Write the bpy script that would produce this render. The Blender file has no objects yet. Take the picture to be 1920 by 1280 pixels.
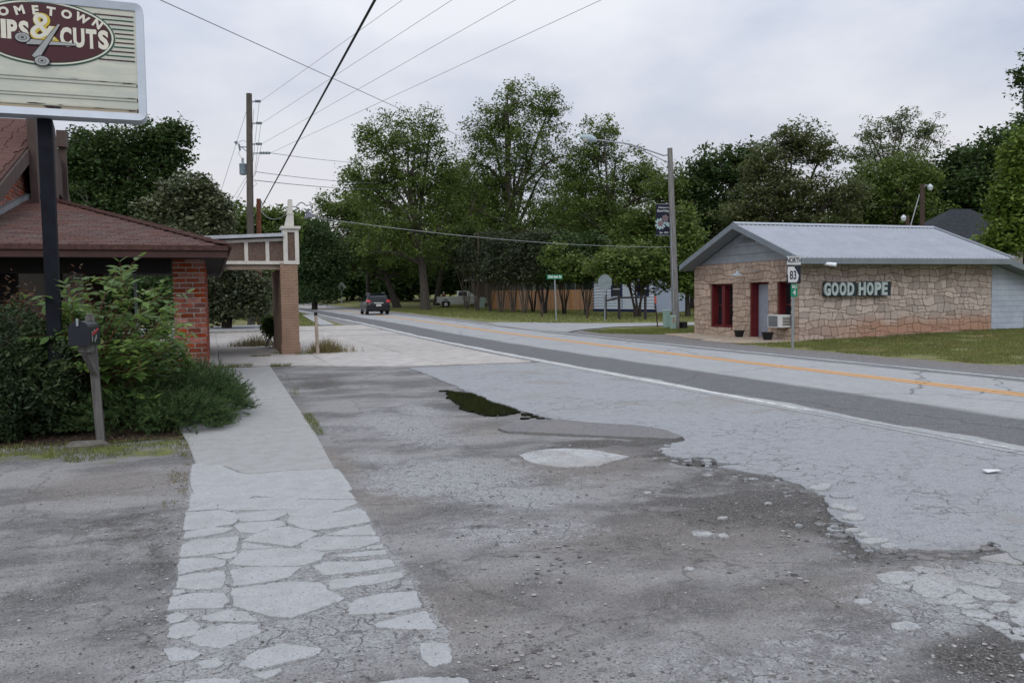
import bpy, math, random
import numpy as np
from mathutils import Vector, Matrix
random.seed(7); rng = np.random.default_rng(11)
S = bpy.context.scene; C = S.collection
rad = math.radians
# ------------------------------------------------------------------ camera
FPX = 1550.0; EYE = 1.6
cam_d = bpy.data.cameras.new('camera'); cam = bpy.data.objects.new('camera', cam_d); C.objects.link(cam)
cam_d.sensor_width = 36; cam_d.lens = FPX / 1920 * 36; cam_d.clip_start = 0.05; cam_d.clip_end = 3000
RM = Matrix.Rotation(rad(-19.86), 3, 'Z') @ Matrix.Rotation(rad(90 - 3.14), 3, 'X') @ Matrix.Rotation(rad(-0.7), 3, 'Z')
cam.matrix_world = Matrix.Translation((0, 0, EYE)) @ RM.to_4x4()
S.camera = cam
S.render.resolution_x = 1024; S.render.resolution_y = 682
# ------------------------------------------------------------------ sky and light
SUN_EL, SUN_AZ = 38, 200
w = bpy.data.worlds.new('World'); S.world = w; w.use_nodes = True
nt = w.node_tree; nt.nodes.clear()
def wn(t, **k):
    n = nt.nodes.new(t)
    for a, b in k.items(): setattr(n, a, b)
    return n
out = wn('ShaderNodeOutputWorld'); bg = wn('ShaderNodeBackground'); bg.inputs['Strength'].default_value = 0.1
sky = wn('ShaderNodeTexSky', sky_type='NISHITA', sun_disc=False)
sky.sun_elevation = rad(SUN_EL); sky.sun_rotation = rad(SUN_AZ)
tc = wn('ShaderNodeTexCoord'); mp = wn('ShaderNodeMapping'); mp.inputs['Scale'].default_value = (1.7, 1.7, 3.6)
mp.inputs['Rotation'].default_value = (0, rad(8), rad(25))
nz = wn('ShaderNodeTexNoise'); nz.inputs['Scale'].default_value = 1.5; nz.inputs['Detail'].default_value = 6; nz.inputs['Roughness'].default_value = .5
rp = wn('ShaderNodeValToRGB'); rp.color_ramp.elements[0].position = .34; rp.color_ramp.elements[1].position = .58
rp.color_ramp.elements[0].color = (4.5, 4.95, 5.95, 1); rp.color_ramp.elements[1].color = (6.85, 6.95, 7.4, 1)
sx = wn('ShaderNodeSeparateXYZ'); zr = wn('ShaderNodeMapRange')
zr.inputs['From Min'].default_value = .15; zr.inputs['From Max'].default_value = .95; zr.inputs['To Min'].default_value = 1.0; zr.inputs['To Max'].default_value = 1.9
hz = wn('ShaderNodeMapRange'); hz.inputs['From Min'].default_value = 0.; hz.inputs['From Max'].default_value = .22; hz.inputs['To Min'].default_value = .55; hz.inputs['To Max'].default_value = 0.
warm = wn('ShaderNodeMix', data_type='RGBA'); warm.inputs['B'].default_value = (7.7, 7.1, 7.2, 1)
mul = wn('ShaderNodeVectorMath', operation='SCALE'); mx = wn('ShaderNodeMix', data_type='RGBA'); mx.inputs['Factor'].default_value = .93
L = nt.links.new
L(tc.outputs['Generated'], mp.inputs['Vector']); L(mp.outputs[0], nz.inputs['Vector']); L(nz.outputs[0], rp.inputs[0])
L(tc.outputs['Generated'], sx.inputs[0]); L(sx.outputs['Z'], zr.inputs['Value']); L(sx.outputs['Z'], hz.inputs['Value'])
L(hz.outputs[0], warm.inputs['Factor']); L(rp.outputs[0], warm.inputs['A'])
L(warm.outputs['Result'], mul.inputs[0]); L(zr.outputs[0], mul.inputs['Scale'])
L(sky.outputs[0], mx.inputs['A']); L(mul.outputs[0], mx.inputs['B']); L(mx.outputs['Result'], bg.inputs['Color']); L(bg.outputs[0], out.inputs[0])
sd = bpy.data.lights.new('sun', 'SUN'); sd.energy = 0.8; sd.angle = rad(25); sd.color = (1, .96, .9)
sun = bpy.data.objects.new('sun', sd); C.objects.link(sun)
az = rad(SUN_AZ); sdir = Vector((math.sin(az) * math.cos(rad(SUN_EL)), math.cos(az) * math.cos(rad(SUN_EL)), math.sin(rad(SUN_EL))))
sun.rotation_euler = sdir.to_track_quat('Z', 'Y').to_euler()
S.view_settings.view_transform = 'Standard'; S.view_settings.look = 'None'; S.view_settings.exposure = 0.15; S.view_settings.gamma = 1
try: S.view_settings.use_curve_mapping = False
except Exception: pass
S.cycles.max_bounces = 6; S.cycles.transparent_max_bounces = 12

# ------------------------------------------------------------------ survey helpers (measured points -> metres)
def sst(a, b, x):
    t = np.clip((np.asarray(x, float) - a) / (b - a), 0, 1); return t * t * (3 - 2 * t)
def TN(x, y):
    x = np.asarray(x, float); y = np.asarray(y, float)
    z = .006 * np.clip(y - 35, 0, 115)
    z = z + .17 * sst(16.5, 27, x) * (1 - sst(28, 36, y)) * sst(6, 14, y)
    z = z + 1.3 * sst(92, 150, y) * sst(13, 24, x)
    z = z + .5 * sst(60, 130, y) * sst(26, 60, x)
    return z
def T(x, y): return float(TN(x, y))
def ray(px, py): return RM @ Vector(((px - 960) / FPX, -(py - 640) / FPX, -1.0))
def G(px, py, z=0.0):
    d = ray(px, py); s = (z - EYE) / d.z; return Vector((d.x * s, d.y * s, z))
def GT(px, py):
    z = 0.0
    for _ in range(40):
        p = G(px, py, z); z = .5 * z + .5 * min(T(p.x, p.y), 1.45)
    p.z = T(p.x, p.y); return p
def AT(px, py, s):
    return ray(px, py) * s + Vector((0, 0, EYE))
def COL(px, s):
    lo, hi = 300, 1400
    for _ in range(40):
        m = (lo + hi) / 2; p = AT(px, m, s)
        if p.z > T(p.x, p.y): lo = m
        else: hi = m
    return p
# ------------------------------------------------------------------ noise helpers (numpy)
_tab = rng.random((256, 256))
def vn(x, y, sc=1.0, seed=0):
    x = np.asarray(x, float) * sc + seed * 17.3; y = np.asarray(y, float) * sc + seed * 9.1
    xi = np.floor(x).astype(int); yi = np.floor(y).astype(int); fx = x - xi; fy = y - yi
    fx = fx * fx * (3 - 2 * fx); fy = fy * fy * (3 - 2 * fy)
    a = _tab[xi % 256, yi % 256]; b = _tab[(xi + 1) % 256, yi % 256]; c = _tab[xi % 256, (yi + 1) % 256]; d = _tab[(xi + 1) % 256, (yi + 1) % 256]
    return (a * (1 - fx) + b * fx) * (1 - fy) + (c * (1 - fx) + d * fx) * fy
def fbm(x, y, sc=1.0, seed=0, o=4):
    r = 0; a = .5; t = 0
    for i in range(o): r = r + a * vn(x, y, sc * 2 ** i, seed + i); t += a; a *= .5
    return r / t
# ------------------------------------------------------------------ materials
class NB:
    def __init__(s, name):
        s.m = bpy.data.materials.new(name); s.m.use_nodes = True; s.t = s.m.node_tree; s.t.nodes.clear()
        s.out = s.n('ShaderNodeOutputMaterial')
    def n(s, t, ins=None, **k):
        n = s.t.nodes.new(t)
        for a, b in k.items(): setattr(n, a, b)
        for a, b in (ins or {}).items(): s.set(n.inputs[a], b)
        return n
    def set(s, sock, v):
        if isinstance(v, bpy.types.NodeSocket): s.t.links.new(v, sock)
        elif isinstance(v, (tuple, list)) and len(v) == 3 and sock.type == 'RGBA': sock.default_value = (*v, 1)
        else: sock.default_value = v
    def math(s, op, a, b=0., c=None):
        n = s.n('ShaderNodeMath', operation=op); s.set(n.inputs[0], a); s.set(n.inputs[1], b)
        if c is not None: s.set(n.inputs[2], c)
        return n.outputs[0]
    def mix(s, f, a, b, bt='MIX'):
        n = s.n('ShaderNodeMix', data_type='RGBA', blend_type=bt); s.set(n.inputs['Factor'], f); s.set(n.inputs['A'], a); s.set(n.inputs['B'], b)
        return n.outputs['Result']
    def ramp(s, v, lo, hi, a=0., b=1.):
        n = s.n('ShaderNodeMapRange', interpolation_type='SMOOTHSTEP', ins={'Value': v, 'From Min': lo, 'From Max': hi, 'To Min': a, 'To Max': b})
        return n.outputs[0]
    def pos(s, scale=(1, 1, 1), rot=(0, 0, 0)):
        g = s.n('ShaderNodeNewGeometry'); m = s.n('ShaderNodeMapping'); s.t.links.new(g.outputs['Position'], m.inputs['Vector'])
        m.inputs['Scale'].default_value = scale; m.inputs['Rotation'].default_value = rot
        return m.outputs[0]
    def noise(s, v, sc, det=3, rough=.55, dist=0.):
        return s.n('ShaderNodeTexNoise', ins={'Vector': v, 'Scale': sc, 'Detail': det, 'Roughness': rough, 'Distortion': dist}).outputs[0]
    def vor(s, v, sc, feat='F1', rnd=1.):
        return s.n('ShaderNodeTexVoronoi', feature=feat, ins={'Vector': v, 'Scale': sc, 'Randomness': rnd})
    def fin(s, col, rough=.85, bump=None, bd=.01, bs=1., metal=0., spec=.3, **kw):
        b = s.n('ShaderNodeBsdfPrincipled', ins={'Base Color': col, 'Roughness': rough, 'Metallic': metal, 'Specular IOR Level': spec})
        for k, v in kw.items(): s.set(b.inputs[k.replace('_', ' ')], v)
        if bump is not None:
            bn = s.n('ShaderNodeBump', ins={'Height': bump, 'Distance': bd, 'Strength': bs}); s.t.links.new(bn.outputs[0], b.inputs['Normal'])
        s.t.links.new(b.outputs[0], s.out.inputs[0]); return s.m
def mat(name, col, rough=.8, var=.15, sc=6., bd=.002, metal=0., spec=.3, rand=0., stretch=(1, 1, 1), dirt=None):
    b = NB(name); v = b.pos(stretch); n1 = b.noise(v, sc, 5, .6); n2 = b.noise(v, sc * 8, 3)
    f = b.ramp(n1, .3, .7); c = b.mix(f, tuple(x * (1 - var) for x in col), tuple(min(1, x * (1 + var)) for x in col))
    c = b.mix(b.ramp(n2, .35, .75, 0, var * 1.2), c, tuple(x * .55 for x in col))
    if rand:
        oi = b.n('ShaderNodeObjectInfo'); hs = b.n('ShaderNodeHueSaturation', ins={'Color': c})
        b.set(hs.inputs['Value'], b.math('MULTIPLY_ADD', oi.outputs['Random'], 2 * rand, 1 - rand))
        r2 = b.math('FRACT', b.math('MULTIPLY', oi.outputs['Random'], 13.7)); b.set(hs.inputs['Saturation'], b.math('MULTIPLY_ADD', r2, .5, .72)); c = hs.outputs[0]
    if dirt:
        d = b.noise(b.pos(), dirt[1], 6, .65); c = b.mix(b.ramp(d, dirt[2], dirt[2] + .15, 0, .8), c, dirt[0])
    return b.fin(c, rough, n2, bd, 1, metal, spec)
def foliage(name, c1, c2, trans=.3, tint=True, rough=.6):
    b = NB(name); a = b.n('ShaderNodeVertexColor', layer_name='tint')
    sp = b.n('ShaderNodeSeparateColor', ins={0: a.outputs[0]})
    c = b.mix(sp.outputs[0], c1, c2)
    hs = b.n('ShaderNodeHueSaturation', ins={'Color': c, 'Value': b.math('MULTIPLY_ADD', sp.outputs[1], .9, .55)})
    c = hs.outputs[0]
    p = b.n('ShaderNodeBsdfPrincipled', ins={'Base Color': c, 'Roughness': rough, 'Specular IOR Level': .25})
    t = b.n('ShaderNodeBsdfTranslucent', ins={'Color': b.mix(.5, c, (c2[0] * 1.2, c2[1] * 1.3, c2[2]))})
    m = b.n('ShaderNodeMixShader', ins={0: trans, 1: p.outputs[0], 2: t.outputs[0]})
    b.t.links.new(m.outputs[0], b.out.inputs[0]); return b.m
def bark(name, c):
    b = NB(name); v = b.pos((1, 1, .25)); n = b.noise(v, 9, 6, .7); c = b.mix(b.ramp(n, .35, .65), tuple(x * .5 for x in c), c)
    return b.fin(c, .95, n, .03)
# ------------------------------------------------------------------ object helpers
W = {}
def tag(o, label=None, cat=None, group=None, kind=None):
    if label: o['label'] = label
    if cat: o['category'] = cat
    if group: o['group'] = group
    if kind: o['kind'] = kind
    return o
def link(o, parent=None, worg=(0, 0, 0)):
    C.objects.link(o)
    if parent is not None: o.parent = parent
    W[o] = Vector(worg)
    return o
def thing(name, loc, label, cat, group=None):
    o = bpy.data.objects.new(name, None); o.empty_display_size = .2; o.location = loc
    link(o, None, loc); return tag(o, label, cat, group)
def worg(o): return W.get(o, Vector((0, 0, 0)))
class MB:
    def __init__(s): s.v = []; s.f = []; s.mi = []; s.k = 0
    def add(s, vs, fs):
        n = len(s.v); s.v += [tuple(v) for v in vs]; s.f += [tuple(i + n for i in f) for f in fs]; s.mi += [s.k] * len(fs); return s
    def box(s, c, d, rz=0., M=None):
        x, y, z = d[0] / 2, d[1] / 2, d[2] / 2; c = Vector(c)
        vs = [Vector((a * x, b * y, e * z)) for a in (-1, 1) for b in (-1, 1) for e in (-1, 1)]
        R = M if M is not None else Matrix.Rotation(rz, 3, 'Z')
        return s.add([R @ v + c for v in vs], [(0, 1, 3, 2), (4, 6, 7, 5), (0, 4, 5, 1), (2, 3, 7, 6), (0, 2, 6, 4), (1, 5, 7, 3)])
    def bb(s, x0, x1, y0, y1, z0, z1): return s.box(((x0 + x1) / 2, (y0 + y1) / 2, (z0 + z1) / 2), (x1 - x0, y1 - y0, z1 - z0))
    def bar(s, p0, p1, wd, hg=None, up=(0, 0, 1)):
        p0 = Vector(p0); p1 = Vector(p1); hg = hg or wd; d = (p1 - p0); l = d.length; d.normalize(); u = Vector(up)
        if abs(d.dot(u)) > .99: u = Vector((0, 1, 0))
        r = d.cross(u).normalized(); u = r.cross(d)
        M = Matrix((r, d, u)).transposed(); return s.box((p0 + p1) / 2, (wd, l, hg), M=M)
    def tube(s, pts, rs, n=8, cap=True):
        pts = [Vector(p) for p in pts]
        if not isinstance(rs, (list, tuple)): rs = [rs] * len(pts)
        base = len(s.v); rings = []
        pr = None
        for i, p in enumerate(pts):
            d = (pts[min(i + 1, len(pts) - 1)] - pts[max(i - 1, 0)])
            if d.length < 1e-9: d = Vector((0, 0, 1))
            d.normalize()
            if pr is None:
                a = Vector((1, 0, 0)) if abs(d.x) < .9 else Vector((0, 1, 0)); r = d.cross(a).normalized()
            else: r = (pr - d * pr.dot(d)); r = r.normalized() if r.length > 1e-6 else d.orthogonal().normalized()
            pr = r; u = d.cross(r)
            rings.append([p + (r * math.cos(2 * math.pi * k / n) + u * math.sin(2 * math.pi * k / n)) * rs[i] for k in range(n)])
        vs = [v for r in rings for v in r]; fs = []
        for i in range(len(pts) - 1):
            for k in range(n):
                a = i * n + k; b = i * n + (k + 1) % n; fs.append((a, b, b + n, a + n))
        if cap: fs.append(tuple(range(n - 1, -1, -1))); fs.append(tuple(range((len(pts) - 1) * n, len(pts) * n)))
        return s.add(vs, fs)
    def cyl(s, p0, p1, r0, r1=None, n=12): return s.tube([p0, p1], [r0, r1 if r1 is not None else r0], n)
    def lathe(s, c, prof, n=16, M=None):
        c = Vector(c); R = M or Matrix.Identity(3); vs = []; fs = []
        for (r, z) in prof: vs += [c + R @ Vector((r * math.cos(2 * math.pi * k / n), r * math.sin(2 * math.pi * k / n), z)) for k in range(n)]
        for i in range(len(prof) - 1):
            for k in range(n): a = i * n + k; b = i * n + (k + 1) % n; fs.append((a, b, b + n, a + n))
        fs.append(tuple(range(n - 1, -1, -1))); fs.append(tuple(range((len(prof) - 1) * n, len(prof) * n)))
        return s.add(vs, fs)
    def prism(s, poly, ext):
        """poly: list of 3D points (planar), ext: extrusion vector"""
        poly = [Vector(p) for p in poly]; e = Vector(ext); n = len(poly)
        fs = [tuple(range(n - 1, -1, -1)), tuple(range(n, 2 * n))] + [(i, (i + 1) % n, (i + 1) % n + n, i + n) for i in range(n)]
        return s.add(poly + [p + e for p in poly], fs)
    def quad(s, a, b, c, d): return s.add([a, b, c, d], [(0, 1, 2, 3)])
    def build(s, name, m, parent=None, smooth=False, bevel=0., **tg):
        o0 = worg(parent) if parent is not None else Vector((0, 0, 0))
        me = bpy.data.meshes.new(name); me.from_pydata([(v[0] - o0.x, v[1] - o0.y, v[2] - o0.z) for v in s.v], [], s.f)
        ms = m if isinstance(m, (list, tuple)) else [m]
        for q in ms: me.materials.append(q)
        if len(ms) > 1: me.polygons.foreach_set('material_index', s.mi)
        import bmesh
        bm = bmesh.new(); bm.from_mesh(me)
        bmesh.ops.recalc_face_normals(bm, faces=bm.faces)
        bm.to_mesh(me); bm.free()
        if smooth:
            me.polygons.foreach_set('use_smooth', [True] * len(me.polygons))
        me.update()
        o = bpy.data.objects.new(name, me); link(o, parent, o0)
        if bevel:
            b = o.modifiers.new('bevel', 'BEVEL'); b.width = bevel; b.segments = 2; b.limit_method = 'ANGLE'
        if smooth:
            try:
                me.set_sharp_from_angle(angle=rad(35))
            except Exception: pass
        if tg: tag(o, **tg)
        return o
def mesh_fast(name, V, n, m, parent=None, tint=None, smooth=False, o0=(0, 0, 0), **tg):
    """V (N*n,3) verts, polygons of n verts each"""
    V = np.asarray(V, np.float32).reshape(-1, 3) - np.asarray(o0, np.float32); N = len(V) // n
    me = bpy.data.meshes.new(name); me.vertices.add(len(V)); me.vertices.foreach_set('co', V.ravel())
    me.loops.add(len(V)); me.loops.foreach_set('vertex_index', np.arange(len(V), dtype=np.int32))
    me.polygons.add(N); me.polygons.foreach_set('loop_start', np.arange(N, dtype=np.int32) * n)
    try: me.polygons.foreach_set('loop_total', np.full(N, n, np.int32))
    except Exception: pass
    me.update(calc_edges=True)
    if tint is not None:
        a = me.color_attributes.new('tint', 'FLOAT_COLOR', 'POINT'); t = np.ones((len(V), 4), np.float32); t[:, :tint.shape[1]] = np.repeat(tint, n, 0) if len(tint) != len(V) else tint
        a.data.foreach_set('color', t.ravel())
    me.materials.append(m)
    o = bpy.data.objects.new(name, me); link(o, parent, o0)
    if parent is None: o.location = tuple(o0)
    if tg: tag(o, **tg)
    return o
def inst(name, me, parent, wloc, rot=(0, 0, 0), scale=(1, 1, 1)):
    """one piece sharing a mesh; wloc in world metres"""
    o = bpy.data.objects.new(name, me); link(o, parent, wloc)
    o.location = Vector(wloc) - worg(parent) if parent is not None else Vector(wloc)
    o.rotation_euler = rot; o.scale = scale; return o
def text_polys(txt, size, off=0., ext=.004, xs=1., shear=0., space=1.):
    cu = bpy.data.curves.new('t', 'FONT'); cu.body = txt; cu.size = size; cu.offset = off; cu.extrude = ext; cu.align_x = 'CENTER'; cu.align_y = 'CENTER'; cu.shear = shear; cu.space_character = space; cu.resolution_u = 3
    o = bpy.data.objects.new('t', cu); C.objects.link(o); dg = bpy.context.evaluated_depsgraph_get(); dg.update()
    me = bpy.data.meshes.new_from_object(o.evaluated_get(dg)); vs = [(v.co.x * xs, v.co.y, v.co.z) for v in me.vertices]; fs = [tuple(p.vertices) for p in me.polygons]
    C.objects.unlink(o); bpy.data.objects.remove(o); bpy.data.meshes.remove(me); bpy.data.curves.remove(cu); return vs, fs
def put_text(mb, txt, c, size, right=(1, 0, 0), up=(0, 0, 1), rot=0., warp=None, **k):
    vs, fs = text_polys(txt, size, **k); r = Vector(right); u = Vector(up); nn = r.cross(u); c = Vector(c); o = []
    for (x, y, z) in vs:
        x, y = x * math.cos(rot) - y * math.sin(rot), x * math.sin(rot) + y * math.cos(rot)
        if warp: x, y = warp(x, y)
        o.append(c + r * x + u * y + nn * z)
    return mb.add(o, fs)
# ------------------------------------------------------------------ polygon cells
def clip_half(poly, p, n):
    """keep the part of poly where (q-p).n <= 0"""
    o = []; L_ = len(poly)
    for i in range(L_):
        a = poly[i]; b = poly[(i + 1) % L_]; da = (a[0] - p[0]) * n[0] + (a[1] - p[1]) * n[1]; db = (b[0] - p[0]) * n[0] + (b[1] - p[1]) * n[1]
        if da <= 0: o.append(a)
        if (da < 0 < db) or (db < 0 < da): t = da / (da - db); o.append((a[0] + t * (b[0] - a[0]), a[1] + t * (b[1] - a[1])))
    return o
def cells(seeds, bound, gap, near=14):
    P = np.array(seeds); out_ = []
    for i, s in enumerate(P):
        d = ((P - s) ** 2).sum(1); idx = np.argsort(d)[1:near + 1]; poly = list(bound)
        g = gap(s) if callable(gap) else gap
        for j in idx:
            q = P[j]; n = q - s; l = np.hypot(*n)
            if l < 1e-9: continue
            n = n / l; mid = (s + q) / 2 - n * g / 2; poly = clip_half(poly, mid, n)
            if len(poly) < 3: break
        out_.append(poly if len(poly) >= 3 else None)
    return out_
def area(p):
    return abs(sum(p[i][0] * p[(i + 1) % len(p)][1] - p[(i + 1) % len(p)][0] * p[i][1] for i in range(len(p)))) / 2
def rough_poly(p, seg, jit, cut=.22, it=1):
    """chamfer the corners, then roughen the outline"""
    for _ in range(it):
        q = []
        for i in range(len(p)):
            a = p[i - 1]; b = p[i]; c = p[(i + 1) % len(p)]
            q.append((b[0] + (a[0] - b[0]) * cut, b[1] + (a[1] - b[1]) * cut)); q.append((b[0] + (c[0] - b[0]) * cut, b[1] + (c[1] - b[1]) * cut))
        p = q
    q = []
    for i in range(len(p)):
        a = p[i]; b = p[(i + 1) % len(p)]; l = math.hypot(b[0] - a[0], b[1] - a[1]); n = max(1, int(l / seg))
        for k in range(n):
            t = k / n; j = jit if True else 0
            q.append((a[0] + (b[0] - a[0]) * t + random.uniform(-j, j), a[1] + (b[1] - a[1]) * t + random.uniform(-j, j)))
    return q
def inpoly(x, y, poly):
    x = np.asarray(x, float); y = np.asarray(y, float); r = np.zeros(x.shape, bool); n = len(poly)
    for i in range(n):
        x0, y0 = poly[i][0], poly[i][1]; x1, y1 = poly[(i + 1) % n][0], poly[(i + 1) % n][1]
        c = ((y0 > y) != (y1 > y)); xx = (x1 - x0) * (y - y0) / ((y1 - y0) if y1 != y0 else 1e-9) + x0; r ^= c & (x < xx)
    return r
def slab_piece(mb, poly, z0, z1, inset=.006, plane=None):
    """flat stone / slab with a small chamfer; plane=(origin,u,v,n) for walls"""
    cx = sum(p[0] for p in poly) / len(poly); cy = sum(p[1] for p in poly) / len(poly); n = len(poly)
    def sh(p, d):
        l = math.hypot(p[0] - cx, p[1] - cy); f = max(0, 1 - d / max(l, 1e-6)); return (cx + (p[0] - cx) * f, cy + (p[1] - cy) * f)
    r0 = [(p[0], p[1], z0) for p in poly]; r1 = [(p[0], p[1], z1 - inset * .7) for p in poly]; r2 = [(*sh(p, inset), z1) for p in poly]
    vs = r0 + r1 + r2
    if plane: o, u, v, nn = plane; vs = [o + u * a + v * b + nn * c for a, b, c in vs]
    fs = [(i, (i + 1) % n, (i + 1) % n + n, i + n) for i in range(n)] + [(i + n, (i + 1) % n + n, (i + 1) % n + 2 * n, i + 2 * n) for i in range(n)] + [tuple(range(2 * n, 3 * n))]
    return mb.add(vs, fs)
edge_px = [(765, 690), (800, 703), (860, 727), (905, 745), (945, 760), (1000, 778), (1050, 790), (1100, 797), (1180, 800), (1225, 805), (1262, 815), (1282, 825), (1262, 838), (1243, 850), (1262, 859), (1285, 862), (1300, 859), (1335, 860), (1345, 868), (1395, 872), (1350, 876),
           (1400, 887), (1470, 900), (1500, 912), (1512, 921), (1540, 930), (1553, 945), (1556, 962), (1575, 978), (1603, 985), (1608, 1000), (1600, 1010), (1618, 1022), (1640, 1033), (1700, 1036), (1760, 1038), (1812, 1034), (1835, 1026), (1855, 1018), (1870, 1032), (1900, 1048), (1960, 1075), (2100, 1140), (2400, 1270)]
_EP = edge_px
# ================================================================== GROUND
def ground_mat():
    b = NB('ground'); P = b.pos()
    z1 = b.n('ShaderNodeSeparateColor', ins={0: b.n('ShaderNodeVertexColor', layer_name='zone').outputs[0]})
    z2 = b.n('ShaderNodeSeparateColor', ins={0: b.n('ShaderNodeVertexColor', layer_name='zone2').outputs[0]})
    nB = b.noise(b.pos((.55, 1, 1), (0, 0, rad(20))), 1.1, 8, .68); nM = b.noise(P, 7, 8, .7); nF = b.noise(P, 45, 6, .7); nG = b.noise(P, 190, 2, .6)
    def mask(src, k=.75, wdt=.09):
        s = b.math('ADD', src, b.math('MULTIPLY', b.math('SUBTRACT', b.math('ADD', b.math('MULTIPLY', nM, .6), b.math('MULTIPLY', nF, .4)), .5), k * 1.6))
        return b.ramp(s, .5 - wdt, .5 + wdt)
    light = mask(z1.outputs[0], 1.5, .2); dark = mask(z1.outputs[1], 1.3, .25); brown = mask(z1.outputs[2], .8, .25)
    base = b.mix(b.ramp(nB, .40, .60), (.150, .150, .154), (.345, .345, .348))
    base = b.mix(b.math('MULTIPLY', brown, .8), base, (.25, .225, .205))
    base = b.mix(b.ramp(nM, .54, .70, 0, .55), base, (.36, .36, .355))
    # worn light surface broken by cracks
    wv = b.n('ShaderNodeVectorMath', operation='ADD', ins={0: P, 1: b.n('ShaderNodeVectorMath', operation='SCALE', ins={0: b.n('ShaderNodeTexNoise', ins={'Vector': P, 'Scale': 6., 'Detail': 4.}).outputs[1], 'Scale': .22}).outputs[0]}).outputs[0]
    vc = b.vor(wv, 5.5, 'DISTANCE_TO_EDGE').outputs[0]; crack = b.math('MULTIPLY', b.ramp(vc, .01, .035, 1, 0), b.ramp(nM, .42, .6))
    lc = b.mix(b.ramp(nF, .3, .7), (.34, .352, .368), (.48, .49, .505)); lc = b.mix(b.math('MULTIPLY', crack, .75), lc, (.12, .115, .11)); lc = b.mix(b.ramp(b.noise(P, 26, 6, .8), .55, .62, 0, .6), lc, (.17, .165, .165))
    ck3 = b.ramp(b.vor(wv, .75, 'DISTANCE_TO_EDGE').outputs[0], .003, .016, 1, 0); base = b.mix(b.math('MULTIPLY', ck3, b.ramp(nM, .35, .6, 0, .6)), base, (.07, .066, .062)); col = b.mix(light, base, lc)
    col = b.mix(b.math('MULTIPLY', dark, .85), col, b.mix(b.ramp(nF, .35, .7), (.034, .032, .030), (.095, .088, .082)))
    # aggregate: single stones showing
    v1 = b.vor(P, 55, 'F1'); h1 = b.n('ShaderNodeSeparateColor', ins={0: v1.outputs['Color']})
    st = b.math('MULTIPLY', b.ramp(v1.outputs['Distance'], .25, .38, 1, 0), b.ramp(h1.outputs[0], .72, .74))
    col = b.mix(b.math('MULTIPLY', st, .8), col, b.mix(h1.outputs[1], (.05, .05, .055), (.50, .49, .48)))
    v2 = b.vor(P, 130, 'F1'); h2 = b.n('ShaderNodeSeparateColor', ins={0: v2.outputs['Color']})
    col = b.mix(b.ramp(h2.outputs[0], .4, .9, 0, .6), col, b.mix(h2.outputs[1], (.05, .048, .045), (.40, .39, .38)))
    col = b.mix(b.ramp(nG, .3, .75, 0, .35), col, (.06, .058, .056))
    # soil, mulch and grass earth
    veg = mask(z2.outputs[0], .8, .15); mul = mask(z2.outputs[1], .6, .15); shl = mask(z2.outputs[2], .7, .12)
    gcol = b.mix(b.ramp(nM, .35, .65), (.095, .115, .035), (.18, .19, .068)); gcol = b.mix(b.ramp(nB, .46, .62, 0, .75), gcol, (.27, .225, .125))
    gcol = b.mix(b.ramp(nF, .5, .8, 0, .5), gcol, (.05, .07, .02))
    shc = b.mix(b.ramp(nM, .35, .62), (.085, .085, .088), (.21, .20, .19))
    mc = b.mix(b.ramp(nF, .35, .7), (.022, .016, .012), (.10, .07, .05))
    col = b.mix(shl, col, b.mix(b.ramp(h2.outputs[0], .3, .8), shc, (.22, .21, .21))); col = b.mix(veg, col, gcol); col = b.mix(mul, col, mc)
    hgt = b.math('ADD', b.math('ADD', b.math('MULTIPLY', nF, .5), b.math('MULTIPLY', nM, .8)), b.math('ADD', b.math('MULTIPLY', st, .35), b.math('MULTIPLY', b.math('MULTIPLY', crack, light), -.5)))
    hgt = b.math('ADD', hgt, b.math('MULTIPLY', h2.outputs[0], .12))
    return b.fin(col, .93, hgt, .018, 1., 0, .2)
M_ground = ground_mat()
def blob(x, y, cx, cy, rx, ry, a=0., pw=1.):
    dx = x - cx; dy = y - cy; ca, sa = math.cos(a), math.sin(a); u = (dx * ca + dy * sa) / rx; v = (-dx * sa + dy * ca) / ry
    return np.clip(1.25 - np.sqrt(u * u + v * v) * pw, 0, 1)
def axis(segs):
    o = [segs[0][0]]
    for a, b, st in segs:
        n = max(1, int(round((b - a) / st))); o += list(np.linspace(a, b, n + 1)[1:])
    return np.array(o)
def grow(a, b, s0, k=1.12):
    o = [a]; s = s0; sg = 1 if b > a else -1
    while (b - o[-1]) * sg > 0: o.append(o[-1] + sg * s); s = min(s * k, 60)
    return o
ax_ = sorted(set(list(np.round(grow(-3.6, -900, .12), 3)) + list(np.round(axis([(-3.6, 9.0, .05)]), 3)) + list(np.round(axis([(9.0, 30, .3)]), 3)) + list(np.round(grow(30, 1200, .4), 3))))
ay_ = sorted(set(list(np.round(grow(1.6, -300, .12), 3)) + list(np.round(axis([(1.6, 20.0, .05)]), 3)) + list(np.round(axis([(20.0, 60, .3)]), 3)) + list(np.round(grow(60, 1500, .6, 1.08), 3))))
gx, gy = np.meshgrid(np.array(ax_), np.array(ay_), indexing='ij'); nx, ny = gx.shape
ZN = dict(light=np.zeros_like(gx), dark=np.zeros_like(gx), brown=np.zeros_like(gx), veg=np.zeros_like(gx), mulch=np.zeros_like(gx), sh=np.zeros_like(gx))
wob = (fbm(gx, gy, 1.1, 3) - .5) * 1.0; wobs = (fbm(gx, gy, 3.2, 5) - .5) * .5
def pblob(k, px, py, rx, ry, amt=1., a=0.):
    c = G(px, py); ZN[k] = np.maximum(ZN[k], amt * blob(gx + wob * .6, gy + wob * .9, c.x, c.y, rx, ry, a))
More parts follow.
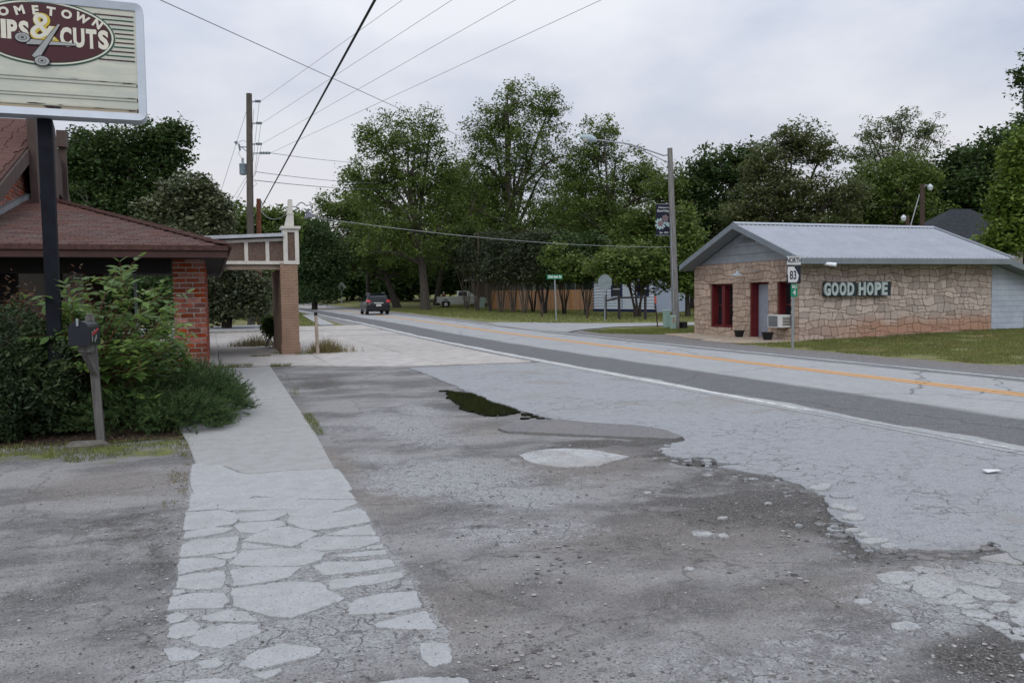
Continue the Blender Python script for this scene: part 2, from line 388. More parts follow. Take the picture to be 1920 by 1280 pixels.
# light, worn areas
for q in [(750, 800, .75, 2.2, .8), (790, 770, .5, 1.6, .7), (640, 800, .5, 1.5, .45), (830, 900, 1.1, 1.0, .85), (960, 930, 1.0, .6, .8), (700, 870, .35, 1.0, .6),
          (1010, 1000, 1.0, .5, .55), (900, 1000, .5, .4, .6), (980, 900, .6, .5, .5), (1500, 1240, 1.2, .5, .5), (1320, 1250, 1.0, .4, .45), (1100, 1270, 1., .3, .35),
          (850, 690, 1.6, 1.0, .55), (1650, 1180, .5, .2, .4), (1320, 1003, .13, .1, .95), (1350, 975, .08, .06, .8), (1625, 1130, .1, .07, .7), (1700, 1175, .12, .07, .85), (1290, 1070, .07, .05, .7), (1100, 890, .3, .18, .5)]:
    pblob('light', *q)
ZN['light'] = np.maximum(ZN['light'], .62 * sst(-.34, -.2, gx) * (1 - sst(.98, 1.12, gx)) * sst(2.9, 3.9, gy) * (1 - sst(8.4, 8.7, gy)))
for q in [(1760, 1120, .7, .45, .8), (1880, 1180, .6, .4, .8), (1900, 1090, .5, .3, .7), (420, 1260, .8, .4, .55)]: pblob('light', *q)
# dark damp fines
for q in [(1400, 965, 1.6, .7, .66, -.4), (1300, 900, 1.2, .45, .6), (905, 757, 1.0, 2.1, .62)] + [(1450, 935, 1.3, .50, 1.2, -.5), (1560, 985, .5, .4, 1.25), (1900, 1235, .5, .3, 1.1), (1300, 868, .5, .25, .9), (1330, 930, .8, .35, .6), (1545, 985, .5, .3, 1.1), (1150, 832, 1.2, .35, .95), (1240, 850, .5, .4, .5), (1000, 775, .6, .5, .5), (1560, 960, .3, .2, .8),
          (600, 720, .8, 2.2, .62), (520, 740, .35, 3., .45), (1600, 1100, .4, .15, .35), (1420, 1110, .5, .2, .4), (1890, 1220, .35, .18, .85), (1250, 1060, .6, .3, .35), (890, 995, .25, .08, .7), (1160, 1030, .7, .3, .45),
          (230, 990, 1.0, .9, .55), (310, 1040, .25, .8, .6), (120, 1060, .9, .4, .45), (40, 1130, .5, .25, .5), (880, 735, .8, 1.1, .45), (960, 770, .6, .6, .45), (1660, 1050, .4, .2, .5), (1420, 905, .6, .3, .7)]:
    pblob('dark', *q)
for q in [(1300, 1000, 2.2, 1.3, .6), (1100, 870, 1.5, .9, .7), (900, 800, 1., 1.6, .55), (700, 940, .6, 1.2, .7), (1050, 1150, 2., 1., .45), (1600, 1120, 1.5, .6, .6), (850, 1150, .6, .6, .6), (610, 870, .25, 1.4, .9), (560, 780, .2, 2.2, .8), (250, 900, 1.2, 1., .7), (950, 730, .7, 2., .55), (590, 1130, .8, 1.4, .3)]:
    pblob('brown', *q)
for _e in range(8, len(_EP) - 4):
    if _EP[_e][1] > 820 or _EP[_e][1] < 812: pblob('dark', _EP[_e][0] - 12, _EP[_e][1] + 6, .28, .16, .8)
Xw = gx + wob * .5; Yw = gy + wob * .7
road_r = 14.2 + .026 * np.clip(gy - 20, 0, 50)
# vegetation bearing ground
veg = np.zeros_like(gx)
veg = np.maximum(veg, sst(15.0, 16.0, Xw + wobs) * sst(12.3, 13.4, gy) * (1 - sst(21.9, 22.3, gy)) * .95)
veg = np.maximum(veg, sst(17.5, 19.5, Xw) * (1 - sst(13, 14, gy)) * .9)
veg = np.maximum(veg, sst(26.5, 27.5, gx) * .95)
veg = np.maximum(veg, sst(28.6, 29.3, Yw) * sst(16.6, 17.6, Xw) * .9)
veg = np.maximum(veg, sst(40.5, 42.5, Yw) * sst(0, .8, gx - road_r) * 1.)
veg = np.maximum(veg, sst(46.6, 47.4, gy) * (1 - sst(-1.1, -.7, gx - (7.4 + .02 * np.clip(gy - 20, 0, 60)))) * 1.)
veg = np.maximum(veg, (1 - sst(-7, -4, gx)) * sst(14, 20, gy))
veg = np.maximum(veg, sst(41.0, 42.5, gy) * (1 - sst(3.4, 4.2, gx)))
veg = np.maximum(veg, (1 - sst(-30, -12, gx)) * .9); veg = np.maximum(veg, (1 - sst(-60, -20, gy)) * .9)
strip = sst(7.9, 9.6, Yw + .35 * (gx + .2) + 1.6 * (fbm(gx, gy, 2.0, 66) - .5)) * (1 - sst(10.0, 10.5, Yw)) * (1 - sst(-.5, -.25, gx)) * .72
veg = np.maximum(veg, strip * (.25 + 1.1 * fbm(gx, gy, 3.4, 9)))

ZN['veg'] = veg
ZN['mulch'] = sst(9.9, 10.35, Yw + .15 * (gx)) * (1 - sst(17, 19, gy)) * (1 - sst(.25, .5, Xw)) * .9
ZN['mulch'] = np.maximum(ZN['mulch'], blob(gx, gy, 8, 60, 4, 200) * 0 )
sh = sst(13.8, 14.0, gx) * (1 - sst(16.3, 17.0, Xw)) * (1 - sst(32, 35, Yw)); ZN['sh'] = np.maximum(sh, blob(gx, gy, 7.6, 18.6, .8, .45))
ZN['veg'] = np.maximum(ZN['veg'], blob(gx, gy, 17.6, 31.5, 3.2, 3.4) * .9 * sst(15.2, 16.2, Xw))
gz = TN(gx, gy) + (fbm(gx, gy, 1.7, 21) - .5) * .03 * sst(.2, .6, np.abs(gx - .4) - .5) * (1 - sst(8, 9, gx)) * (1 - sst(17, 18, gy))
pud = G(905, 757); _pm = np.clip(1.35 - np.hypot((gx - pud.x) / .85, (gy - pud.y) / 1.9), 0, 1); gz = gz * (1 - _pm) - .028 * _pm
pot = G(1310, 866); gz -= .05 * np.clip(1.1 - np.hypot((gx - pot.x) / .25, (gy - pot.y) / .16), 0, 1)
gz -= sst(26, 27, gx) * 0
me = bpy.data.meshes.new('ground'); V = np.stack([gx, gy, gz], -1).reshape(-1, 3).astype(np.float32)
ii, jj = np.meshgrid(np.arange(nx - 1), np.arange(ny - 1), indexing='ij'); a = (ii * ny + jj).ravel(); Q = np.stack([a, a + ny, a + ny + 1, a + 1], 1).astype(np.int32)
me.vertices.add(len(V)); me.vertices.foreach_set('co', V.ravel()); me.loops.add(Q.size); me.loops.foreach_set('vertex_index', Q.ravel())
me.polygons.add(len(Q)); me.polygons.foreach_set('loop_start', np.arange(len(Q), dtype=np.int32) * 4)
try: me.polygons.foreach_set('loop_total', np.full(len(Q), 4, np.int32))
except Exception: pass
me.update(calc_edges=True); me.polygons.foreach_set('use_smooth', [True] * len(Q))
for nm, ks in (('zone', ('light', 'dark', 'brown')), ('zone2', ('veg', 'mulch', 'sh'))):
    at = me.color_attributes.new(nm, 'FLOAT_COLOR', 'POINT'); arr = np.ones((len(V), 4), np.float32)
    for i, k in enumerate(ks): arr[:, i] = np.clip(ZN[k], 0, 1).ravel()
    at.data.foreach_set('color', arr.ravel())
me.materials.append(M_ground); ground = bpy.data.objects.new('ground', me); link(ground); tag(ground, 'broken gravelly parking lot, lawns and verge', None, None, 'structure')

# ================================================================== ROAD
def roff(y): return .8 * float(sst(18, 52, y)) + .35 * float(sst(50, 95, y)) - 14 * float(sst(135, 230, y)) ** 1.6
def road_mat():
    b = NB('road_asphalt'); P = b.pos(); uv = b.n('ShaderNodeUVMap', uv_map='UVMap'); s = b.n('ShaderNodeSeparateXYZ', ins={0: uv.outputs[0]}); u = s.outputs[0]
    n = b.noise(b.pos((1, .25, 1)), 2.2, 6, .6); nf = b.noise(P, 60, 3, .7); nm = b.noise(P, 5, 6, .65)
    uj = b.math('ADD', u, b.math('MULTIPLY', b.math('SUBTRACT', n, .5), .55))
    lt = b.mix(b.ramp(nm, .3, .7), (.33, .345, .36), (.40, .412, .425)); lt = b.mix(b.ramp(n, .3, .7, 0, .4), lt, (.27, .285, .30))
    dk = b.mix(b.ramp(nm, .3, .7), (.078, .080, .088), (.108, .110, .120))
    d1 = b.math('MULTIPLY', b.ramp(uj, 7.62, 7.66), b.ramp(uj, 9.15, 9.45, 1, 0)); d2 = b.ramp(uj, 12.98, 13.15)
    col = b.mix(b.math('MULTIPLY', b.math('MAXIMUM', d1, b.math('MULTIPLY', d2, .85)), .93), lt, dk)
    wv = b.n('ShaderNodeVectorMath', operation='ADD', ins={0: P, 1: b.n('ShaderNodeVectorMath', operation='SCALE', ins={0: b.n('ShaderNodeTexNoise', ins={'Vector': P, 'Scale': 1.5, 'Detail': 5.}).outputs[1], 'Scale': .5}).outputs[0]}).outputs[0]
    ck = b.ramp(b.vor(wv, .28, 'DISTANCE_TO_EDGE').outputs[0], .002, .008, 1, 0)
    col = b.mix(b.math('MULTIPLY', ck, .65), col, (.06, .06, .06))
    v2 = b.vor(P, 90, 'F1'); h2 = b.n('ShaderNodeSeparateColor', ins={0: v2.outputs['Color']}); col = b.mix(b.ramp(h2.outputs[0], .4, .95, 0, .3), col, (.42, .41, .40)); col = b.mix(b.ramp(h2.outputs[1], .5, .95, 0, .35), col, (.05, .05, .055))
    return b.fin(col, .85, b.math('ADD', nf, b.math('MULTIPLY', ck, -1.)), .006, 1., 0, .3)
M_road = road_mat()
RY = list(np.arange(-60, 60, 1.5)) + list(np.arange(60, 240, 3))
def strip_mesh(name, u0, u1, m, dz, ys=RY, nseg=1, jit=0., thick=0., fn=roff):
    vs = []; fs = []; uvs = []
    us = np.linspace(u0, u1, nseg + 1)
    for y in ys:
        o = fn(y)
        for k, u in enumerate(us):
            j = random.uniform(-jit, jit) if k in (0, nseg) else 0; vs.append((u + o + j, y, T(u + o, y) + dz)); uvs.append((u + j, y))
    n = nseg + 1
    for i in range(len(ys) - 1):
        for k in range(nseg): a = i * n + k; fs.append((a, a + 1, a + n + 1, a + n))
    if thick:
        b0 = len(vs)
        for i in range(len(ys)):
            for k in (0, nseg): v = vs[i * n + k]; vs.append((v[0], v[1], v[2] - thick)); uvs.append(uvs[i * n + k])
        for i in range(len(ys) - 1):
            fs.append((i * n, (i + 1) * n, b0 + (i + 1) * 2, b0 + i * 2)); fs.append((i * n + nseg, b0 + i * 2 + 1, b0 + (i + 1) * 2 + 1, (i + 1) * n + nseg))
    me = bpy.data.meshes.new(name); me.from_pydata(vs, [], fs); uvl = me.uv_layers.new(name='UVMap')
    for l in me.loops: uvl.data[l.index].uv = uvs[l.vertex_index]
    me.materials.append(m); o = bpy.data.objects.new(name, me); return o
road = link(strip_mesh('road', 7.28, 14.15, M_road, .024, nseg=8, jit=.012, thick=.12)); tag(road, 'two lane grey asphalt highway with darker patched strips', kind='structure')
def paint_mat(name, c, wear=.5, under=(.355, .37, .385)):
    b = NB(name); P = b.pos(); n = b.noise(P, 14, 6, .75); n2 = b.noise(b.pos((1, .5, 1)), .8, 4, .6); f = b.math('ADD', b.math('MULTIPLY', n, .6), b.math('MULTIPLY', n2, .4))
    a = b.ramp(f, wear - .05, wear + .06)
    return b.fin(b.mix(a, b.mix(b.ramp(n, .3, .7), tuple(x * .8 for x in under), under), b.mix(b.ramp(n, .3, .7), tuple(x * .75 for x in c), c)), .8, n, .003)
M_white_p = paint_mat('white_road_paint', (.66, .67, .66), .46); M_white_w = paint_mat('worn_white_road_paint', (.66, .66, .64), .585); M_yel_p = paint_mat('yellow_road_paint', (.72, .36, .09), .36)
fy = [y for y in RY if y >= 9]; ny_ = [y for y in RY if y <= 9]
for (nm, u0, u1, m, ys) in [('edge_line', 7.40, 7.54, M_white_p, fy), ('edge_line', 7.40, 7.54, M_white_w, ny_), ('edge_line', 13.44, 13.55, M_white_p, RY), ('centre_line', 11.24, 11.37, M_yel_p, RY), ('centre_line', 11.47, 11.60, M_yel_p, RY)]:
    o = strip_mesh(nm, u0, u1, m, .028, ys); link(o, road)
# far raised gutter edge of the lot along the road: pale concrete strip
M_conc = mat('old_concrete', (.34, .33, .31), .9, .18, 3., .004, dirt=((.13, .12, .105), 1.6, .56))
M_conc_p = mat('pinkish_concrete', (.42, .40, .38), .9, .14, 2.5, .004, rand=.06, dirt=((.16, .15, .13), 2.2, .60))

# ================================================================== UPPER ASPHALT LAYER of the lot
def apron_mat(name, light, crackamt, darkc=(.10, .10, .105)):
    b = NB(name); P = b.pos(); nB = b.noise(P, .7, 6, .6); nM = b.noise(P, 8, 7, .7); nF = b.noise(P, 60, 4, .7)
    col = b.mix(b.ramp(nF, .25, .75), tuple(x * .72 for x in light), tuple(x * 1.2 for x in light)); col = b.mix(b.ramp(nM, .45, .7, 0, .5), col, tuple(x * .62 for x in light))
    wv = b.n('ShaderNodeVectorMath', operation='ADD', ins={0: P, 1: b.n('ShaderNodeVectorMath', operation='SCALE', ins={0: b.n('ShaderNodeTexNoise', ins={'Vector': P, 'Scale': 5., 'Detail': 5.}).outputs[1], 'Scale': .3}).outputs[0]}).outputs[0]
    ck = b.ramp(b.vor(wv, 4.2, 'DISTANCE_TO_EDGE').outputs[0], .006, .03, 1, 0); ck2 = b.ramp(b.vor(wv, .55, 'DISTANCE_TO_EDGE').outputs[0], .002, .010, 1, 0)
    where = b.ramp(b.math('ADD', nB, b.math('MULTIPLY', b.math('SUBTRACT', nM, .5), .35)), .47, .62)
    c = b.math('MAXIMUM', b.math('MULTIPLY', b.math('MULTIPLY', ck, where), crackamt), b.math('MULTIPLY', ck2, .25)); col = b.mix(c, col, darkc)
    v1 = b.vor(P, 75, 'F1'); h1 = b.n('ShaderNodeSeparateColor', ins={0: v1.outputs['Color']}); st = b.math('MULTIPLY', b.ramp(v1.outputs['Distance'], .25, .4, 1, 0), b.ramp(h1.outputs[0], .55, .57))
    col = b.mix(b.math('MULTIPLY', st, .75), col, b.mix(h1.outputs[1], (.04, .045, .055), (.46, .45, .44)))
    col = b.mix(b.ramp(b.noise(P, .45, 5, .6), .52, .68, 0, .55), col, (.25, .225, .20)); col = b.mix(b.ramp(b.noise(P, 22, 5, .75), .56, .66, 0, .6), col, (.15, .15, .155))
    h = b.math('ADD', b.math('MULTIPLY', nF, .6), b.math('ADD', b.math('MULTIPLY', c, -.8), b.math('MULTIPLY', nM, .5)))
    return b.fin(col, .9, h, .014, 1., 0, .2)
def conc_mat(name, c):
    b = NB(name); P = b.pos(); oi = b.n('ShaderNodeObjectInfo'); nM = b.noise(P, 5, 6, .65); nF = b.noise(P, 70, 4, .7)
    col = b.mix(b.ramp(nF, .3, .7), tuple(x * .86 for x in c), tuple(x * 1.08 for x in c)); col = b.mix(b.ramp(nM, .42, .62, 0, .35), col, tuple(x * y for x, y in zip(c, (.72, .70, .67))))
    v = b.vor(P, 48, 'F1'); h = b.n('ShaderNodeSeparateColor', ins={0: v.outputs['Color']}); s = b.math('MULTIPLY', b.ramp(v.outputs['Distance'], .12, .22, 1, 0), b.ramp(h.outputs[0], .80, .82)); col = b.mix(b.math('MULTIPLY', s, .85), col, (.05, .055, .065))
    v = b.vor(P, 110, 'F1'); h = b.n('ShaderNodeSeparateColor', ins={0: v.outputs['Color']}); s2 = b.math('MULTIPLY', b.ramp(v.outputs['Distance'], .15, .3, 1, 0), b.ramp(h.outputs[0], .7, .75)); col = b.mix(b.math('MULTIPLY', s2, .45), col, (.12, .12, .125))
    return b.fin(col, .9, b.math('ADD', nF, b.math('MULTIPLY', b.math('ADD', s, s2), -1.)), .006, 1., 0, .2)
M_conc_l = conc_mat('pale_concrete', (.40, .415, .43)); M_walk = conc_mat('sidewalk_concrete', (.365, .37, .368))
M_apron = apron_mat('worn_blue_grey_asphalt', (.33, .348, .368), .6); M_patch = apron_mat('dark_asphalt_patch', (.20, .20, .205), .1)
def trace(px): return [(G(a, b).x, G(a, b).y) for a, b in px]
def roughen(poly, seg, amp, seed, closed=True, keep=lambda p: True):
    o = []; n = len(poly)
    for i in range(n):
        a = poly[i]; b = poly[(i + 1) % n]; l = math.hypot(b[0] - a[0], b[1] - a[1]); k = max(1, int(l / seg)) if l < 40 else 30
        for t in range(k):
            t /= k; x = a[0] + (b[0] - a[0]) * t; y = a[1] + (b[1] - a[1]) * t
            if keep((x, y)):
                x += (float(fbm(x, y, 5, seed)) - .5) * amp * 2 + (float(vn(x, y, 22, seed)) - .5) * amp * .7; y += (float(fbm(x, y, 5, seed + 7)) - .5) * amp * 2 + (float(vn(x, y, 22, seed + 3)) - .5) * amp * .7
            o.append((x, y))
    return o
def layer(name, poly, z0, z1, m, parent=None, **tg):
    from mathutils.geometry import delaunay_2d_cdt
    n = len(poly); P2 = [Vector((x, y)) for x, y in poly]; vs, _, fs, *_r = delaunay_2d_cdt(P2, [], [list(range(n))], 1, 1e-5)
    mb = MB(); mb.add([(v.x, v.y, z1 + T(v.x, v.y)) for v in vs], [tuple(f) for f in fs])
    ring = [(x, y, z1 + T(x, y)) for x, y in poly] + [(x, y, z0 + T(x, y)) for x, y in poly]; mb.add(ring, [(i, (i + 1) % n, (i + 1) % n + n, i + n) for i in range(n)])
    o0 = worg(parent) if parent is not None else Vector((0, 0, 0)); me = bpy.data.meshes.new(name); me.from_pydata([(v[0] - o0.x, v[1] - o0.y, v[2] - o0.z) for v in mb.v], [], mb.f); me.materials.append(m)
    import bmesh
    bm = bmesh.new(); bm.from_mesh(me); bmesh.ops.remove_doubles(bm, verts=bm.verts, dist=1e-4); bmesh.ops.recalc_face_normals(bm, faces=bm.faces)
    up = [f for f in bm.faces if abs(f.normal.z) > .9]
    if up and sum(f.normal.z for f in up) < 0: bmesh.ops.reverse_faces(bm, faces=bm.faces)
    bm.to_mesh(me); bm.free(); o = bpy.data.objects.new(name, me); link(o, parent, o0); return tag(o, **tg)
ap = trace(edge_px); apoly = [p for p in roughen(ap, .03, .06, 4)]
_last = max(i for i, p in enumerate(apoly) if abs(p[0] - ap[-1][0]) < .25 and abs(p[1] - ap[-1][1]) < .25 and i < len(apoly)); _cut = min(range(len(apoly)), key=lambda i: (apoly[i][0] - ap[-1][0]) ** 2 + (apoly[i][1] - ap[-1][1]) ** 2); apoly = apoly[:_cut + 1]
apoly = [p for p in apoly if p[1] < 18.35]; apoly += [(4.6, -12), (7.31, -12), (7.31, 18.2), (5.2, 18.25)]
apron = layer('parking_apron', apoly, -.03, .016, M_apron, label='pale worn asphalt layer between lot and road with broken edge', kind='structure')
patch_px = [(935, 806), (950, 798), (1000, 791), (1050, 789), (1100, 795), (1150, 798), (1200, 801), (1250, 810), (1280, 822), (1265, 826), (1180, 823), (1080, 818), (1000, 814), (950, 812)]
patch = layer('asphalt_patch', roughen(trace(patch_px), .05, .02, 9), -.03, .026, M_patch, label='thin dark asphalt patch tapering to a point', kind='structure')
wp_px = [(975, 855), (990, 849), (1020, 844), (1060, 842), (1110, 845), (1150, 852), (1178, 857), (1150, 867), (1120, 875), (1060, 878), (1010, 872), (985, 864)]
M_wp = apron_mat('pale_patch', (.47, .485, .50), .3); layer('pale_patch', roughen(trace(wp_px), .03, .02, 14), -.03, .012, M_wp, label='pale oval patch of concrete in the lot', kind='structure')
# puddle
b = NB('puddle_water'); P = b.pos(); n_ = b.noise(P, 30, 3)
M_water = b.fin((.012, .012, .006), .03, n_, .0006, .3, 0, .5, IOR=1.33)
pd_px = [(840, 732), (870, 736), (900, 739), (935, 750), (962, 761), (978, 770), (960, 774), (925, 779), (890, 774), (868, 766), (855, 753), (838, 744)]
layer('puddle', roughen(trace(pd_px), .03, .07, 31), -.02, .006, M_water, label='dark rain puddle against the asphalt edge', kind='structure')
for (px, py, rx) in [(846, 735, .05), (862, 741, .04), (990, 776, .07), (1003, 781, .05), (1015, 784, .04), (832, 733, .06), (985, 784, .05)]:
    c = G(px, py); pl = [(c.x + rx * 1.5 * math.cos(t), c.y + rx * math.sin(t)) for t in np.linspace(0, 6.28, 9)[:-1]]; layer('puddle', roughen(pl, .02, .02, int(px)), -.02, .012, M_water, label='small drop of standing water by the main puddle', kind='structure')
# alligator-cracked fragments at the right
M_frag = apron_mat('pale_asphalt_fragment', (.40, .41, .42), .0)
def pieces(polys, ox, oy, k, m, par, z1=.010, z0=-.03, nm='asphalt_fragment', jit=.006, cut=.14, ins=.006, grow_=1.02, seg=.03):
    for q in polys:
        p = trace([(ox + a / k, oy + c / k) for a, c in q]); cx_ = sum(a for a, _ in p) / len(p); cy_ = sum(c for _, c in p) / len(p); p = [(cx_ + (a - cx_) * grow_, cy_ + (c - cy_) * grow_) for a, c in p]
        mb = MB(); slab_piece(mb, rough_poly(p, seg, jit, cut, 1), z0, z1 + random.uniform(-.002, .003), ins); mb.build(nm, m, par)
pieces([[(1195,745),(1280,728),(1370,732),(1380,757),(1290,785),(1215,775)],[(1365,705),(1400,700),(1470,710),(1530,718),(1500,735),(1400,730)],[(1385,762),(1450,740),(1550,757),(1580,790),(1560,825),(1480,852),(1420,845),(1372,800)],[(1535,850),(1580,832),(1650,845),(1665,870),(1600,885),(1545,872)],[(1590,745),(1650,735),(1760,755),(1800,775),(1780,800),(1700,790),(1600,765)],[(1600,810),(1650,797),(1760,817),(1840,855),(1830,870),(1720,865),(1650,835)],[(1425,865),(1520,860),(1565,883),(1540,890),(1440,880)],[(1570,892),(1700,887),(1720,903),(1640,907)],[(1600,925),(1680,915),(1770,942),(1755,960),(1640,945)],[(1725,907),(1800,883),(1845,893),(1835,920),(1760,930)],[(1850,905),(1920,870),(1990,920),(1910,955),(1850,937)],[(1720,985),(1760,970),(1840,990),(1850,1010),(1780,1015)],[(1860,1010),(1910,1000),(1940,1030),(1880,1040)],[(1830,1045),(1900,1050),(1940,1075),(1860,1065)],[(1270,800),(1350,795),(1350,812),(1290,810)],[(1660,962),(1740,968),(1715,980)],[(1850,960),(1960,965),(1990,1000),(1900,992)],[(1790,1022),(1850,1020),(1850,1040)]], 1200, 800, 2.667, M_frag, apron, .006, -.03, 'asphalt_fragment', .008, .08, .004, 1.14, .02)
ar = trace([(1900, 1095), (1870, 1060), (1895, 1050), (1990, 1080), (2250, 1160), (2260, 1290), (1985, 1245), (1925, 1180)])
xs = [p[0] for p in ar]; ys = [p[1] for p in ar]; seeds = []; tries = 0
while len(seeds) < 130 and tries < 9000:
    tries += 1; x = random.uniform(min(xs), max(xs)); y = random.uniform(min(ys), max(ys))
    if inpoly(x, y, ar) and all((x - s[0]) ** 2 + (y - s[1]) ** 2 > random.uniform(.07, .15) ** 2 for s in seeds): seeds.append((x, y))
bnd = [(min(xs) - .1, min(ys) - .1), (max(xs) + .1, min(ys) - .1), (max(xs) + .1, max(ys) + .1), (min(xs) - .1, max(ys) + .1)]
for s, c in zip(seeds, cells(seeds, bnd, .022)):
    if not c or area(c) < .003 or area(c) > .08 or max(math.hypot(p[0] - s[0], p[1] - s[1]) for p in c) > .27: continue
    mb = MB(); slab_piece(mb, rough_poly(c, .03, .006, .16, 1), -.02, random.uniform(.008, .014), .006); mb.build('asphalt_fragment', M_frag, apron)
# single loose slabs of asphalt along the broken edge
for (px, py, s) in [(1535, 921, .16), (1575, 935, .18), (1590, 960, .14), (1600, 975, .15), (1570, 955, .12), (1640, 1022, .16), (1665, 1031, .13), (1545, 915, .12), (1250, 842, .14), (1260, 850, .12), (1320, 1003, .13), (1355, 1006, .08), (1355, 972, .06), (1700, 1176, .13), (1620, 1130, .09), (1292, 1068, .06), (1440, 945, .05), (1215, 925, .06), (1600, 1000, .1), (1620, 1010, .1)]:
    c = G(px, py); n = 8; s *= .8; r = [(c.x + s * .8 * random.uniform(.6, 1.15) * math.cos(t), c.y + s * .6 * random.uniform(.6, 1.15) * math.sin(t)) for t in np.linspace(0, 6.283, n + 1)[:-1]]
    mb = MB(); slab_piece(mb, rough_poly(r, .03, .006, .2, 1), -.01, random.uniform(.03, .04) if px > 1500 and py < 1040 else .014, .006); mb.build('asphalt_fragment', M_frag if s < .14 else M_apron, apron)

for k in range(110):
    i = random.randrange(8, len(ap) - 6); t_ = random.random(); x = ap[i][0] + (ap[i + 1][0] - ap[i][0]) * t_; y = ap[i][1] + (ap[i + 1][1] - ap[i][1]) * t_; s_ = .015 + .05 * random.random() ** 2
    x -= abs(random.gauss(0, .16)); y -= abs(random.gauss(0, .12)); r = [(x + s_ * random.uniform(.55, 1.2) * math.cos(q), y + s_ * random.uniform(.5, 1.1) * math.sin(q)) for q in np.linspace(0, 6.283, 8)[:-1]]
    if y < 1.8 or inpoly(x, y, trace(pd_px)): continue
    mb = MB(); slab_piece(mb, rough_poly(r, .03, .004, .12, 1), -.02, random.uniform(.004, .018), .005); mb.build('asphalt_fragment', M_patch if random.random() < .5 else M_apron, apron)
# ================================================================== SIDEWALK
sw = MB(); sw.bb(-.2, .95, 8.6, 8.7, -.02, .0); 
sidewalk = layer('sidewalk', [(-.24, 2.0), (.99, 2.0), (1.04, 8.6), (1.24, 20.2), (-.5, 20.2), (-.5, 10.3), (-.24, 9)], -.06, -.008, M_conc, label='narrow concrete sidewalk cracked into pieces in the foreground', kind='structure')
def rx(y): return .99 + (y - 2) * .0135
for (y0, y1, xl0, xl1) in [(8.64, 9.75, -.24, 0 - .02), (9.76, 11.6, -.02, .2), (11.61, 13.6, -.5, -.5), (13.61, 15.6, -.5, -.5), (15.61, 17.6, -.5, -.5), (17.61, 20.15, -.5, -.5)]:
    if y0 < 11: xl0, xl1 = (-.24, -.3) if y0 < 9 else (-.3, -.5)
    q = [(xl0, y0), (rx(y0), y0), (rx(y1), y1), (xl1, y1)]
    if y0 < 9: q = trace([(280 + a / 2.782, 820 + c / 2.782) for a, c in [(243, 140), (390, 149), (480, 184), (540, 190), (700, 175), (966, 165)]]) + [(rx(y1), y1), (xl1, y1)]; q = roughen(q, .06, .004, 3, keep=lambda p: p[1] < 9)
    mb = MB(); slab_piece(mb, q, -.05, (.012 if y0 < 9 else .020) + random.uniform(-.002, .002), .012); mb.build('sidewalk_slab', M_walk, sidewalk)
SWP = [[(245,145),(380,152),(475,190),(540,195),(700,180),(963,170),(1030,272),(870,305),(780,315),(650,308),(540,300),(430,292),(250,286),(235,225)],[(248,292),(430,298),(530,306),(510,322),(370,350),(300,348),(218,343),(225,300)],[(375,356),(530,322),(700,315),(780,322),(722,345),(713,372),(600,378),(420,380),(370,372)],[(218,350),(340,354),(358,370),(350,376),(207,384)],[(790,322),(870,313),(1030,278),(1065,320),(1000,324),(900,320)],[(725,350),(790,327),(1060,330),(1075,342),(1000,375),(880,408),(740,408),(722,385)],[(200,396),(370,384),(450,400),(465,420),(440,450),(330,466),(190,484)],[(470,400),(700,380),(718,400),(640,432),(530,438),(475,436)],[(740,418),(870,412),(1090,380),(1120,400),(1140,440),(1040,460),(880,482),(820,478),(730,445)],[(445,462),(530,446),(690,441),(700,462),(620,478),(560,500),(480,495)],[(190,498),(330,472),(430,480),(380,500),(260,520),(185,530)],[(500,540),(560,507),(640,480),(720,472),(830,490),(870,508),(800,545),(740,568),(640,553)],[(930,508),(1040,477),(1150,460),(1178,508),(1060,511)],[(800,560),(850,530),(940,520),(1185,522),(1190,545),(1080,578),(900,588),(800,580)],[(180,560),(240,540),(400,527),(460,522),(440,590),(300,610),(165,623)],[(490,548),(640,572),(600,580),(490,580)],[(340,620),(460,602),(455,620),(400,640)],[(430,660),(500,594),(640,584),(830,587),(905,605),(880,640),(780,668),(600,671)],[(950,620),(1130,597),(1225,590),(1235,612),(1050,624)],[(1140,575),(1215,563),(1222,582),(1140,586)],[(160,640),(330,635),(400,650),(380,675),(250,695),(155,718)],[(870,680),(920,652),(1080,652),(1250,642),(1275,672),(1100,700),(920,718)],[(430,700),(520,682),(780,682),(720,730),(600,758),(450,775)],[(160,730),(220,714),(380,700),(392,740),(370,785),(250,792),(150,783)],[(950,750),(1050,735),(1250,710),(1300,706),(1318,728),(1200,760),(1050,780),(950,790)],[(445,800),(600,777),(740,760),(890,767),(930,810),(1000,845),(850,900),(740,938),(640,930),(540,905),(460,880)],[(115,840),(250,818),(390,820),(405,860),(370,890),(220,893),(110,903)],[(1050,880),(1090,852),(1180,827),(1380,810),(1408,890),(1200,920),(1050,925)],[(92,930),(150,912),(195,930),(180,953),(100,968)],[(1190,975),(1300,942),(1440,910),(1490,1000),(1350,1002),(1200,990)],[(100,1040),(115,990),(220,957),(270,985),(230,1030),(150,1050)],[(280,940),(400,905),(500,915),(560,960),(400,963),(285,958)],[(215,1060),(260,1010),(400,975),(560,985),(570,1020),(470,1060),(370,1095),(270,1085)],[(85,1110),(150,1098),(280,1130),(220,1160),(110,1165)],[(255,1180),(350,1155),(390,1180),(350,1205),(280,1205)],[(480,1190),(560,1120),(700,1085),(880,1110),(860,1140),(700,1180),(560,1210)],[(1410,1080),(1560,1080),(1572,1170),(1480,1195),(1420,1150)],[(530,1240),(680,1210),(690,1225),(600,1265)],[(120,800),(180,798),(200,812),(130,825)],[(180,1330),(200,1275),(330,1260),(460,1262),(490,1330)],[(1190,1330),(1210,1280),(1400,1255),(1640,1260),(1680,1330)],[(620,1330),(700,1290),(900,1285),(980,1330)]]
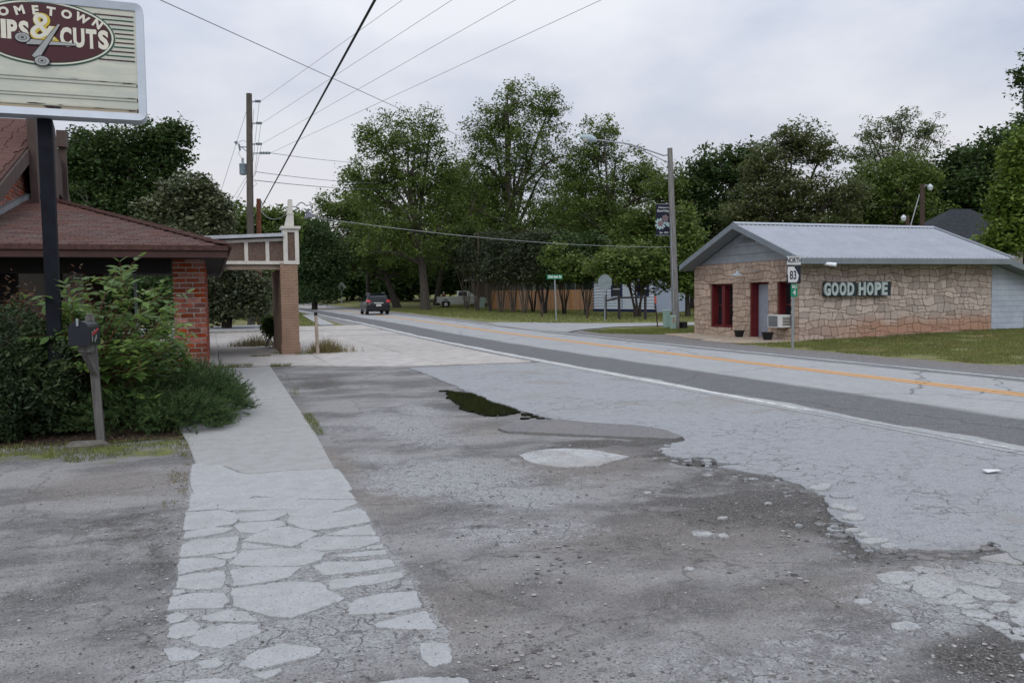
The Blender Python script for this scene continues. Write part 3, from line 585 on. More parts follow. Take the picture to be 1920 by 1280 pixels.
pieces(SWP, 280, 820, 2.782, M_conc_l, sidewalk, .007, -.04, 'sidewalk_piece', .007, .05, .003, 1.07, .02)

# ================================================================== CONCRETE FORECOURT beyond the lot
fore = layer('forecourt', [(-2.5, 20.6), (1.25, 20.45), (4.1, 18.75), (7.22, 18.55), (7.22, 26), (7.9, 46.8), (4.4, 46.6), (2.6, 41), (-2.5, 39)], -.05, .006, M_conc, label='old pinkish concrete forecourt under the canopy', kind='structure')
def fx(y): return 7.18 + roff(y) - .02
ylines = [(18.6, 23.6), (23.62, 27.6), (27.63, 31.6), (31.63, 35.6), (35.63, 40.8), (40.85, 46.6)]
for (y0, y1) in ylines:
    xs_ = [-2.5, .1, 2.6, 5.0, 99]
    for i in range(4):
        a0, a1 = xs_[i] + .01, xs_[i + 1] - .01; yl = y0
        q = [(a0, y0), (min(a1, fx(y0)), y0), (min(a1, fx(y1)), y1), (a0, y1)]
        if y0 < 19:
            f0 = lambda x: 20.45 if x < 1.3 else (20.45 - (x - 1.3) * .6 if x < 4.1 else 18.75 - (x - 4.1) * .05)
            if i == 0: q = [(a0, 20.6), (a1, 20.5), (a1, y1), (a0, y1)]
            else: q = [(a0, f0(a0)), ((a0 + min(a1, 7.2)) / 2, f0((a0 + min(a1, 7.2)) / 2)), (min(a1, 7.2), f0(min(a1, 7.2))), (min(a1, 7.2), y1), (a0, y1)]
        if y0 > 40 and i < 2: continue
        mb = MB(); q = rough_poly(q, .6, .008, .004, 1); dz = T(2, (y0 + y1) / 2)
        slab_piece(mb, q, -.04 + dz * .8, .028 + dz + random.uniform(-.004, .004), .02); mb.build('forecourt_slab', M_conc_p if i != 1 else M_conc_p, fore)
# kerbed drive beyond the canopy at the left
mb = MB(); mb.prism([(-4, 40.6, .02), (2.5, 40.9, .04), (3.6, 43, .06), (2.9, 47, .1), (-4, 44, .1)], (0, 0, .12)); mb.build('driveway', M_conc_l, None, label='light concrete drive beyond the canopy', kind='structure')
mb = MB(); mb.prism([(-4, 40.3, -.05), (2.6, 40.6, -.05), (2.5, 40.88, -.05), (-4, 40.58, -.05)], (0, 0, .2)); mb.build('kerb', M_conc, None, label='kerb of the light concrete drive', kind='structure')
mb = MB(); mb.prism([(5.6, 47.2, T(5, 47) + .02), (6.4, 47.2, T(5, 47) + .02), (7.8, 70, T(6, 70) + .02), (6.9, 70, T(6, 70) + .02)], (0, 0, .04)); mb.build('far_sidewalk', M_conc_l, None, label='strip of pavement running along the far verge', kind='structure')

# ================================================================== SIDE STREET, DRIVEWAY SLAB
up = [GT(960, 600), GT(1000, 605.5), GT(1100, 607), GT(1200, 606.5), GT(1310, 605.5)]; lw = [GT(1310, 610.2), GT(1240, 611.5), GT(1150, 614), GT(1090, 619), GT(1062, 624)]
sp = [(14.9, 45.5)] + [(p.x, p.y) for p in up[1:]] + [(60, 26), (60, 23.2)] + [(p.x, p.y) for p in lw] + [(14.2, 31.5), (13.9, 40)]
M_side = mat('side_street_asphalt', (.30, .31, .32), .9, .12, 2., .004)
def drape(name, poly, dz, m, **tg):
    vs = [(x, y, T(x, y) + dz) for x, y in poly]; mb = MB(); mb.add(vs, [tuple(range(len(vs)))]); return mb.build(name, m, None, **tg)
drape('side_street', roughen(sp, .6, .06, 3), .034, M_side, label='grey side street joining the highway beyond the stone building', kind='structure')
mb = MB(); q = GT(1020, 608.5); mb.box((17.0, 42.2, T(17, 42) + .042), (3.2, .45, .008), rad(-12)); mb.build('stop_line', M_white_w, None, label='worn white stop line across the side street mouth', kind='structure')
M_tan = mat('tan_paving', (.34, .28, .215), .9, .2, 3., .006, rand=.12, dirt=((.14, .12, .10), 2., .58))
pv = [(16.9, 28.6), (15.7, 24.0), (15.6, 21.9), (18.0, 22.2), (18.02, 28.6)]
paving = layer('entrance_paving', pv, -.04, .012, M_tan, label='cracked tan paving in front of the stone building', kind='structure')
seeds = [(x + random.uniform(-.2, .2), y + random.uniform(-.3, .3)) for x in np.arange(15.9, 18.1, .55) for y in np.arange(22.2, 28.6, .8)]
for s, c in zip(seeds, cells(seeds, [(15.6, 21.9), (18.04, 21.9), (18.04, 28.7), (16.8, 28.7), (15.6, 24)], .03)):
    if c and area(c) > .05: mb = MB(); slab_piece(mb, rough_poly(c, .15, .02, .12, 1), -.03, random.uniform(.03, .05), .015); mb.build('paving_piece', M_tan, paving)
# grass beside the sheet, loose gravel
M_peb = None
def octa_cloud(name, pts, sizes, m, tint=None, flat=.6, parent=None, **tg):
    N = len(pts); base = np.array([(1, 0, 0), (0, 1, 0), (-1, 0, 0), (0, -1, 0), (0, 0, 1), (0, 0, -1)], float)
    tri = np.array([(0, 1, 4), (1, 2, 4), (2, 3, 4), (3, 0, 4), (1, 0, 5), (2, 1, 5)]); r = rng.uniform(.6, 1.3, (N, 6, 1)) * base[None]
    a = rng.uniform(0, 6.28, N); ca, sa = np.cos(a)[:, None], np.sin(a)[:, None]; x = r[..., 0] * ca - r[..., 1] * sa; y = r[..., 0] * sa + r[..., 1] * ca
    r = np.stack([x, y, r[..., 2] * flat], -1) * sizes[:, None, None] + pts[:, None, :]; V = r[:, tri].reshape(-1, 3)
    t = None if tint is None else np.repeat(tint, 18, 0); return mesh_fast(name, V, 3, m, parent, tint=t, **tg)
b = NB('pebble'); a_ = b.n('ShaderNodeVertexColor', layer_name='tint'); M_peb = b.fin(a_.outputs[0], .9)
N = 14000; d = 2.6 + 13 * rng.random(N) ** 1.7; az_ = rng.uniform(rad(-14), rad(54), N); X = d * np.sin(az_); Y = d * np.cos(az_)
ok = ~((X > -.2) & (X < 1.0) & (Y > 4.6)) & ~inpoly(X, Y, apoly) & (Y < 18) & ~((Y > 9.9) & (X < 0)) & ~inpoly(X, Y, trace(pd_px)); ok |= (inpoly(X, Y, apoly) & (rng.random(N) < .12))
X = X[ok]; Y = Y[ok]; N = len(X); Z = TN(X, Y) + np.where(inpoly(X, Y, apoly), .021, .004); sz = .0025 + .009 * rng.random(N) ** 5 + (rng.random(N) < .004) * .012
gcol = rng.uniform(.06, .42, (N, 1)) * np.array([[1, .98, .96]]) ; octa_cloud('loose_gravel', np.stack([X, Y, Z], 1), sz, M_peb, gcol, label='loose stones and grit scattered over the lot', kind='stuff')

N = 1700; Xc = []; 
px_ = rng.uniform(500, 1920, 5000); py_ = rng.uniform(780, 1280, 5000); P3 = np.array([G(a, c)[:2] for a, c in zip(px_, py_)]); dn = fbm(P3[:, 0], P3[:, 1], 1.3, 88); ok = (dn > .5) & ~inpoly(P3[:, 0], P3[:, 1], apoly) & (P3[:, 0] > 1.05) & ~inpoly(P3[:, 0], P3[:, 1], trace(wp_px)); P3 = P3[ok]; N = len(P3)
Z = TN(P3[:, 0], P3[:, 1]) + .004; sz = .004 + .018 * rng.random(N) ** 4; t_ = np.where(rng.random((N, 1)) < .6, rng.uniform(.06, .16, (N, 1)), rng.uniform(.22, .38, (N, 1))) * np.array([[1, .97, .94]]); octa_cloud('asphalt_chips', np.stack([P3[:, 0], P3[:, 1], Z], 1), sz, M_peb, t_, .22, label='flat chips of broken asphalt lying on the lot', kind='stuff')
px_ = rng.uniform(250, 345, 900); py_ = rng.uniform(930, 1150, 900); P3 = np.array([(-.25 - abs(rng.normal()) * .16, y) for y in rng.uniform(3.0, 8.6, 520)]); N = len(P3); octa_cloud('edge_gravel', np.stack([P3[:, 0], P3[:, 1], np.full(N, .006)], 1), .003 + .010 * rng.random(N) ** 3, M_peb, rng.uniform(.08, .38, (N, 1)) * np.array([[1, 1, 1]]), .7, label='gravel gathered along the sidewalk left edge', kind='stuff')
# ================================================================== COMMON MATERIALS
M_brick = mat('red_brick', (.27, .080, .050), .85, .25, 9., .003, rand=.42, dirt=((.20, .15, .12), 6., .66))
M_mortar = mat('mortar', (.42, .39, .36), .95, .15, 20., .002)
M_shin = mat('red_shingle', (.086, .045, .038), .95, .3, 14., .003, rand=.2)
M_shin2 = mat('dark_slate_shingle', (.030, .034, .042), .95, .3, 6., .003)
M_brown = mat('brown_painted_wood', (.085, .062, .055), .8, .2, 5., .002, stretch=(1, 1, .3))
M_fascia_r = mat('maroon_fascia', (.060, .030, .027), .7, .15, 3., .001)
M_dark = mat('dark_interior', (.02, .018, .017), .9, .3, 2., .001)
M_iron = mat('dark_blue_steel', (.010, .012, .018), .8, .2, 8., .001, spec=.15)
M_alu = mat('white_aluminium', (.52, .58, .66), .4, .06, 3., .001)
M_cream = NB('cream_sign_face'); _b = M_cream; _P = _b.pos((1, 1, 4)); _n = _b.noise(_P, 3, 5)
M_cream = _b.fin(_b.mix(_b.ramp(_n, .35, .7), (.56, .55, .44), (.47, .47, .39)), .5, None)
M_wood_g = mat('weathered_grey_wood', (.19, .185, .182), .9, .3, 6., .006, stretch=(3, 3, .25))
M_wood_b = mat('brown_pole_wood', (.065, .045, .036), .9, .3, 5., .006, stretch=(3, 3, .25))
M_pole = mat('utility_pole_wood', (.095, .085, .075), .9, .3, 5., .006, stretch=(3, 3, .25))
M_galv = mat('galvanised_steel', (.28, .31, .33), .5, .12, 9., .001, metal=.4)
M_wire = mat('black_cable', (.012, .012, .016), .5, .1, 5., 0)
M_wireg = mat('grey_cable', (.20, .21, .23), .5, .1, 5., 0)
M_white = mat('white_paint', (.62, .64, .66), .6, .06, 4., .001)
M_glass = mat('dark_glass', (.018, .022, .026), .08, .2, 1., 0, spec=.6)
M_black = mat('black_plastic', (.012, .012, .014), .5, .2, 6., .001)
M_red = mat('red_paint', (.40, .03, .035), .5, .1, 6., .0)
def pmat(name, c, rough=.5, metal=0.): return mat(name, c, rough, .05, 6., 0, metal)
unit_v = [(a, b_, c) for a in (-.5, .5) for b_ in (-.5, .5) for c in (-.5, .5)]
def unit_box(name, m, ch=.08):
    import bmesh
    bm = bmesh.new(); bmesh.ops.create_cube(bm, size=1.0)
    for v in bm.verts: v.co += Vector((random.uniform(-1, 1), random.uniform(-1, 1), random.uniform(-1, 1))) * ch * .25
    me = bpy.data.meshes.new(name); bm.to_mesh(me); bm.free(); me.materials.append(m); return me
brick_me = [unit_box('brick', M_brick, .12) for _ in range(4)]
def brick_face(parent, o, u, n, width, height, course, blen, counter, depth=.05, gap=.022, clipf=None, stuff=None, proud=.006):
    """bricks as single objects on the face starting at o, running along u, facing n"""
    o = Vector(o); u = Vector(u); n = Vector(n); ang = math.atan2(u.y, u.x); nr = int(height / course)
    for r in range(nr):
        x = -(blen / 2 if r % 2 else 0) + 0.0
        while x < width - .02:
            a, b_ = max(x, 0), min(x + blen, width); x += blen
            if b_ - a < .04: continue
            c = o + u * ((a + b_) / 2) + Vector((0, 0, (r + .5) * course)) + n * (proud - depth / 2 + random.uniform(-.002, .003))
            if clipf and not clipf(c, (b_ - a) / 2): continue
            if counter[0] > 0:
                counter[0] -= 1
                inst('brick', random.choice(brick_me), parent, c, (0, 0, ang), (b_ - a - gap, depth, course - gap))
            elif stuff is not None: stuff.box(c, (b_ - a - gap, depth, course - gap), ang)
# ================================================================== LEFT BRICK BUILDING (porch, gable)
bb = thing('brick_building', (-4, 20, 0), 'red brick building with maroon shingle roof and open porch on the left', 'building')
cnt = [300]
# porch pier (front, near) and the piers behind it along the sidewalk
bstuff = MB()
def pier(x0, x1, y0, y1, z1, singles):
    mb = MB(); mb.bb(x0 + .012, x1 - .012, y0 + .012, y1 - .012, -.05, z1); p = mb.build('porch_pier', M_mortar, bb)
    c = cnt if singles else [0]
    brick_face(p, (x0, y0, 0), (1, 0, 0), (0, -1, 0), x1 - x0, z1, .0965, .245, c, stuff=bstuff)
    brick_face(p, (x1, y0, 0), (0, 1, 0), (1, 0, 0), y1 - y0, z1, .0965, .245, c, stuff=bstuff)
    return p
pier(-.71, -.12, 17.1, 17.65, 2.46, True)
for y in (20.4, 23.2, 26): pier(-.62, -.12, y, y + .5, 2.46, False)
# gable wall facing the highway
XW = -4.2
YA, ZA = 24.9, 6.30      # apex
def rake_z(y): return ZA - abs(y - YA) * (.405 if y < YA else .60)
def porch_z(y): return 2.58 + .223 * (y - 16.2)
mb = MB(); mb.prism([(XW, 17.0, 0), (XW, 31, 0), (XW, 31, rake_z(31)), (XW, YA, ZA), (XW, 17, rake_z(17))], (-.3, 0, 0)); gw = mb.build('gable_wall', M_mortar, bb)
brick_face(gw, (XW, 18.6, 2.8), (0, 1, 0), (1, 0, 0), 12.5, 3.6, .0965, .26, cnt, stuff=bstuff, clipf=lambda c, h: c.z < rake_z(c.y) - .26 and c.z > min(porch_z(c.y - h), 4.3) - .15 and (c.y < 23.9 or c.y > 25.4), proud=.01)
bstuff.build('brick', M_brick, bb, kind='stuff')
# main roof
mb = MB()
for (ya, yb) in ((16.2, YA), (YA, 31.6)):
    mb.prism([(XW + .28, ya, rake_z(ya)), (XW + .28, yb, rake_z(yb)), (XW - 12, yb, rake_z(yb)), (XW - 12, ya, rake_z(ya))], (0, 0, .07))
mroof = mb.build('main_roof', M_shin, bb)
# rake boards
mb = MB(); mb.bar((XW + .30, 17, rake_z(17) - .14), (XW + .30, YA, rake_z(YA) - .14), .05, .30); mb.bar((XW + .30, YA, rake_z(YA) - .14), (XW + .30, 31.6, rake_z(31.6) - .14), .05, .30); mb.build('rake_board', M_brown, bb)
# shingle courses on the main roof
sh_me = [unit_box('shingle', M_shin, .04) for _ in range(4)]
st = MB(); sl = .405; cs = math.cos(math.atan(sl))
for r in range(44):
    y = 16.6 + r * .205
    if y > YA - .1: break
    x = XW + .25
    x -= random.uniform(0, .15)
    while x > XW - 7.5:
        st.box((x - .165, y, rake_z(y) + .085 + random.uniform(-.003, .003)), (.315, .25, .014), M=Matrix.Rotation(math.atan(sl), 3, 'X')); x -= .335
st.build('shingle', M_shin, mroof, kind='stuff')
# porch hip roof: corner, peak where the hip meets the wall
HC = Vector((.30, 16.2, 2.585)); HP = Vector((XW, 23.9, 4.30))
mb = MB(); th = .06
xl = -9.0
f1 = [(xl, 16.2, 2.585), tuple(HC), tuple(HP), (XW, 23.9, 4.30), (xl, 23.9, 4.3)]
mb.add([(xl, 16.2, 2.585), tuple(HC), tuple(HP), (xl, 23.9, 4.3), (xl, 16.2, 2.525), (HC.x, HC.y, 2.525), (HP.x, HP.y, 4.24), (xl, 23.9, 4.24)], [(0, 1, 2, 3), (7, 6, 5, 4), (0, 4, 5, 1)])
mb.add([tuple(HC), (.30, 30, 2.585), (XW, 30, 4.3), tuple(HP), (.30, 16.2, 2.525), (.30, 30, 2.525)], [(0, 1, 2, 3), (0, 4, 5, 1)])
proof = mb.build('porch_roof', M_shin, bb)
# shingles on the front plane, single near the camera
slope = math.atan(.223); n_single = [300]; st = MB(); rows = int(7.7 / .16)
def hipx(y): t = (y - 16.2) / 7.7; return HC.x + (HP.x - HC.x) * t
for r in range(rows):
    y = 16.28 + r * .16; x = hipx(y) - .03 - (.0 if r % 2 else .15)
    if y > 23.8: break
    x0 = XW if y > 17.2 else -6
    first = True
    while x > max(-5.2, XW + .05 if y > 17.3 else -5.2):
        wd = .30; z = porch_z(y) + .010 + .006 * random.random()
        if n_single[0] > 0 and x > -4.4: n_single[0] -= 1; inst('shingle', random.choice(sh_me), proof, (x - wd / 2, y, z), (slope, 0, 0), (wd - .012, .2, .014))
        else: st.box((x - wd / 2, y, z), (wd - .012, .2, .014), M=Matrix.Rotation(slope, 3, 'X'))
        x -= wd
    # wall side plane
for r in range(26):
    x = .28 - r * .17; z = 2.585 + (HC.x - x) * .3815 + .012
    y = 16.2 + (HC.x - x) / 4.5 * 7.7
    while y < 29: st.box((x, y + .15, z), (.2, .288, .014), M=Matrix.Rotation(math.atan(.3815), 3, 'Y')); y += .3
st.build('shingle', M_shin, proof, kind='stuff')
hv = MB(); d = (HP - HC); nh = 34
for i in range(nh):
    a = HC + d * (i / nh); e = HC + d * ((i + 1.25) / nh); hv.bar(a + Vector((0, 0, .035 + .012 * (1))), e + Vector((0, 0, .022)), .26, .02)
hv.build('hip_cap', M_shin, proof)
mb = MB(); mb.bb(xl, .28, 16.14, 16.19, 2.37, 2.50); mb.build('fascia', M_fascia_r, bb); mb = MB(); mb.bb(.245, .295, 16.19, 30, 2.37, 2.50); mb.build('fascia', M_fascia_r, bb)
mb = MB()
for i in range(18): mb.bb(.30 - (i + 1) * .42 + .006, .30 - i * .42, 16.10, 16.16, 2.50, 2.585)
mb.build('eave_edge', M_shin, bb)
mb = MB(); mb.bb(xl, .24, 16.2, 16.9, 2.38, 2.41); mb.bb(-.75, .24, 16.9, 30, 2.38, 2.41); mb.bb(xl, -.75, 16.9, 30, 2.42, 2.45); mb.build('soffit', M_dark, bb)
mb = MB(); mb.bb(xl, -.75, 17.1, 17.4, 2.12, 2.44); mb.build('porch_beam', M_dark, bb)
mb = MB(); mb.bar((XW + .05, 16.6, porch_z(16.6) + .06), (XW + .05, 23.9, porch_z(23.9) + .06), .14, .14); mb.build('flashing', M_galv, bb)
# timber gable frame
mb = MB(); mb.bar((XW + .38, 22.15, 3.75), (XW + .38, 21.85, 6.6), .16, .16, (0, 1, 0)); mb.build('gable_post', M_brown, bb)
mb = MB(); mb.bar((XW + .38, 26.4, 3.6), (XW + .38, 26.3, 6.05), .17, .17, (0, 1, 0)); mb.bb(XW + .26, XW + .5, 26.1, 26.5, 5.9, 6.35); mb.build('gable_post', M_brown, bb)
mb = MB(); mb.prism([(XW + .30, y, z) for y, z in [(22.1, 4.75), (22.5, 4.7), (22.9, 4.1), (23.8, 3.7), (25.1, 3.7), (25.6, 4.55), (26.2, 4.45), (26.2, 5.3), (25.95, 5.5), (25.7, 5.6), (25.3, 6.25), (24.8, 6.5), (24.0, 6.6), (22.8, 6.5), (22.1, 5.9)]], (.06, 0, 0)); mb.build('gable_panel', M_brown, bb)
mb = MB(); mb.bar((XW + .2, 26.8, 4.9), (XW + .2, 28.4, 3.6), .08, .12); mb.build('rake_board', M_brown, bb)
# porch interior: walls, door, window, column, floor
mb = MB(); mb.bb(-9, XW, 21.0, 21.2, 0, 2.42); mb.bb(XW - .2, XW, 17.5, 21, 0, 2.42); mb.build('porch_wall', M_brown, bb)
mb = MB(); mb.bb(-2.95, -2.6, 19.6, 19.9, 0, 2.42); mb.build('porch_column', mat('dull_white_column', (.30, .29, .28), .7), bb)
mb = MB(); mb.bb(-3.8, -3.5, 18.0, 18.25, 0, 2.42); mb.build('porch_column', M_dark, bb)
mb = MB(); mb.bb(-9, -.5, 17.0, 27, -.02, .06); mb.build('porch_floor', M_conc, bb)
mb = MB(); mb.bb(-1.62, -1.56, 20.0, 20.06, 0, 2.42); mb.build('downpipe', M_galv, bb)
mb = MB(); mb.bb(-4.3, -3.0, 27.0, 27.15, 0, 2.42); mb.build('porch_wall', M_brown, bb)

# ================================================================== FILLING STATION CANOPY
M_tanb = NB('tan_painted_brick'); _b = M_tanb; g_ = _b.n('ShaderNodeNewGeometry'); sx_ = _b.n('ShaderNodeSeparateXYZ', ins={0: g_.outputs['Position']}); cb = _b.n('ShaderNodeCombineXYZ', ins={0: _b.math('ADD', sx_.outputs[0], sx_.outputs[1]), 1: sx_.outputs[2], 2: 0.})
br = _b.n('ShaderNodeTexBrick', ins={'Vector': cb.outputs[0], 'Color1': (1, 1, 1), 'Color2': (.8, .8, .8), 'Mortar': (0, 0, 0), 'Scale': 1., 'Mortar Size': .008, 'Mortar Smooth': .3, 'Brick Width': .21, 'Row Height': .075}); nn_ = _b.noise(_b.pos(), 3, 5)
M_tanb = _b.fin(_b.mix(_b.math('MULTIPLY', br.outputs['Fac'], .28), _b.mix(_b.ramp(nn_, .3, .7), (.25, .165, .12), (.30, .20, .145)), (.13, .085, .06)), .85, _b.math('MULTIPLY', br.outputs['Fac'], -1.), .008)
M_tbrown = mat('brown_stucco_panel', (.135, .095, .078), .9, .25, 14., .004)
M_trim = mat('cream_trim', (.55, .54, .50), .6, .08, 5., .001, dirt=((.3, .28, .25), 3., .66))
cn = thing('station_canopy', (2.07, 24.5, 0), 'tan brick column canopy of an old filling station with white trimmed panels', 'canopy')
M_tanl = MB(); M_tanl.bb(1.83, 2.31, 24.3, 24.78, .34, 2.6); M_tanl.build('brick_column', M_tanb, cn)
mb = MB(); mb.bb(1.81, 2.33, 24.28, 24.80, 0, .34); mb.build('column_base', M_tanb, cn)
mb = MB(); mb.bb(1.84, 2.22, 24.79, 28.1, 0, 2.45); mb.build('pier_wall', M_tanb, cn)
mb = MB(); mb.bb(-3.2, 2.2, 24.45, 24.70, 2.43, 2.62); mb.build('soffit_beam', mat('soffit', (.24, .19, .15), .8), cn)
mb = MB(); mb.prism([(-3.2, 24.42, 2.66), (1.93, 24.42, 2.66), (1.93, 24.42, 3.34), (-3.2, 24.42, 3.05)], (0, 3.6, 0)); mb.build('canopy_box', M_tbrown, cn)
mb = MB(); mb.bb(-3.2, 1.93, 24.36, 24.42, 2.58, 2.67); mb.build('bottom_trim', M_trim, cn)
for x in (1.50, .93, .33, -.3, -.9, -1.5): mb = MB(); mb.bb(x - .05, x + .05, 24.37, 24.418, 2.67, 3.30 + (x - 1.93) * .05); mb.build('trim_post', M_trim, cn)
mb = MB(); mb.prism([(-3.2, 24.36, 2.97), (1.93, 24.36, 3.24), (1.93, 24.36, 3.32), (-3.2, 24.36, 3.05)], (0, .06, 0)); mb.build('top_trim', M_trim, cn)
mb = MB(); mb.prism([(-3.3, 24.15, 3.08), (1.93, 24.15, 3.36), (1.93, 24.15, 3.45), (-3.3, 24.15, 3.17)], (0, 4.1, 0)); mb.build('canopy_roof', mat('pale_metal_roof', (.40, .43, .47), .5), cn)
mb = MB(); mb.bb(1.96, 2.31, 24.33, 24.75, 2.64, 3.56); mb.build('pylon_panel', M_tbrown, cn)
mb = MB()
for (a, c, e, f) in [(1.93, 2.05, 2.58, 3.58), (2.25, 2.36, 2.58, 3.58)]: mb.bb(a, c, 24.27, 24.8, e, f)
mb.bb(2.05, 2.25, 24.28, 24.33, 2.58, 2.68); mb.bb(2.05, 2.25, 24.28, 24.33, 3.48, 3.58); mb.build('pylon_frame', M_trim, cn)
mb = MB(); mb.bb(1.88, 2.41, 24.2, 24.86, 3.58, 3.65); mb.build('pylon_cap', M_trim, cn)
mb = MB(); mb.prism([(1.99, 24.4, 3.65), (2.25, 24.4, 3.65), (2.245, 24.4, 4.02), (2.09, 24.4, 4.02), (2.04, 24.4, 3.85)], (0, .26, 0)); mb.prism([(2.09, 24.42, 4.02), (2.225, 24.42, 4.02), (2.225, 24.42, 4.42), (2.11, 24.42, 4.42)], (0, .2, 0)); mb.bb(2.07, 2.26, 24.38, 24.66, 4.0, 4.04); mb.build('finial', M_trim, cn)
mb = MB(); pts = [Vector((2.22, 24.45, 4.22))] + [Vector((2.32 + .2 * t, 24.4, 4.21 + .13 * math.sin(t * 2.0) - (.0 if t < 1.2 else 0))) for t in np.linspace(0, 1.4, 6)] + [Vector((2.72, 24.4, 4.28)), Vector((2.76, 24.4, 4.18)), Vector((2.72, 24.4, 4.09))]
mb.tube(pts, .018, 6); ga = mb.build('gooseneck', M_galv, cn, smooth=True)
mb = MB(); mb.lathe((2.69, 24.4, 3.93), [(.17, 0), (.15, .04), (.06, .10), (.035, .20), (.0, .21)], 14, Matrix.Rotation(rad(-20), 3, 'Y')); mb.build('lamp_shade', mat('grey_enamel', (.13, .13, .17), .4), ga, smooth=True)
# bollard pipe
bp = GT(596, 665); t_ = thing('bollard', bp, 'leaning tan pipe post with a dark cap in the tall weeds beside the canopy', 'post')
top = bp + Vector((-.03, 0, 1.15)); mb = MB(); mb.cyl(bp, top, .05, .045, 12); mb.build('pipe', mat('tan_pipe', (.32, .27, .22), .7, .2), t_, smooth=True); mb = MB(); mb.cyl(top - Vector((0, 0, .03)), top + Vector((0, 0, .06)), .05, .05, 12); mb.build('cap', M_black, t_)

# ================================================================== STONE BUILDING
X0, Y0, X1, Y1, ZT = 18.1, 22.35, 26.6, 28.6, 2.72
M_mort2 = mat('brown_mortar', (.235, .165, .13), .95, .2, 8., .004)
M_blk = NB('pale_blue_block'); _b = M_blk; g_ = _b.n('ShaderNodeNewGeometry'); sx_ = _b.n('ShaderNodeSeparateXYZ', ins={0: g_.outputs['Position']}); cb = _b.n('ShaderNodeCombineXYZ', ins={0: _b.math('ADD', sx_.outputs[0], sx_.outputs[1]), 1: sx_.outputs[2], 2: 0.})
br = _b.n('ShaderNodeTexBrick', ins={'Vector': cb.outputs[0], 'Scale': 1., 'Mortar Size': .006, 'Brick Width': .4, 'Row Height': .2}); nn_ = _b.noise(_b.pos(), 2, 5)
M_blk = _b.fin(_b.mix(_b.math('MULTIPLY', br.outputs['Fac'], .3), _b.mix(_b.ramp(nn_, .3, .7), (.33, .38, .46), (.40, .45, .53)), (.2, .22, .26)), .8, _b.math('MULTIPLY', br.outputs['Fac'], -1.), .01)
M_siding = mat('blue_grey_siding', (.25, .28, .31), .7, .1, 4., .002, rand=.06)
M_oxred = mat('oxblood_paint', (.115, .012, .016), .6, .15, 4., .001)
M_metal_roof = mat('blue_grey_metal_roofing', (.33, .36, .41), .5, .07, 1.5, .001, metal=.0, dirt=((.25, .28, .33), 1.2, .6))
def stone_mat(name, a, c, stain):
    b = NB(name); P = b.pos(); n = b.noise(P, 5, 6, .65); nf = b.noise(P, 28, 5, .7); oi = b.n('ShaderNodeObjectInfo')
    rr = oi.outputs['Random']; col = b.mix(rr, a, c); col = b.mix(b.ramp(n, .5, .7, 0, .45), col, (.25, .18, .14)); col = b.mix(b.ramp(nf, .5, .8, 0, .35), col, (.16, .13, .11))
    hs = b.n('ShaderNodeHueSaturation', ins={'Color': col, 'Value': b.math('MULTIPLY_ADD', b.math('FRACT', b.math('MULTIPLY', rr, 7.3)), .4, .8)}); col = hs.outputs[0]
    if stain:
        z = b.n('ShaderNodeSeparateXYZ', ins={0: b.n('ShaderNodeNewGeometry').outputs['Position']}); nb = b.noise(P, 1.1, 4); lv = b.math('ADD', z.outputs[2], b.math('MULTIPLY', b.math('SUBTRACT', .5, nb), .5)); xr = b.ramp(z.outputs[0], 18.6, 21.5, .3, 1.)
        col = b.mix(b.math('MULTIPLY', b.ramp(lv, .35, .85, .72, 0), xr), col, (.38, .185, .10))
    return b.fin(col, .9, b.math('ADD', nf, n), .02)
M_stone_s = stone_mat('grey_tan_fieldstone', (.385, .332, .30), (.475, .412, .37), True); M_stone_f = stone_mat('tan_fieldstone', (.48, .37, .29), (.41, .32, .255), False)
sb = thing('stone_building', (22, 25.4, 0), 'low fieldstone building with pale metal roof and oxblood windows across the highway', 'building')
WD = .38      # wall thickness
openings = [(26.0, 27.46, .32, 1.96), (23.93, 24.97, .04, 1.98), (22.72, 23.45, .42, 1.98)]
mb = MB(); ys = sorted([Y0, Y1] + [o[0] for o in openings] + [o[1] for o in openings])
for i in range(len(ys) - 1):
    op = [o for o in openings if o[0] <= ys[i] + 1e-4 and o[1] >= ys[i + 1] - 1e-4]
    if op: o = op[0]; mb.bb(X0, X0 + WD, ys[i], ys[i + 1], -.1, o[2]); mb.bb(X0, X0 + WD, ys[i], ys[i + 1], o[3], ZT)
    else: mb.bb(X0, X0 + WD, ys[i], ys[i + 1], -.1, ZT)
fw = mb.build('front_wall', M_mort2, sb)
mb = MB(); mb.bb(X0 + WD, X1, Y0, Y0 + .3, -.1, ZT); sw_ = mb.build('side_wall', M_mort2, sb)
mb = MB(); mb.bb(X0 + WD, X1, Y1 - .3, Y1, -.1, ZT); mb.bb(X1 - .3, X1, Y0 + .3, Y1 - .3, -.1, ZT); mb.build('rear_wall', M_blk, sb)
mb = MB(); mb.bb(X0 + WD, X1 - .3, Y0 + .3, Y1 - .3, 2.5, 2.55); mb.bb(X0 + 1.6, X0 + 1.65, Y0 + .3, Y1 - .3, 0, 2.5); mb.build('inner_wall', M_dark, sb)
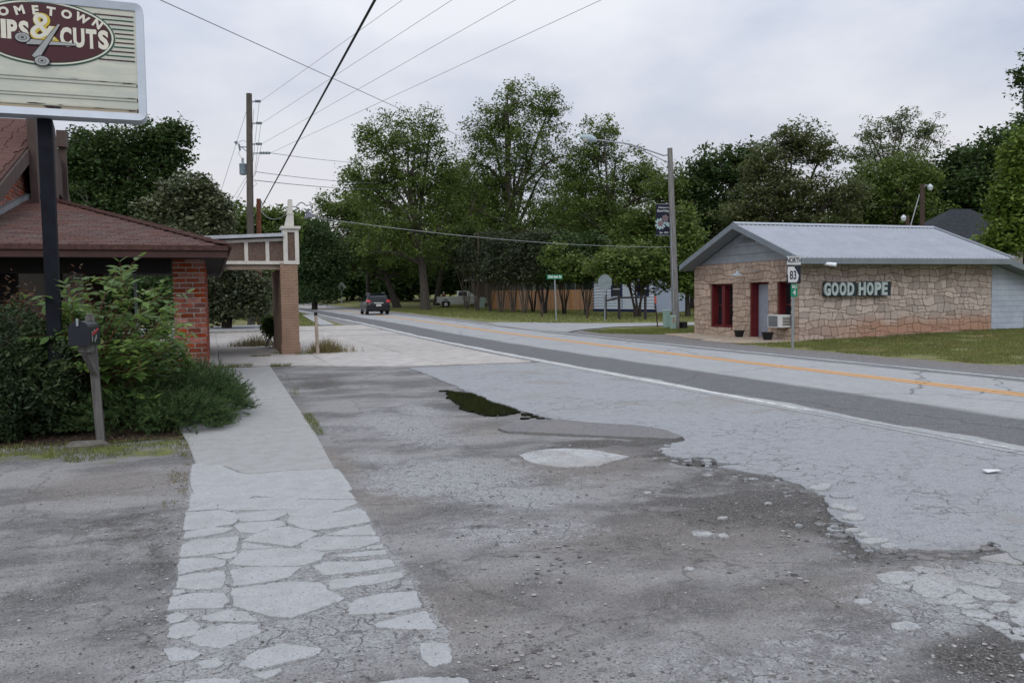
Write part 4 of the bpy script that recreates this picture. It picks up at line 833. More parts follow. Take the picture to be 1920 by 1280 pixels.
def stone_wall(parent, org, u, n, width, z0, z1, m, holes, rowh, stw, cut, seed):
    """rough coursed fieldstone: wavy courses, stones of uneven length, some split or doubled"""
    random.seed(seed); rows = [z0]; z = z0
    while z < z1 - rowh * .7: z += rowh * random.uniform(.72, 1.3); rows.append(min(z, z1))
    rows[-1] = z1; ph = [random.uniform(0, 9) for _ in rows]
    def wz(k, x):
        a = 0 if k in (0, len(rows) - 1) else .045
        return rows[k] + a * math.sin(x * 1.9 + ph[k]) + a * .8 * math.sin(x * 4.7 + ph[k] * 2) + a * .35 * math.sin(x * 11 + ph[k] * 3)
    res = []; g = .011
    for k in range(len(rows) - 1):
        x = 0; h0 = rows[k + 1] - rows[k]
        while x < width:
            w_ = stw * random.uniform(.5, 1.5) * (.8 + .4 * h0 / rowh); xe = min(width, x + w_)
            if width - xe < .12: xe = width
            tl = random.uniform(-.045, .045) if x > 0 else 0; tr_ = random.uniform(-.045, .045) if xe < width else 0
            if x > 0: tl = last
            last = tr_
            nn = 3; bot = [(x + (xe - x) * i / nn, wz(k, x + (xe - x) * i / nn) + g) for i in range(nn + 1)]; topp = [(x + (xe - x) * i / nn, wz(k + 1, x + (xe - x) * i / nn) - g) for i in range(nn + 1)]
            bot[0] = (x + g - tl, bot[0][1]); topp[0] = (x + g + tl, topp[0][1]); bot[-1] = (xe - g - tr_, bot[-1][1]); topp[-1] = (xe - g + tr_, topp[-1][1])
            P_ = bot + topp[::-1]; c0 = P_
            if h0 > rowh * 1.12 and xe - x < .42 and random.random() < .35:   # two thin stones on top of each other
                ym = sum(p[1] for p in P_) / len(P_) + random.uniform(-.03, .03); s_ = random.uniform(-.15, .15); parts = [clip_half(P_, (x, ym - g * .8), (-s_, 1)), clip_half(P_, (x, ym + g * .8), (s_, -1))]
            elif xe - x > .40 and random.random() < .5:                          # cut by a slanting joint
                xm = (x + xe) / 2 + random.uniform(-.06, .06); ym = (rows[k] + rows[k + 1]) / 2; s_ = random.uniform(-.9, .9); l_ = math.hypot(1, s_); parts = [clip_half(P_, (xm - g / l_, ym), (1, s_)), clip_half(P_, (xm + g / l_, ym), (-1, -s_))]
            else: parts = [P_]
            for c in parts:
                if len(c) < 3: continue
                sx_ = sum(p[0] for p in c) / len(c); sy_ = sum(p[1] for p in c) / len(c); dead = False
                for (a, b_, e, f) in holes:
                    if min(p[0] for p in c) < b_ and max(p[0] for p in c) > a and min(p[1] for p in c) < f and max(p[1] for p in c) > e:
                        if a < sx_ < b_ and e < sy_ < f:
                            ds = [(sx_ - a, (a, 0), (1, 0)), (b_ - sx_, (b_, 0), (-1, 0)), (sy_ - e, (0, e), (0, 1)), (f - sy_, (0, f), (0, -1))]; d_, p_, n_ = min(ds)
                        else:
                            ds = [(a - sx_, (a, 0), (1, 0)), (sx_ - b_, (b_, 0), (-1, 0)), (e - sy_, (0, e), (0, 1)), (sy_ - f, (0, f), (0, -1))]; d_, p_, n_ = max(ds)
                        c = clip_half(c, p_, n_)
                        if len(c) < 3: dead = True; break
                if dead or area(c) < .006: continue
                res.append((area(c), rough_poly(c, .12, .005, .16, 1)))
            x = xe
    return res
allst = []
SP = (Vector((X0 - .0, Y0, 0)), Vector((1, 0, 0)), Vector((0, 0, 1)), Vector((0, -1, 0)))
FP = (Vector((X0, Y1, 0)), Vector((0, -1, 0)), Vector((0, 0, 1)), Vector((-1, 0, 0)))
for A, c in stone_wall(sw_, None, None, None, X1 - X0, -.02, ZT - .03, None, [], .195, .29, .2, 5): allst.append((A, c, SP, sw_, M_stone_s))
fh = [(Y1 - o[1], Y1 - o[0], o[2], o[3]) for o in openings]
for A, c in stone_wall(fw, None, None, None, Y1 - Y0, .0, ZT - .02, None, fh, .20, .27, .2, 9): allst.append((A, c, FP, fw, M_stone_f))
allst.sort(key=lambda t: -t[0]); extra = {}
for k, (A, c, pl, par, m) in enumerate(allst):
    if k < 300: mb = MB(); slab_piece(mb, c, -.01, random.uniform(.012, .026), .010, pl); mb.build('stone', m, par)
    else: mb = extra.setdefault(par, (MB(), m))[0]; slab_piece(mb, c, -.01, random.uniform(.012, .024), .008, pl)
for par, (mb, m) in extra.items(): mb.build('stone', m, par, kind='stuff')
random.seed(3)
# windows and door
for (a, e, z0, z1), kind in zip(openings, ('double', 'door', 'single')):
    if kind == 'door':
        mb = MB(); mb.bb(X0 + .03, X0 + WD, e - .07, e - .001, z0, z1); mb.bb(X0 + .28, X0 + WD, a + .001, e - .07, z1 - .07, z1 - .001); mb.build('door_frame', M_oxred, sb)
        mb = MB(); mb.bb(X0 + .31, X0 + .36, a + .02, e - .08, z0, z1 - .07); dr = mb.build('door', mat('pale_grey_door', (.30, .33, .39), .6, .06), sb)
        mb = MB(); mb.cyl((X0 + .24, a + .12, .98), (X0 + .31, a + .12, .98), .03, .03, 10); mb.build('handle', M_black, dr)
        continue
    fr = MB(); xo = X0 + .05
    fr.bb(xo, X0 + WD, e - .08, e - .001, z0, z1); fr.bb(X0 + .2, X0 + WD, a + .001, a + .09, z0, z1); fr.bb(xo + .05, X0 + WD, a + .09, e - .08, z0 + .001, z0 + .09); fr.bb(X0 + .2, X0 + WD, a + .09, e - .08, z1 - .08, z1 - .001)
    if kind == 'double': mid = (a + e) / 2; fr.bb(X0 + .08, X0 + WD, mid - .10, mid + .10, z0 + .09, z1 - .08)
    wnd = fr.build('window', M_oxred, sb)
    mb = MB(); mb.bb(X0 + .29, X0 + .30, a + .09, e - .08, z0 + .09, z1 - .08); mb.build('pane', M_glass, wnd)
    mb = MB()
    halves = [(a + .09, (a + e) / 2 - .1), ((a + e) / 2 + .1, e - .08)] if kind == 'double' else [(a + .09, e - .08)]
    for (p, q) in halves:
        mb.bb(X0 + .26, X0 + .285, p + .001, q - .001, (z0 + z1) / 2 - .025, (z0 + z1) / 2 + .025); mb.bb(X0 + .262, X0 + .284, p, p + .05, z0 + .09, z1 - .08); mb.bb(X0 + .262, X0 + .284, q - .05, q, z0 + .09, z1 - .08)
    mb.build('sash', mat('dull_red_sash', (.09, .018, .018), .6), wnd)
    if kind == 'double':
        mb = MB(); mb.bb(X0 + .31, X0 + .32, a + .12, e - .1, z0 + .1, z1 - .1); mb.build('curtain', mat('drab_curtain', (.12, .11, .09), .9, .3, 3., .01, stretch=(6, 6, .3)), wnd)
# gable siding
ZR, YR = 4.03, 25.15; ov = .75; YE0, YE1 = 21.62, 28.72; ZE = 2.66
def rz_(y): return ZR - (abs(y - YR) * ((ZR - ZE) / ((YR - YE0) if y < YR else (YE1 - YR))))
zb = ZT
while zb < ZR - .15:
    zt = min(zb + .285, ZR - .12); k = (ZR - ZE) / (YR - YE0); h = lambda z: (z - ZE)
    ya0 = max(Y0, YE0 + (zb + .14 - ZE) / k); ya1 = max(Y0, YE0 + (zt + .14 - ZE) / k); k2 = (ZR - ZE) / (YE1 - YR); yb0 = min(Y1, YE1 - (zb + .14 - ZE) / k2); yb1 = min(Y1, YE1 - (zt + .14 - ZE) / k2)
    if yb1 - ya1 < .05: break
    mb = MB(); mb.add([(X0 + .0, ya0, zb), (X0 + .0, yb0, zb), (X0 + .03, yb1, zt), (X0 + .03, ya1, zt), (X0 + .2, ya0, zb), (X0 + .2, yb0, zb), (X0 + .2, yb1, zt), (X0 + .2, ya1, zt)], [(0, 1, 2, 3), (7, 6, 5, 4), (0, 4, 5, 1), (1, 5, 6, 2), (2, 6, 7, 3), (3, 7, 4, 0)]); mb.build('siding_board', M_siding, sb); zb = zt + .004
mb = MB()
for k in range(4): mb.bb(X0 - .03, X0 + .0, YR - .45 + k * .11, YR + .45 - k * .11, 3.42 + k * .07, 3.45 + k * .07)
mb.build('gable_vent', mat('vent', (.15, .15, .15), .7), sb)
# metal roof: corrugated sheets
XR0, XR1 = 17.5, 26.75
def corr(p_lo, p_hi, x0, x1, pitch, lift=.028, hipx1=None):
    mb = MB(); n = int((x1 - x0) / pitch); prof = []
    for i in range(n):
        x = x0 + i * pitch; prof += [(x, 0), (x + pitch * .62, 0), (x + pitch * .72, lift), (x + pitch * .9, lift)]
    prof.append((x0 + n * pitch, 0)); vs = []
    for (x, h) in prof: vs.append((x, p_lo[0], p_lo[1] + h)); vs.append((x, p_hi[0], p_hi[1] + h)); vs.append((x, p_lo[0], p_lo[1] - .02))
    fs = [(i * 3, (i + 1) * 3, (i + 1) * 3 + 1, i * 3 + 1) for i in range(len(prof) - 1)] + [(i * 3 + 2, (i + 1) * 3 + 2, (i + 1) * 3, i * 3) for i in range(len(prof) - 1)]; return mb.add(vs, fs)
corr((YE0, ZE + .05), (YR, ZR + .05), XR0, XR1, .19).build('metal_roof', M_metal_roof, sb); corr((YE1, ZE + .05), (YR, ZR + .05), XR0, XR1, .19).build('metal_roof', M_metal_roof, sb)
mb = MB(); mb.prism([(XR0, YR - .16, ZR + .03), (XR0, YR, ZR + .115), (XR0, YR + .16, ZR + .03), (XR0, YR, ZR + .10)], (XR1 - XR0, 0, 0)); mb.build('ridge_cap', M_metal_roof, sb)
mb = MB(); mb.prism([(XR0 + .04, YE0 + .06, ZE - .04), (XR0 + .04, YE1 - .06, ZE - .04), (XR0 + .04, YE1 - .06, ZE + .02), (XR0 + .04, YR, ZR + .02), (XR0 + .04, YE0 + .06, ZE + .02)], (.02, 0, 0))
M_trimb = mat('blue_grey_trim', (.17, .20, .225), .5, .08, 3., .001)
mb = MB()
for (y0, y1) in ((YE0, YR), (YE1, YR)): mb.prism([(XR0 - .03, y0, ZE - .13), (XR0 - .03, y1, ZR - .13), (XR0 - .03, y1, ZR + .075), (XR0 - .03, y0, ZE + .075)], (.03, 0, 0))
mb.build('rake_trim', M_trimb, sb)
mb = MB(); mb.bb(XR0, XR1, YE0 - .02, YE0 + .01, ZE - .15, ZE + .03); mb.build('fascia', M_trimb, sb); mb = MB(); mb.bb(XR0, XR1, YE1 - .01, YE1 + .02, ZE - .15, ZE + .03); mb.build('fascia', M_trimb, sb)
mb = MB(); mb.bb(XR0 + .01, XR1, YE0 + .01, Y0 - .04, ZE - .13, ZE - .10); mb.prism([(XR0 + .01, YE0 + .02, ZE - .12), (XR0 + .01, YR, ZR - .12), (XR0 + .01, YE1 - .02, ZE - .12), (XR0 + .01, YE1 - .02, ZE - .09), (XR0 + .01, YR, ZR - .09), (XR0 + .01, YE0 + .02, ZE - .09)], (X0 - XR0 - .02, 0, 0)); mb.build('soffit', M_trimb, sb)
# rear block wing with its lean-to roof
mb = MB(); mb.prism([(X1 + .002, Y0 - .02, 0), (X1 + 1.62, Y0 - .02, 0), (X1 + 1.62, Y0 - .02, 2.16), (X1 + .002, Y0 - .02, 2.62)], (0, 6, 0)); mb.build('block_wing', M_blk, sb)
mb = MB(); mb.prism([(X1 - .1, YE0 + .1, ZE - .1), (X1 + 2.4, YE0 + .1, ZE - .80), (X1 + 2.4, YE0 + .1, ZE - .60), (X1 + .05, YE0 + .1, ZE + .06)], (0, 7, 0)); mb.build('wing_roof', M_trimb, sb)
mb = MB(); mb.prism([(XR1 - .03, YE0, ZE + .06), (XR1 - .03, YR, ZR + .06), (XR1 - .03, YE1, ZE + .06), (XR1 - .03, YE1, ZE + .11), (XR1 - .03, YR, ZR + .12), (XR1 - .03, YE0, ZE + .11)], (.07, 0, 0)); mb.build('rake_trim', M_metal_roof, sb)
# barn lamp over the door and eave flood light
mb = MB(); mb.tube([(X0 - .0, 24.3, 2.36), (X0 - .2, 24.45, 2.36), (X0 - .38, 24.8, 2.5), (X0 - .42, 25.0, 2.52), (X0 - .42, 25.12, 2.42)], .012, 6); bl = mb.build('lamp_arm', M_galv, sb, smooth=True)
mb = MB(); mb.lathe((X0 - .42, 25.14, 2.23), [(.21, 0), (.20, .03), (.07, .09), (.05, .17), (0, .18)], 16); mb.build('lamp_shade', mat('pale_enamel', (.38, .44, .50), .35), bl, smooth=True)
mb = MB(); mb.cyl((18.55, YE0 + .05, 2.52), (18.78, YE0 - .22, 2.47), .05, .065, 10); mb.build('flood_light', pmat('bright_white_lamp', (.80, .84, .9), .3), sb, smooth=True)
# things at the building
ac = thing('air_conditioner', (X0 - .1, 23.1, .42), 'white window air conditioner under the right-hand window of the stone building', 'air conditioner')
mb = MB(); mb.bb(X0 - .42, X0 + .15, 22.78, 23.42, .44, .86); mb.build('case', pmat('off_white_plastic', (.60, .61, .61), .5), ac, bevel=.012)
mb = MB(); [mb.bb(X0 - .435, X0 - .421, 22.90, 23.36, .50 + k * .036, .52 + k * .036) for k in range(9)]; mb.build('grille', M_galv, ac)
mb = MB(); mb.bb(X0 - .424, X0 - .4205, 22.89, 23.37, .48, .83); mb.build('grille_back', mat('grille_dark', (.08, .085, .09), .6), ac)
mb = MB(); [mb.bb(X0 - .3, X0 + .05, 22.766, 22.779, .52 + k * .05, .54 + k * .05) for k in range(6)]; mb.build('side_vent', M_black, ac)
def pot(p, r, lab):
    t = thing('plant_pot', p, lab, 'plant pot', 'black pots by the door')
    p = Vector(p); mb = MB(); mb.lathe(p, [(r * .72, 0), (r * .98, r * 1.1), (r * 1.08, r * 1.12), (r * 1.08, r * 1.3), (r * .95, r * 1.3), (r * .9, r * 1.0), (0, r * .98)], 16); mb.build('pot', M_black, t, smooth=True)
pot(tuple(G(1386, 631.5, .045)), .18, 'black plant pot left of the stone building doorway'); pot(tuple(G(1439, 636.5, .045)), .19, 'bigger black plant pot right of the stone building doorway')
# GOOD HOPE wall sign
gs = thing('wall_sign', (20.3, 22.25, 1.7), 'GOOD HOPE sign of raised pale letters on dark backing on the stone wall', 'sign')
M_navy = mat('dark_teal_board', (.018, .030, .038), .6, .3, 4., .002); M_let = mat('pale_verdigris_letter', (.40, .48, .49), .5, .12, 8., .001)
xa, xb = 19.05, 21.83; ws = (xb - xa) / 9
for (p, q) in ((xa - .02, xa + 4 * ws - .02), (xa + 4.72 * ws, xa + 8.72 * ws)):
    mb = MB(); mb.bb(p, q, 22.14, 22.30, 1.46, 1.94); mb.build('backing_board', M_navy, gs)
mb = MB(); mb.bb(xa + 4 * ws - .018, xa + 4.72 * ws - .002, 22.24, 22.30, 1.48, 1.9); mb.build('joint_panel', mat('faded_brown_board', (.10, .085, .08), .8), gs)
for ch, px in zip('GOODHOPE', (1554.5, 1574, 1593.5, 1611.5, 1626.5 - 6 + 1, 1634, 0, 0)):
    pass
cx = [1556, 1575, 1594, 1612, 1622, 1640.5, 1653.5, 1661]
lefts = [(262, 310), (316, 368), (376, 426), (434, 486), (520, 572), (580, 630), (640, 688), (694, 736)]
for ch, (l, r) in zip('GOODHOPE', lefts):
    p0 = ray(1480 + l / 4, 542); p1 = ray(1480 + r / 4, 542); x_l = p0.x * 22.1 / p0.y; x_r = p1.x * 22.1 / p1.y
    vs, fs = text_polys(ch, 1., .045, .03); w0 = max(v[0] for v in vs) - min(v[0] for v in vs); h0 = max(v[1] for v in vs) - min(v[1] for v in vs); cx0 = (max(v[0] for v in vs) + min(v[0] for v in vs)) / 2; cy0 = (max(v[1] for v in vs) + min(v[1] for v in vs)) / 2
    mb = MB(); mb.add([((x_l + x_r) / 2 + (v[0] - cx0) * (x_r - x_l) * .97 / w0, 22.115 - v[2], 1.70 + (v[1] - cy0) * .44 / h0) for v in vs], fs); mb.build('letter', M_let, gs)
# ================================================================== PYLON SIGN
ps = thing('shop_sign', (-1.8, 11.2, 0), 'HOMETOWN CLIPS & CUTS shop sign with oval emblem on a dark steel post', 'sign')
sx0, sx1, sz0, sz1, sy = -2.92, -.68, 3.76, 5.14, 11.0; cxs = (sx0 + sx1) / 2
mb = MB(); mb.prism([(-1.875, 11.2, -.05), (-1.725, 11.2, -.05), (-1.735, 11.2, 3.76), (-1.885, 11.2, 3.76)], (0, .12, 0)); mb.build('post', M_iron, ps)
mb = MB()
def rrect(x0, x1, z0, z1, r, n=5):
    o = []
    for (cx, cz, a0) in ((x1 - r, z1 - r, 0), (x0 + r, z1 - r, 90), (x0 + r, z0 + r, 180), (x1 - r, z0 + r, 270)):
        o += [(cx + r * math.cos(rad(a0 + 90 * k / n)), cz + r * math.sin(rad(a0 + 90 * k / n))) for k in range(n + 1)]
    return o
mb.prism([(x, sy + .02, z) for x, z in rrect(sx0 + .012, sx1 - .012, sz0 + .012, sz1 - .012, .08)], (0, .30, 0)); mb.build('cabinet', M_alu, ps)
oo = rrect(sx0, sx1, sz0, sz1, .09); ii_ = rrect(sx0 + .085, sx1 - .085, sz0 + .085, sz1 - .085, .012); n = len(oo); mb = MB()
vs = [(x, sy - .02, z) for x, z in oo] + [(x, sy, z) for x, z in ii_] + [(x, sy + .10, z) for x, z in oo] + [(x, sy + .03, z) for x, z in ii_]
fs = []
for i in range(n): j = (i + 1) % n; fs += [(i, j, j + n, i + n), (i, i + 2 * n, j + 2 * n, j), (i + n, j + n, j + 3 * n, i + 3 * n)]
mb.add(vs, fs); mb.build('frame', M_alu, ps)
b = NB('sign_face'); g_ = b.n('ShaderNodeNewGeometry'); s_ = b.n('ShaderNodeSeparateXYZ', ins={0: g_.outputs['Position']}); n1 = b.noise(b.pos((1, 1, 6)), 2.5, 5); zf = b.ramp(s_.outputs[2], 4.15, 4.5)
c_ = b.mix(b.ramp(n1, .35, .7), (.47, .50, .45), (.57, .58, .49)); c_ = b.mix(b.ramp(b.noise(b.pos((1, 1, 3)), 9, 5), .62, .75, 0, .35), c_, (.24, .20, .13)); c_ = b.mix(b.ramp(s_.outputs[2], 3.92, 3.86, 0, .8), c_, (.33, .26, .16))
M_face = b.fin(c_, .35, None)
mb = MB(); mb.bb(sx0 + .08, sx1 - .08, sy + .018, sy + .03, sz0 + .08, sz1 - .08); face = mb.build('face_panel', M_face, ps)
mb = MB()
for z in (4.20, 4.16, 4.02, 3.985, 3.885): mb.bb(sx0 + .09, sx1 - .1, sy + .010, sy + .018, z - .004, z + .004)
mb.build('letter_rail', mat('rail', (.30, .30, .26), .5), face)
M_stain = mat('rust_black_stain', (.03, .022, .018), .8, .3, 20, 0)
mb = MB()
for (x, z, l, h) in [(-.87, 4.195, .14, .012), (-1.15, 4.20, .1, .006), (-.85, 4.02, .10, .010), (-1.85, 3.90, .22, .012), (-1.6, 3.895, .06, .008), (-1.2, 3.885, .12, .010), (-.84, 3.875, .1, .012), (-1.68, 3.865, .22, .03), (-2.3, 3.9, .2, .01), (-1.45, 4.21, .12, .004), (-.775, 4.0, .012, .05), (-.775, 3.87, .014, .07), (-.775, 4.17, .012, .04)]:
    pl = [(x + l / 2 * math.cos(t) * random.uniform(.7, 1.1), sy + .009, z + h / 2 * math.sin(t) * random.uniform(.5, 1.3)) for t in np.linspace(0, 6.28, 15)[:-1]]; mb.add(pl, [tuple(range(14))])
tag(mb.build('stain', M_stain, face), kind='stuff')
M_gr = pmat('sign_green', (.012, .075, .055), .35); M_bg = pmat('sign_burgundy', (.055, .010, .018), .35); M_cr = pmat('sign_cream', (.66, .65, .56), .4); M_yl = pmat('sign_gold', (.55, .42, .04), .4); M_sil = pmat('sign_silver', (.32, .34, .34), .4); M_blk2 = pmat('sign_black', (.01, .01, .012), .4)
ex, ez, ea, eb_ = -1.74, 4.71, .745, .375
def ell(a, b_, y, n=64): return [(ex + a * math.cos(2 * math.pi * k / n), y, ez + b_ * math.sin(2 * math.pi * k / n)) for k in range(n)]
mb = MB(); mb.k = 0; mb.prism(ell(ea, eb_, sy + .010), (0, .006, 0)); mb.k = 1; mb.prism(ell(ea - .016, eb_ - .016, sy + .006), (0, .006, 0)); mb.k = 0; mb.prism(ell(ea - .036, eb_ - .034, sy + .004), (0, .005, 0)); mb.k = 2; mb.prism(ell(ea - .046, eb_ - .043, sy + .001), (0, .006, 0)); em = mb.build('oval_emblem', [M_gr, M_cr, M_bg], ps)
mb = MB()
for k in range(11):
    z = 5.01 - k * .052 - .03; t = max(0, 1 - ((z - ez) / (eb_)) ** 2); x = ex + ea * math.sqrt(t) + .006; mb.k = k % 2
    for s, (x0, x1) in ((1, (x, sx1 - .11)), (-1, (2 * cxs - (sx1 - .11) - .0, 2 * ex - x))): mb.bb(x0, x1, sy + .010, sy + .0165, z - .006, z + .006)
mb.build('stripe', [M_bg, M_gr], ps)
# lettering (flat print): arched name and the main line
Rr = Vector((1, 0, 0)); Uu = Vector((0, 0, 1))
word = 'HOMETOWN'; mb = MB(); nL = len(word)
for i, ch in enumerate(word):
    t = (i - (nL - 1) / 2) / ((nL - 1) / 2); x = .56 * t * 1.0; zz = .20 * math.sqrt(max(0, 1 - (t * .80) ** 2)) + .045 - .02 * abs(t); ang = -t * .62; hgt = .135 - .012 * abs(t)
    put_text(mb, ch, (ex + x, sy - .001, ez + zz), hgt, off=.006, ext=.0015, xs=1.05, rot=ang)
mb.build('lettering', M_cr, em)
def serif_word(mb, word, x0, zc, h, adv, wds):
    x = x0
    for ch in word:
        wd = wds.get(ch, .8) * adv; vs, fs = text_polys(ch, 1., .05, .0); vx = [v[0] for v in vs]; vy = [v[1] for v in vs]; w0 = max(vx) - min(vx); h0 = max(vy) - min(vy); k = wd * .88 / w0
        o = [(x + wd / 2 + (v[0] - (max(vx) + min(vx)) / 2) * k, sy - .0015, zc + (v[1] - (max(vy) + min(vy)) / 2) * h / h0) for v in vs]; mb.add(o, fs)
        t = .007
        def srf(cx, top): mb.bb(cx - .02, cx + .02, sy - .0020, sy - .0012, (zc + h / 2 - t) if top else (zc - h / 2), (zc + h / 2) if top else (zc - h / 2 + t))
        if ch in 'IL': srf(x + wd * (.5 if ch == 'I' else .2), True); srf(x + wd * (.5 if ch == 'I' else .2), False)
        if ch == 'P': srf(x + wd * .2, True); srf(x + wd * .2, False)
        if ch == 'U': srf(x + wd * .18, True); srf(x + wd * .82, True)
        if ch == 'T': srf(x + wd * .5, False)
        x += wd
mb = MB(); wds = {'I': .42, 'L': .8, 'C': .92, 'P': .85, 'S': .85, 'U': .9, 'T': .85}
serif_word(mb, 'CLIPS', ex - .675, ez + .005, .215, .138, wds); mb.build('lettering', M_cr, em); mb = MB(); serif_word(mb, 'CUTS', ex + .155, ez - .03, .225, .150, wds); mb.build('lettering', M_cr, em)
mb = MB(); mb.k = 0; put_text(mb, '&', (ex - .005, sy - .004, ez + .045), .43, off=.016, ext=.0005, xs=1.0); mb.k = 1; put_text(mb, '&', (ex - .018, sy - .006, ez + .055), .41, off=.004, ext=.0005, xs=1.0); mb.build('ampersand', [M_yl, M_cr], em)
# scissors emblem (two clipper blades with ring handles)
mb = MB()
def blade(p0, p1, w0, w1, y):
    p0 = Vector((p0[0], y, p0[1])); p1 = Vector((p1[0], y, p1[1])); d = (p1 - p0).normalized(); nrm = Vector((-d.z, 0, d.x)); mb.prism([p0 + nrm * w0 / 2, p0 - nrm * w0 / 2, p1 - nrm * w1 / 2, p1 + nrm * w1 * .5], (0, -.002, 0))
def ring(cx, cz, r, y, k0):
    for q, (rr_, kk) in enumerate(((r, k0), (r * .86, 0), (r * .5, 1), (r * .42, 0), (r * .2, 1))): mb.k = kk; mb.prism([(cx + rr_ * 1.15 * math.cos(t), y - q * .0006, cz + rr_ * .8 * math.sin(t)) for t in np.linspace(0, 2 * math.pi, 25)[:-1]], (0, -.0006, 0))
for y_, gpt in ((sy - .008, 1), (sy - .0105, 0)): mb.k = gpt; f = 1.0 + .35 * gpt; blade((ex - .18, ez - .12), (ex + .33, ez - .115), .06 * f, .02 * f, y_)
for y_, gpt in ((sy - .013, 1), (sy - .0155, 0)): mb.k = gpt; f = 1 + .35 * gpt; blade((ex - .10, ez - .30), (ex + .16, ez + .10), .075 * f, .02 * f, y_)
ring(ex - .22, ez - .08, .075, sy - .012, 1); ring(ex - .03, ez - .33, .075, sy - .018, 1); mb.build('scissors', [M_sil, M_blk2], em)

# ================================================================== MAILBOX
mp_ = Vector(G(190, 828)); t = thing('mailbox', mp_, 'black metal mailbox with red flag on a leaning grey timber post', 'mailbox')
top = mp_ + Vector((-.075, .06, 1.43)); mb = MB(); M_mbp = mat('dark_weathered_post', (.125, .12, .115), .9, .35, 7., .006, stretch=(4, 4, .3)); mb.bar(mp_ - Vector((0, 0, .05)), top, .09, .09); mb.bar(top - Vector((0, 0, .001)), top + Vector((-.003, 0, .03)), .065, .065); mb.build('post', M_mbp, t, bevel=.008)
mb = MB(); mb.bar((mp_.x - .09, mp_.y - .33, 1.09), (mp_.x - .09, mp_.y + .15, 1.09), .13, .09); mb.bar((mp_.x - .03, mp_.y - .05, .78), (mp_.x - .10, mp_.y - .3, 1.05), .06, .05); mb.build('support_arm', M_mbp, t)
# box: arched, door towards the viewer, long side seen on the right
bc = Vector((mp_.x - .10, mp_.y - .18, 1.12)); fwd = Vector((-.12, -1, 0)).normalized(); rgt = Vector((fwd.y * -1, fwd.x, 0)); prof = [(-.10, 0)] + [(.10 * math.cos(a), .165 + .10 * math.sin(a)) for a in np.linspace(math.pi, 0, 11)] + [(.10, 0)]
mb = MB(); mb.prism([bc + fwd * .22 + rgt * x + Vector((0, 0, z)) for x, z in prof], -fwd * .46); mb.build('box', mat('black_steel', (.012, .014, .020), .35), t)
mb = MB(); mb.prism([bc + fwd * .232 + rgt * x * 1.05 + Vector((0, 0, z * 1.02)) for x, z in prof], -fwd * .02); dr = mb.build('door', mat('black_steel_door', (.013, .015, .024), .4), t)
mb = MB(); mb.prism([bc + fwd * .245 + rgt * x + Vector((0, 0, z)) for x, z in [(-.018, .215), (.004, .215), (.004, .295), (-.018, .295)]], fwd * .012); mb.build('latch', M_galv, dr)
sd_ = rgt * (1 if rgt.x > 0 else -1); mb = MB(); q = bc + sd_ * .103; mb.prism([q + fwd * .13 + Vector((0, 0, .13)), q + fwd * .11 + Vector((0, 0, .10)), q - fwd * .12 + Vector((0, 0, .155)), q - fwd * .13 + Vector((0, 0, .18))], sd_ * .006); mb.build('flag', M_red, t)
mb = MB(); mb.prism([q + fwd * .14 + Vector((0, 0, .04)), q + fwd * .10 + Vector((0, 0, .04)), q + fwd * .10 + Vector((0, 0, .15)), q + fwd * .14 + Vector((0, 0, .15))], sd_ * .003)
for a, c in ((.02, .06), (-.05, .12), (-.03, .03)): mb.prism([q - fwd * a + Vector((0, 0, c)), q - fwd * (a + .05) + Vector((0, 0, c)), q - fwd * (a + .05) + Vector((0, 0, c + .05)), q - fwd * a + Vector((0, 0, c + .05))], sd_ * .002)
mb.build('number_sticker', M_galv, t)

# ================================================================== HIGHWAY SIGN NORTH 83 / MILE 4
hx, hy = 15.40, 19.25; hs = thing('route_sign', (hx, hy, T(hx, hy)), 'NORTH 83 route marker with green MILE 4 plate on a steel post', 'road sign')
mb = MB(); mb.bb(hx - .035, hx + .035, hy, hy + .03, -.1, 2.68); mb.build('post', M_galv, hs)
M_sw = pmat('sign_white', (.58, .60, .62), .45); M_sb = pmat('sign_navy', (.012, .014, .030), .45); M_sg = pmat('sign_green_sheet', (.012, .20, .11), .45)
rz = rad(6); Rt = Vector((math.cos(rz), math.sin(rz), 0)); Nn = Vector((math.sin(rz), -math.cos(rz), 0))
def plate(zc, wd, h, m, dx=0., lift=.0, nm='plate', par=hs): mb = MB(); c = Vector((hx + dx, hy - .012, zc)) + Nn * lift; mb.prism([c + Rt * x + Vector((0, 0, z)) for x, z in rrect(-wd / 2, wd / 2, -h / 2, h / 2, .02, 3)], Nn * .006); return mb.build(nm, m, par)
def txt(par, s_, c, size, m, nm='lettering', lift=.012, **k): mb = MB(); put_text(mb, s_, Vector(c) + Nn * lift, size, right=Rt, **k); return mb.build(nm, m, par)
p1 = plate(2.50, .52, .25, M_sw); 
mb = MB()
for (a, e, f, g2) in [(-.25, .25, .11, .118), (-.25, .25, -.118, -.11)]: c = Vector((hx, hy - .019, 2.5)); mb.prism([c + Rt * a + Vector((0, 0, f)), c + Rt * e + Vector((0, 0, f)), c + Rt * e + Vector((0, 0, g2)), c + Rt * a + Vector((0, 0, g2))], Nn * .002)
mb.build('border', M_sb, p1)
txt(p1, 'NORTH', (hx, hy - .01, 2.5), .20, M_sb, off=.006, ext=.001, xs=.80)
p2 = plate(2.105, .52, .50, M_sb)
mb = MB(); c = Vector((hx, hy - .012, 2.105)) + Rt * -.03 + Nn * .008
mb.prism([c + Rt * x + Vector((0, 0, z)) for x, z in [(-.20, .22), (.055, .22), (.05, .19), (.09, .15), (.13, .10), (.18, .03), (.215, -.04), (.19, -.10), (.185, -.17), (.15, -.175), (.14, -.215), (-.17, -.215), (-.19, -.12), (-.185, -.03), (-.21, .05)]], Nn * .002); mb.build('state_outline', M_sw, p2)
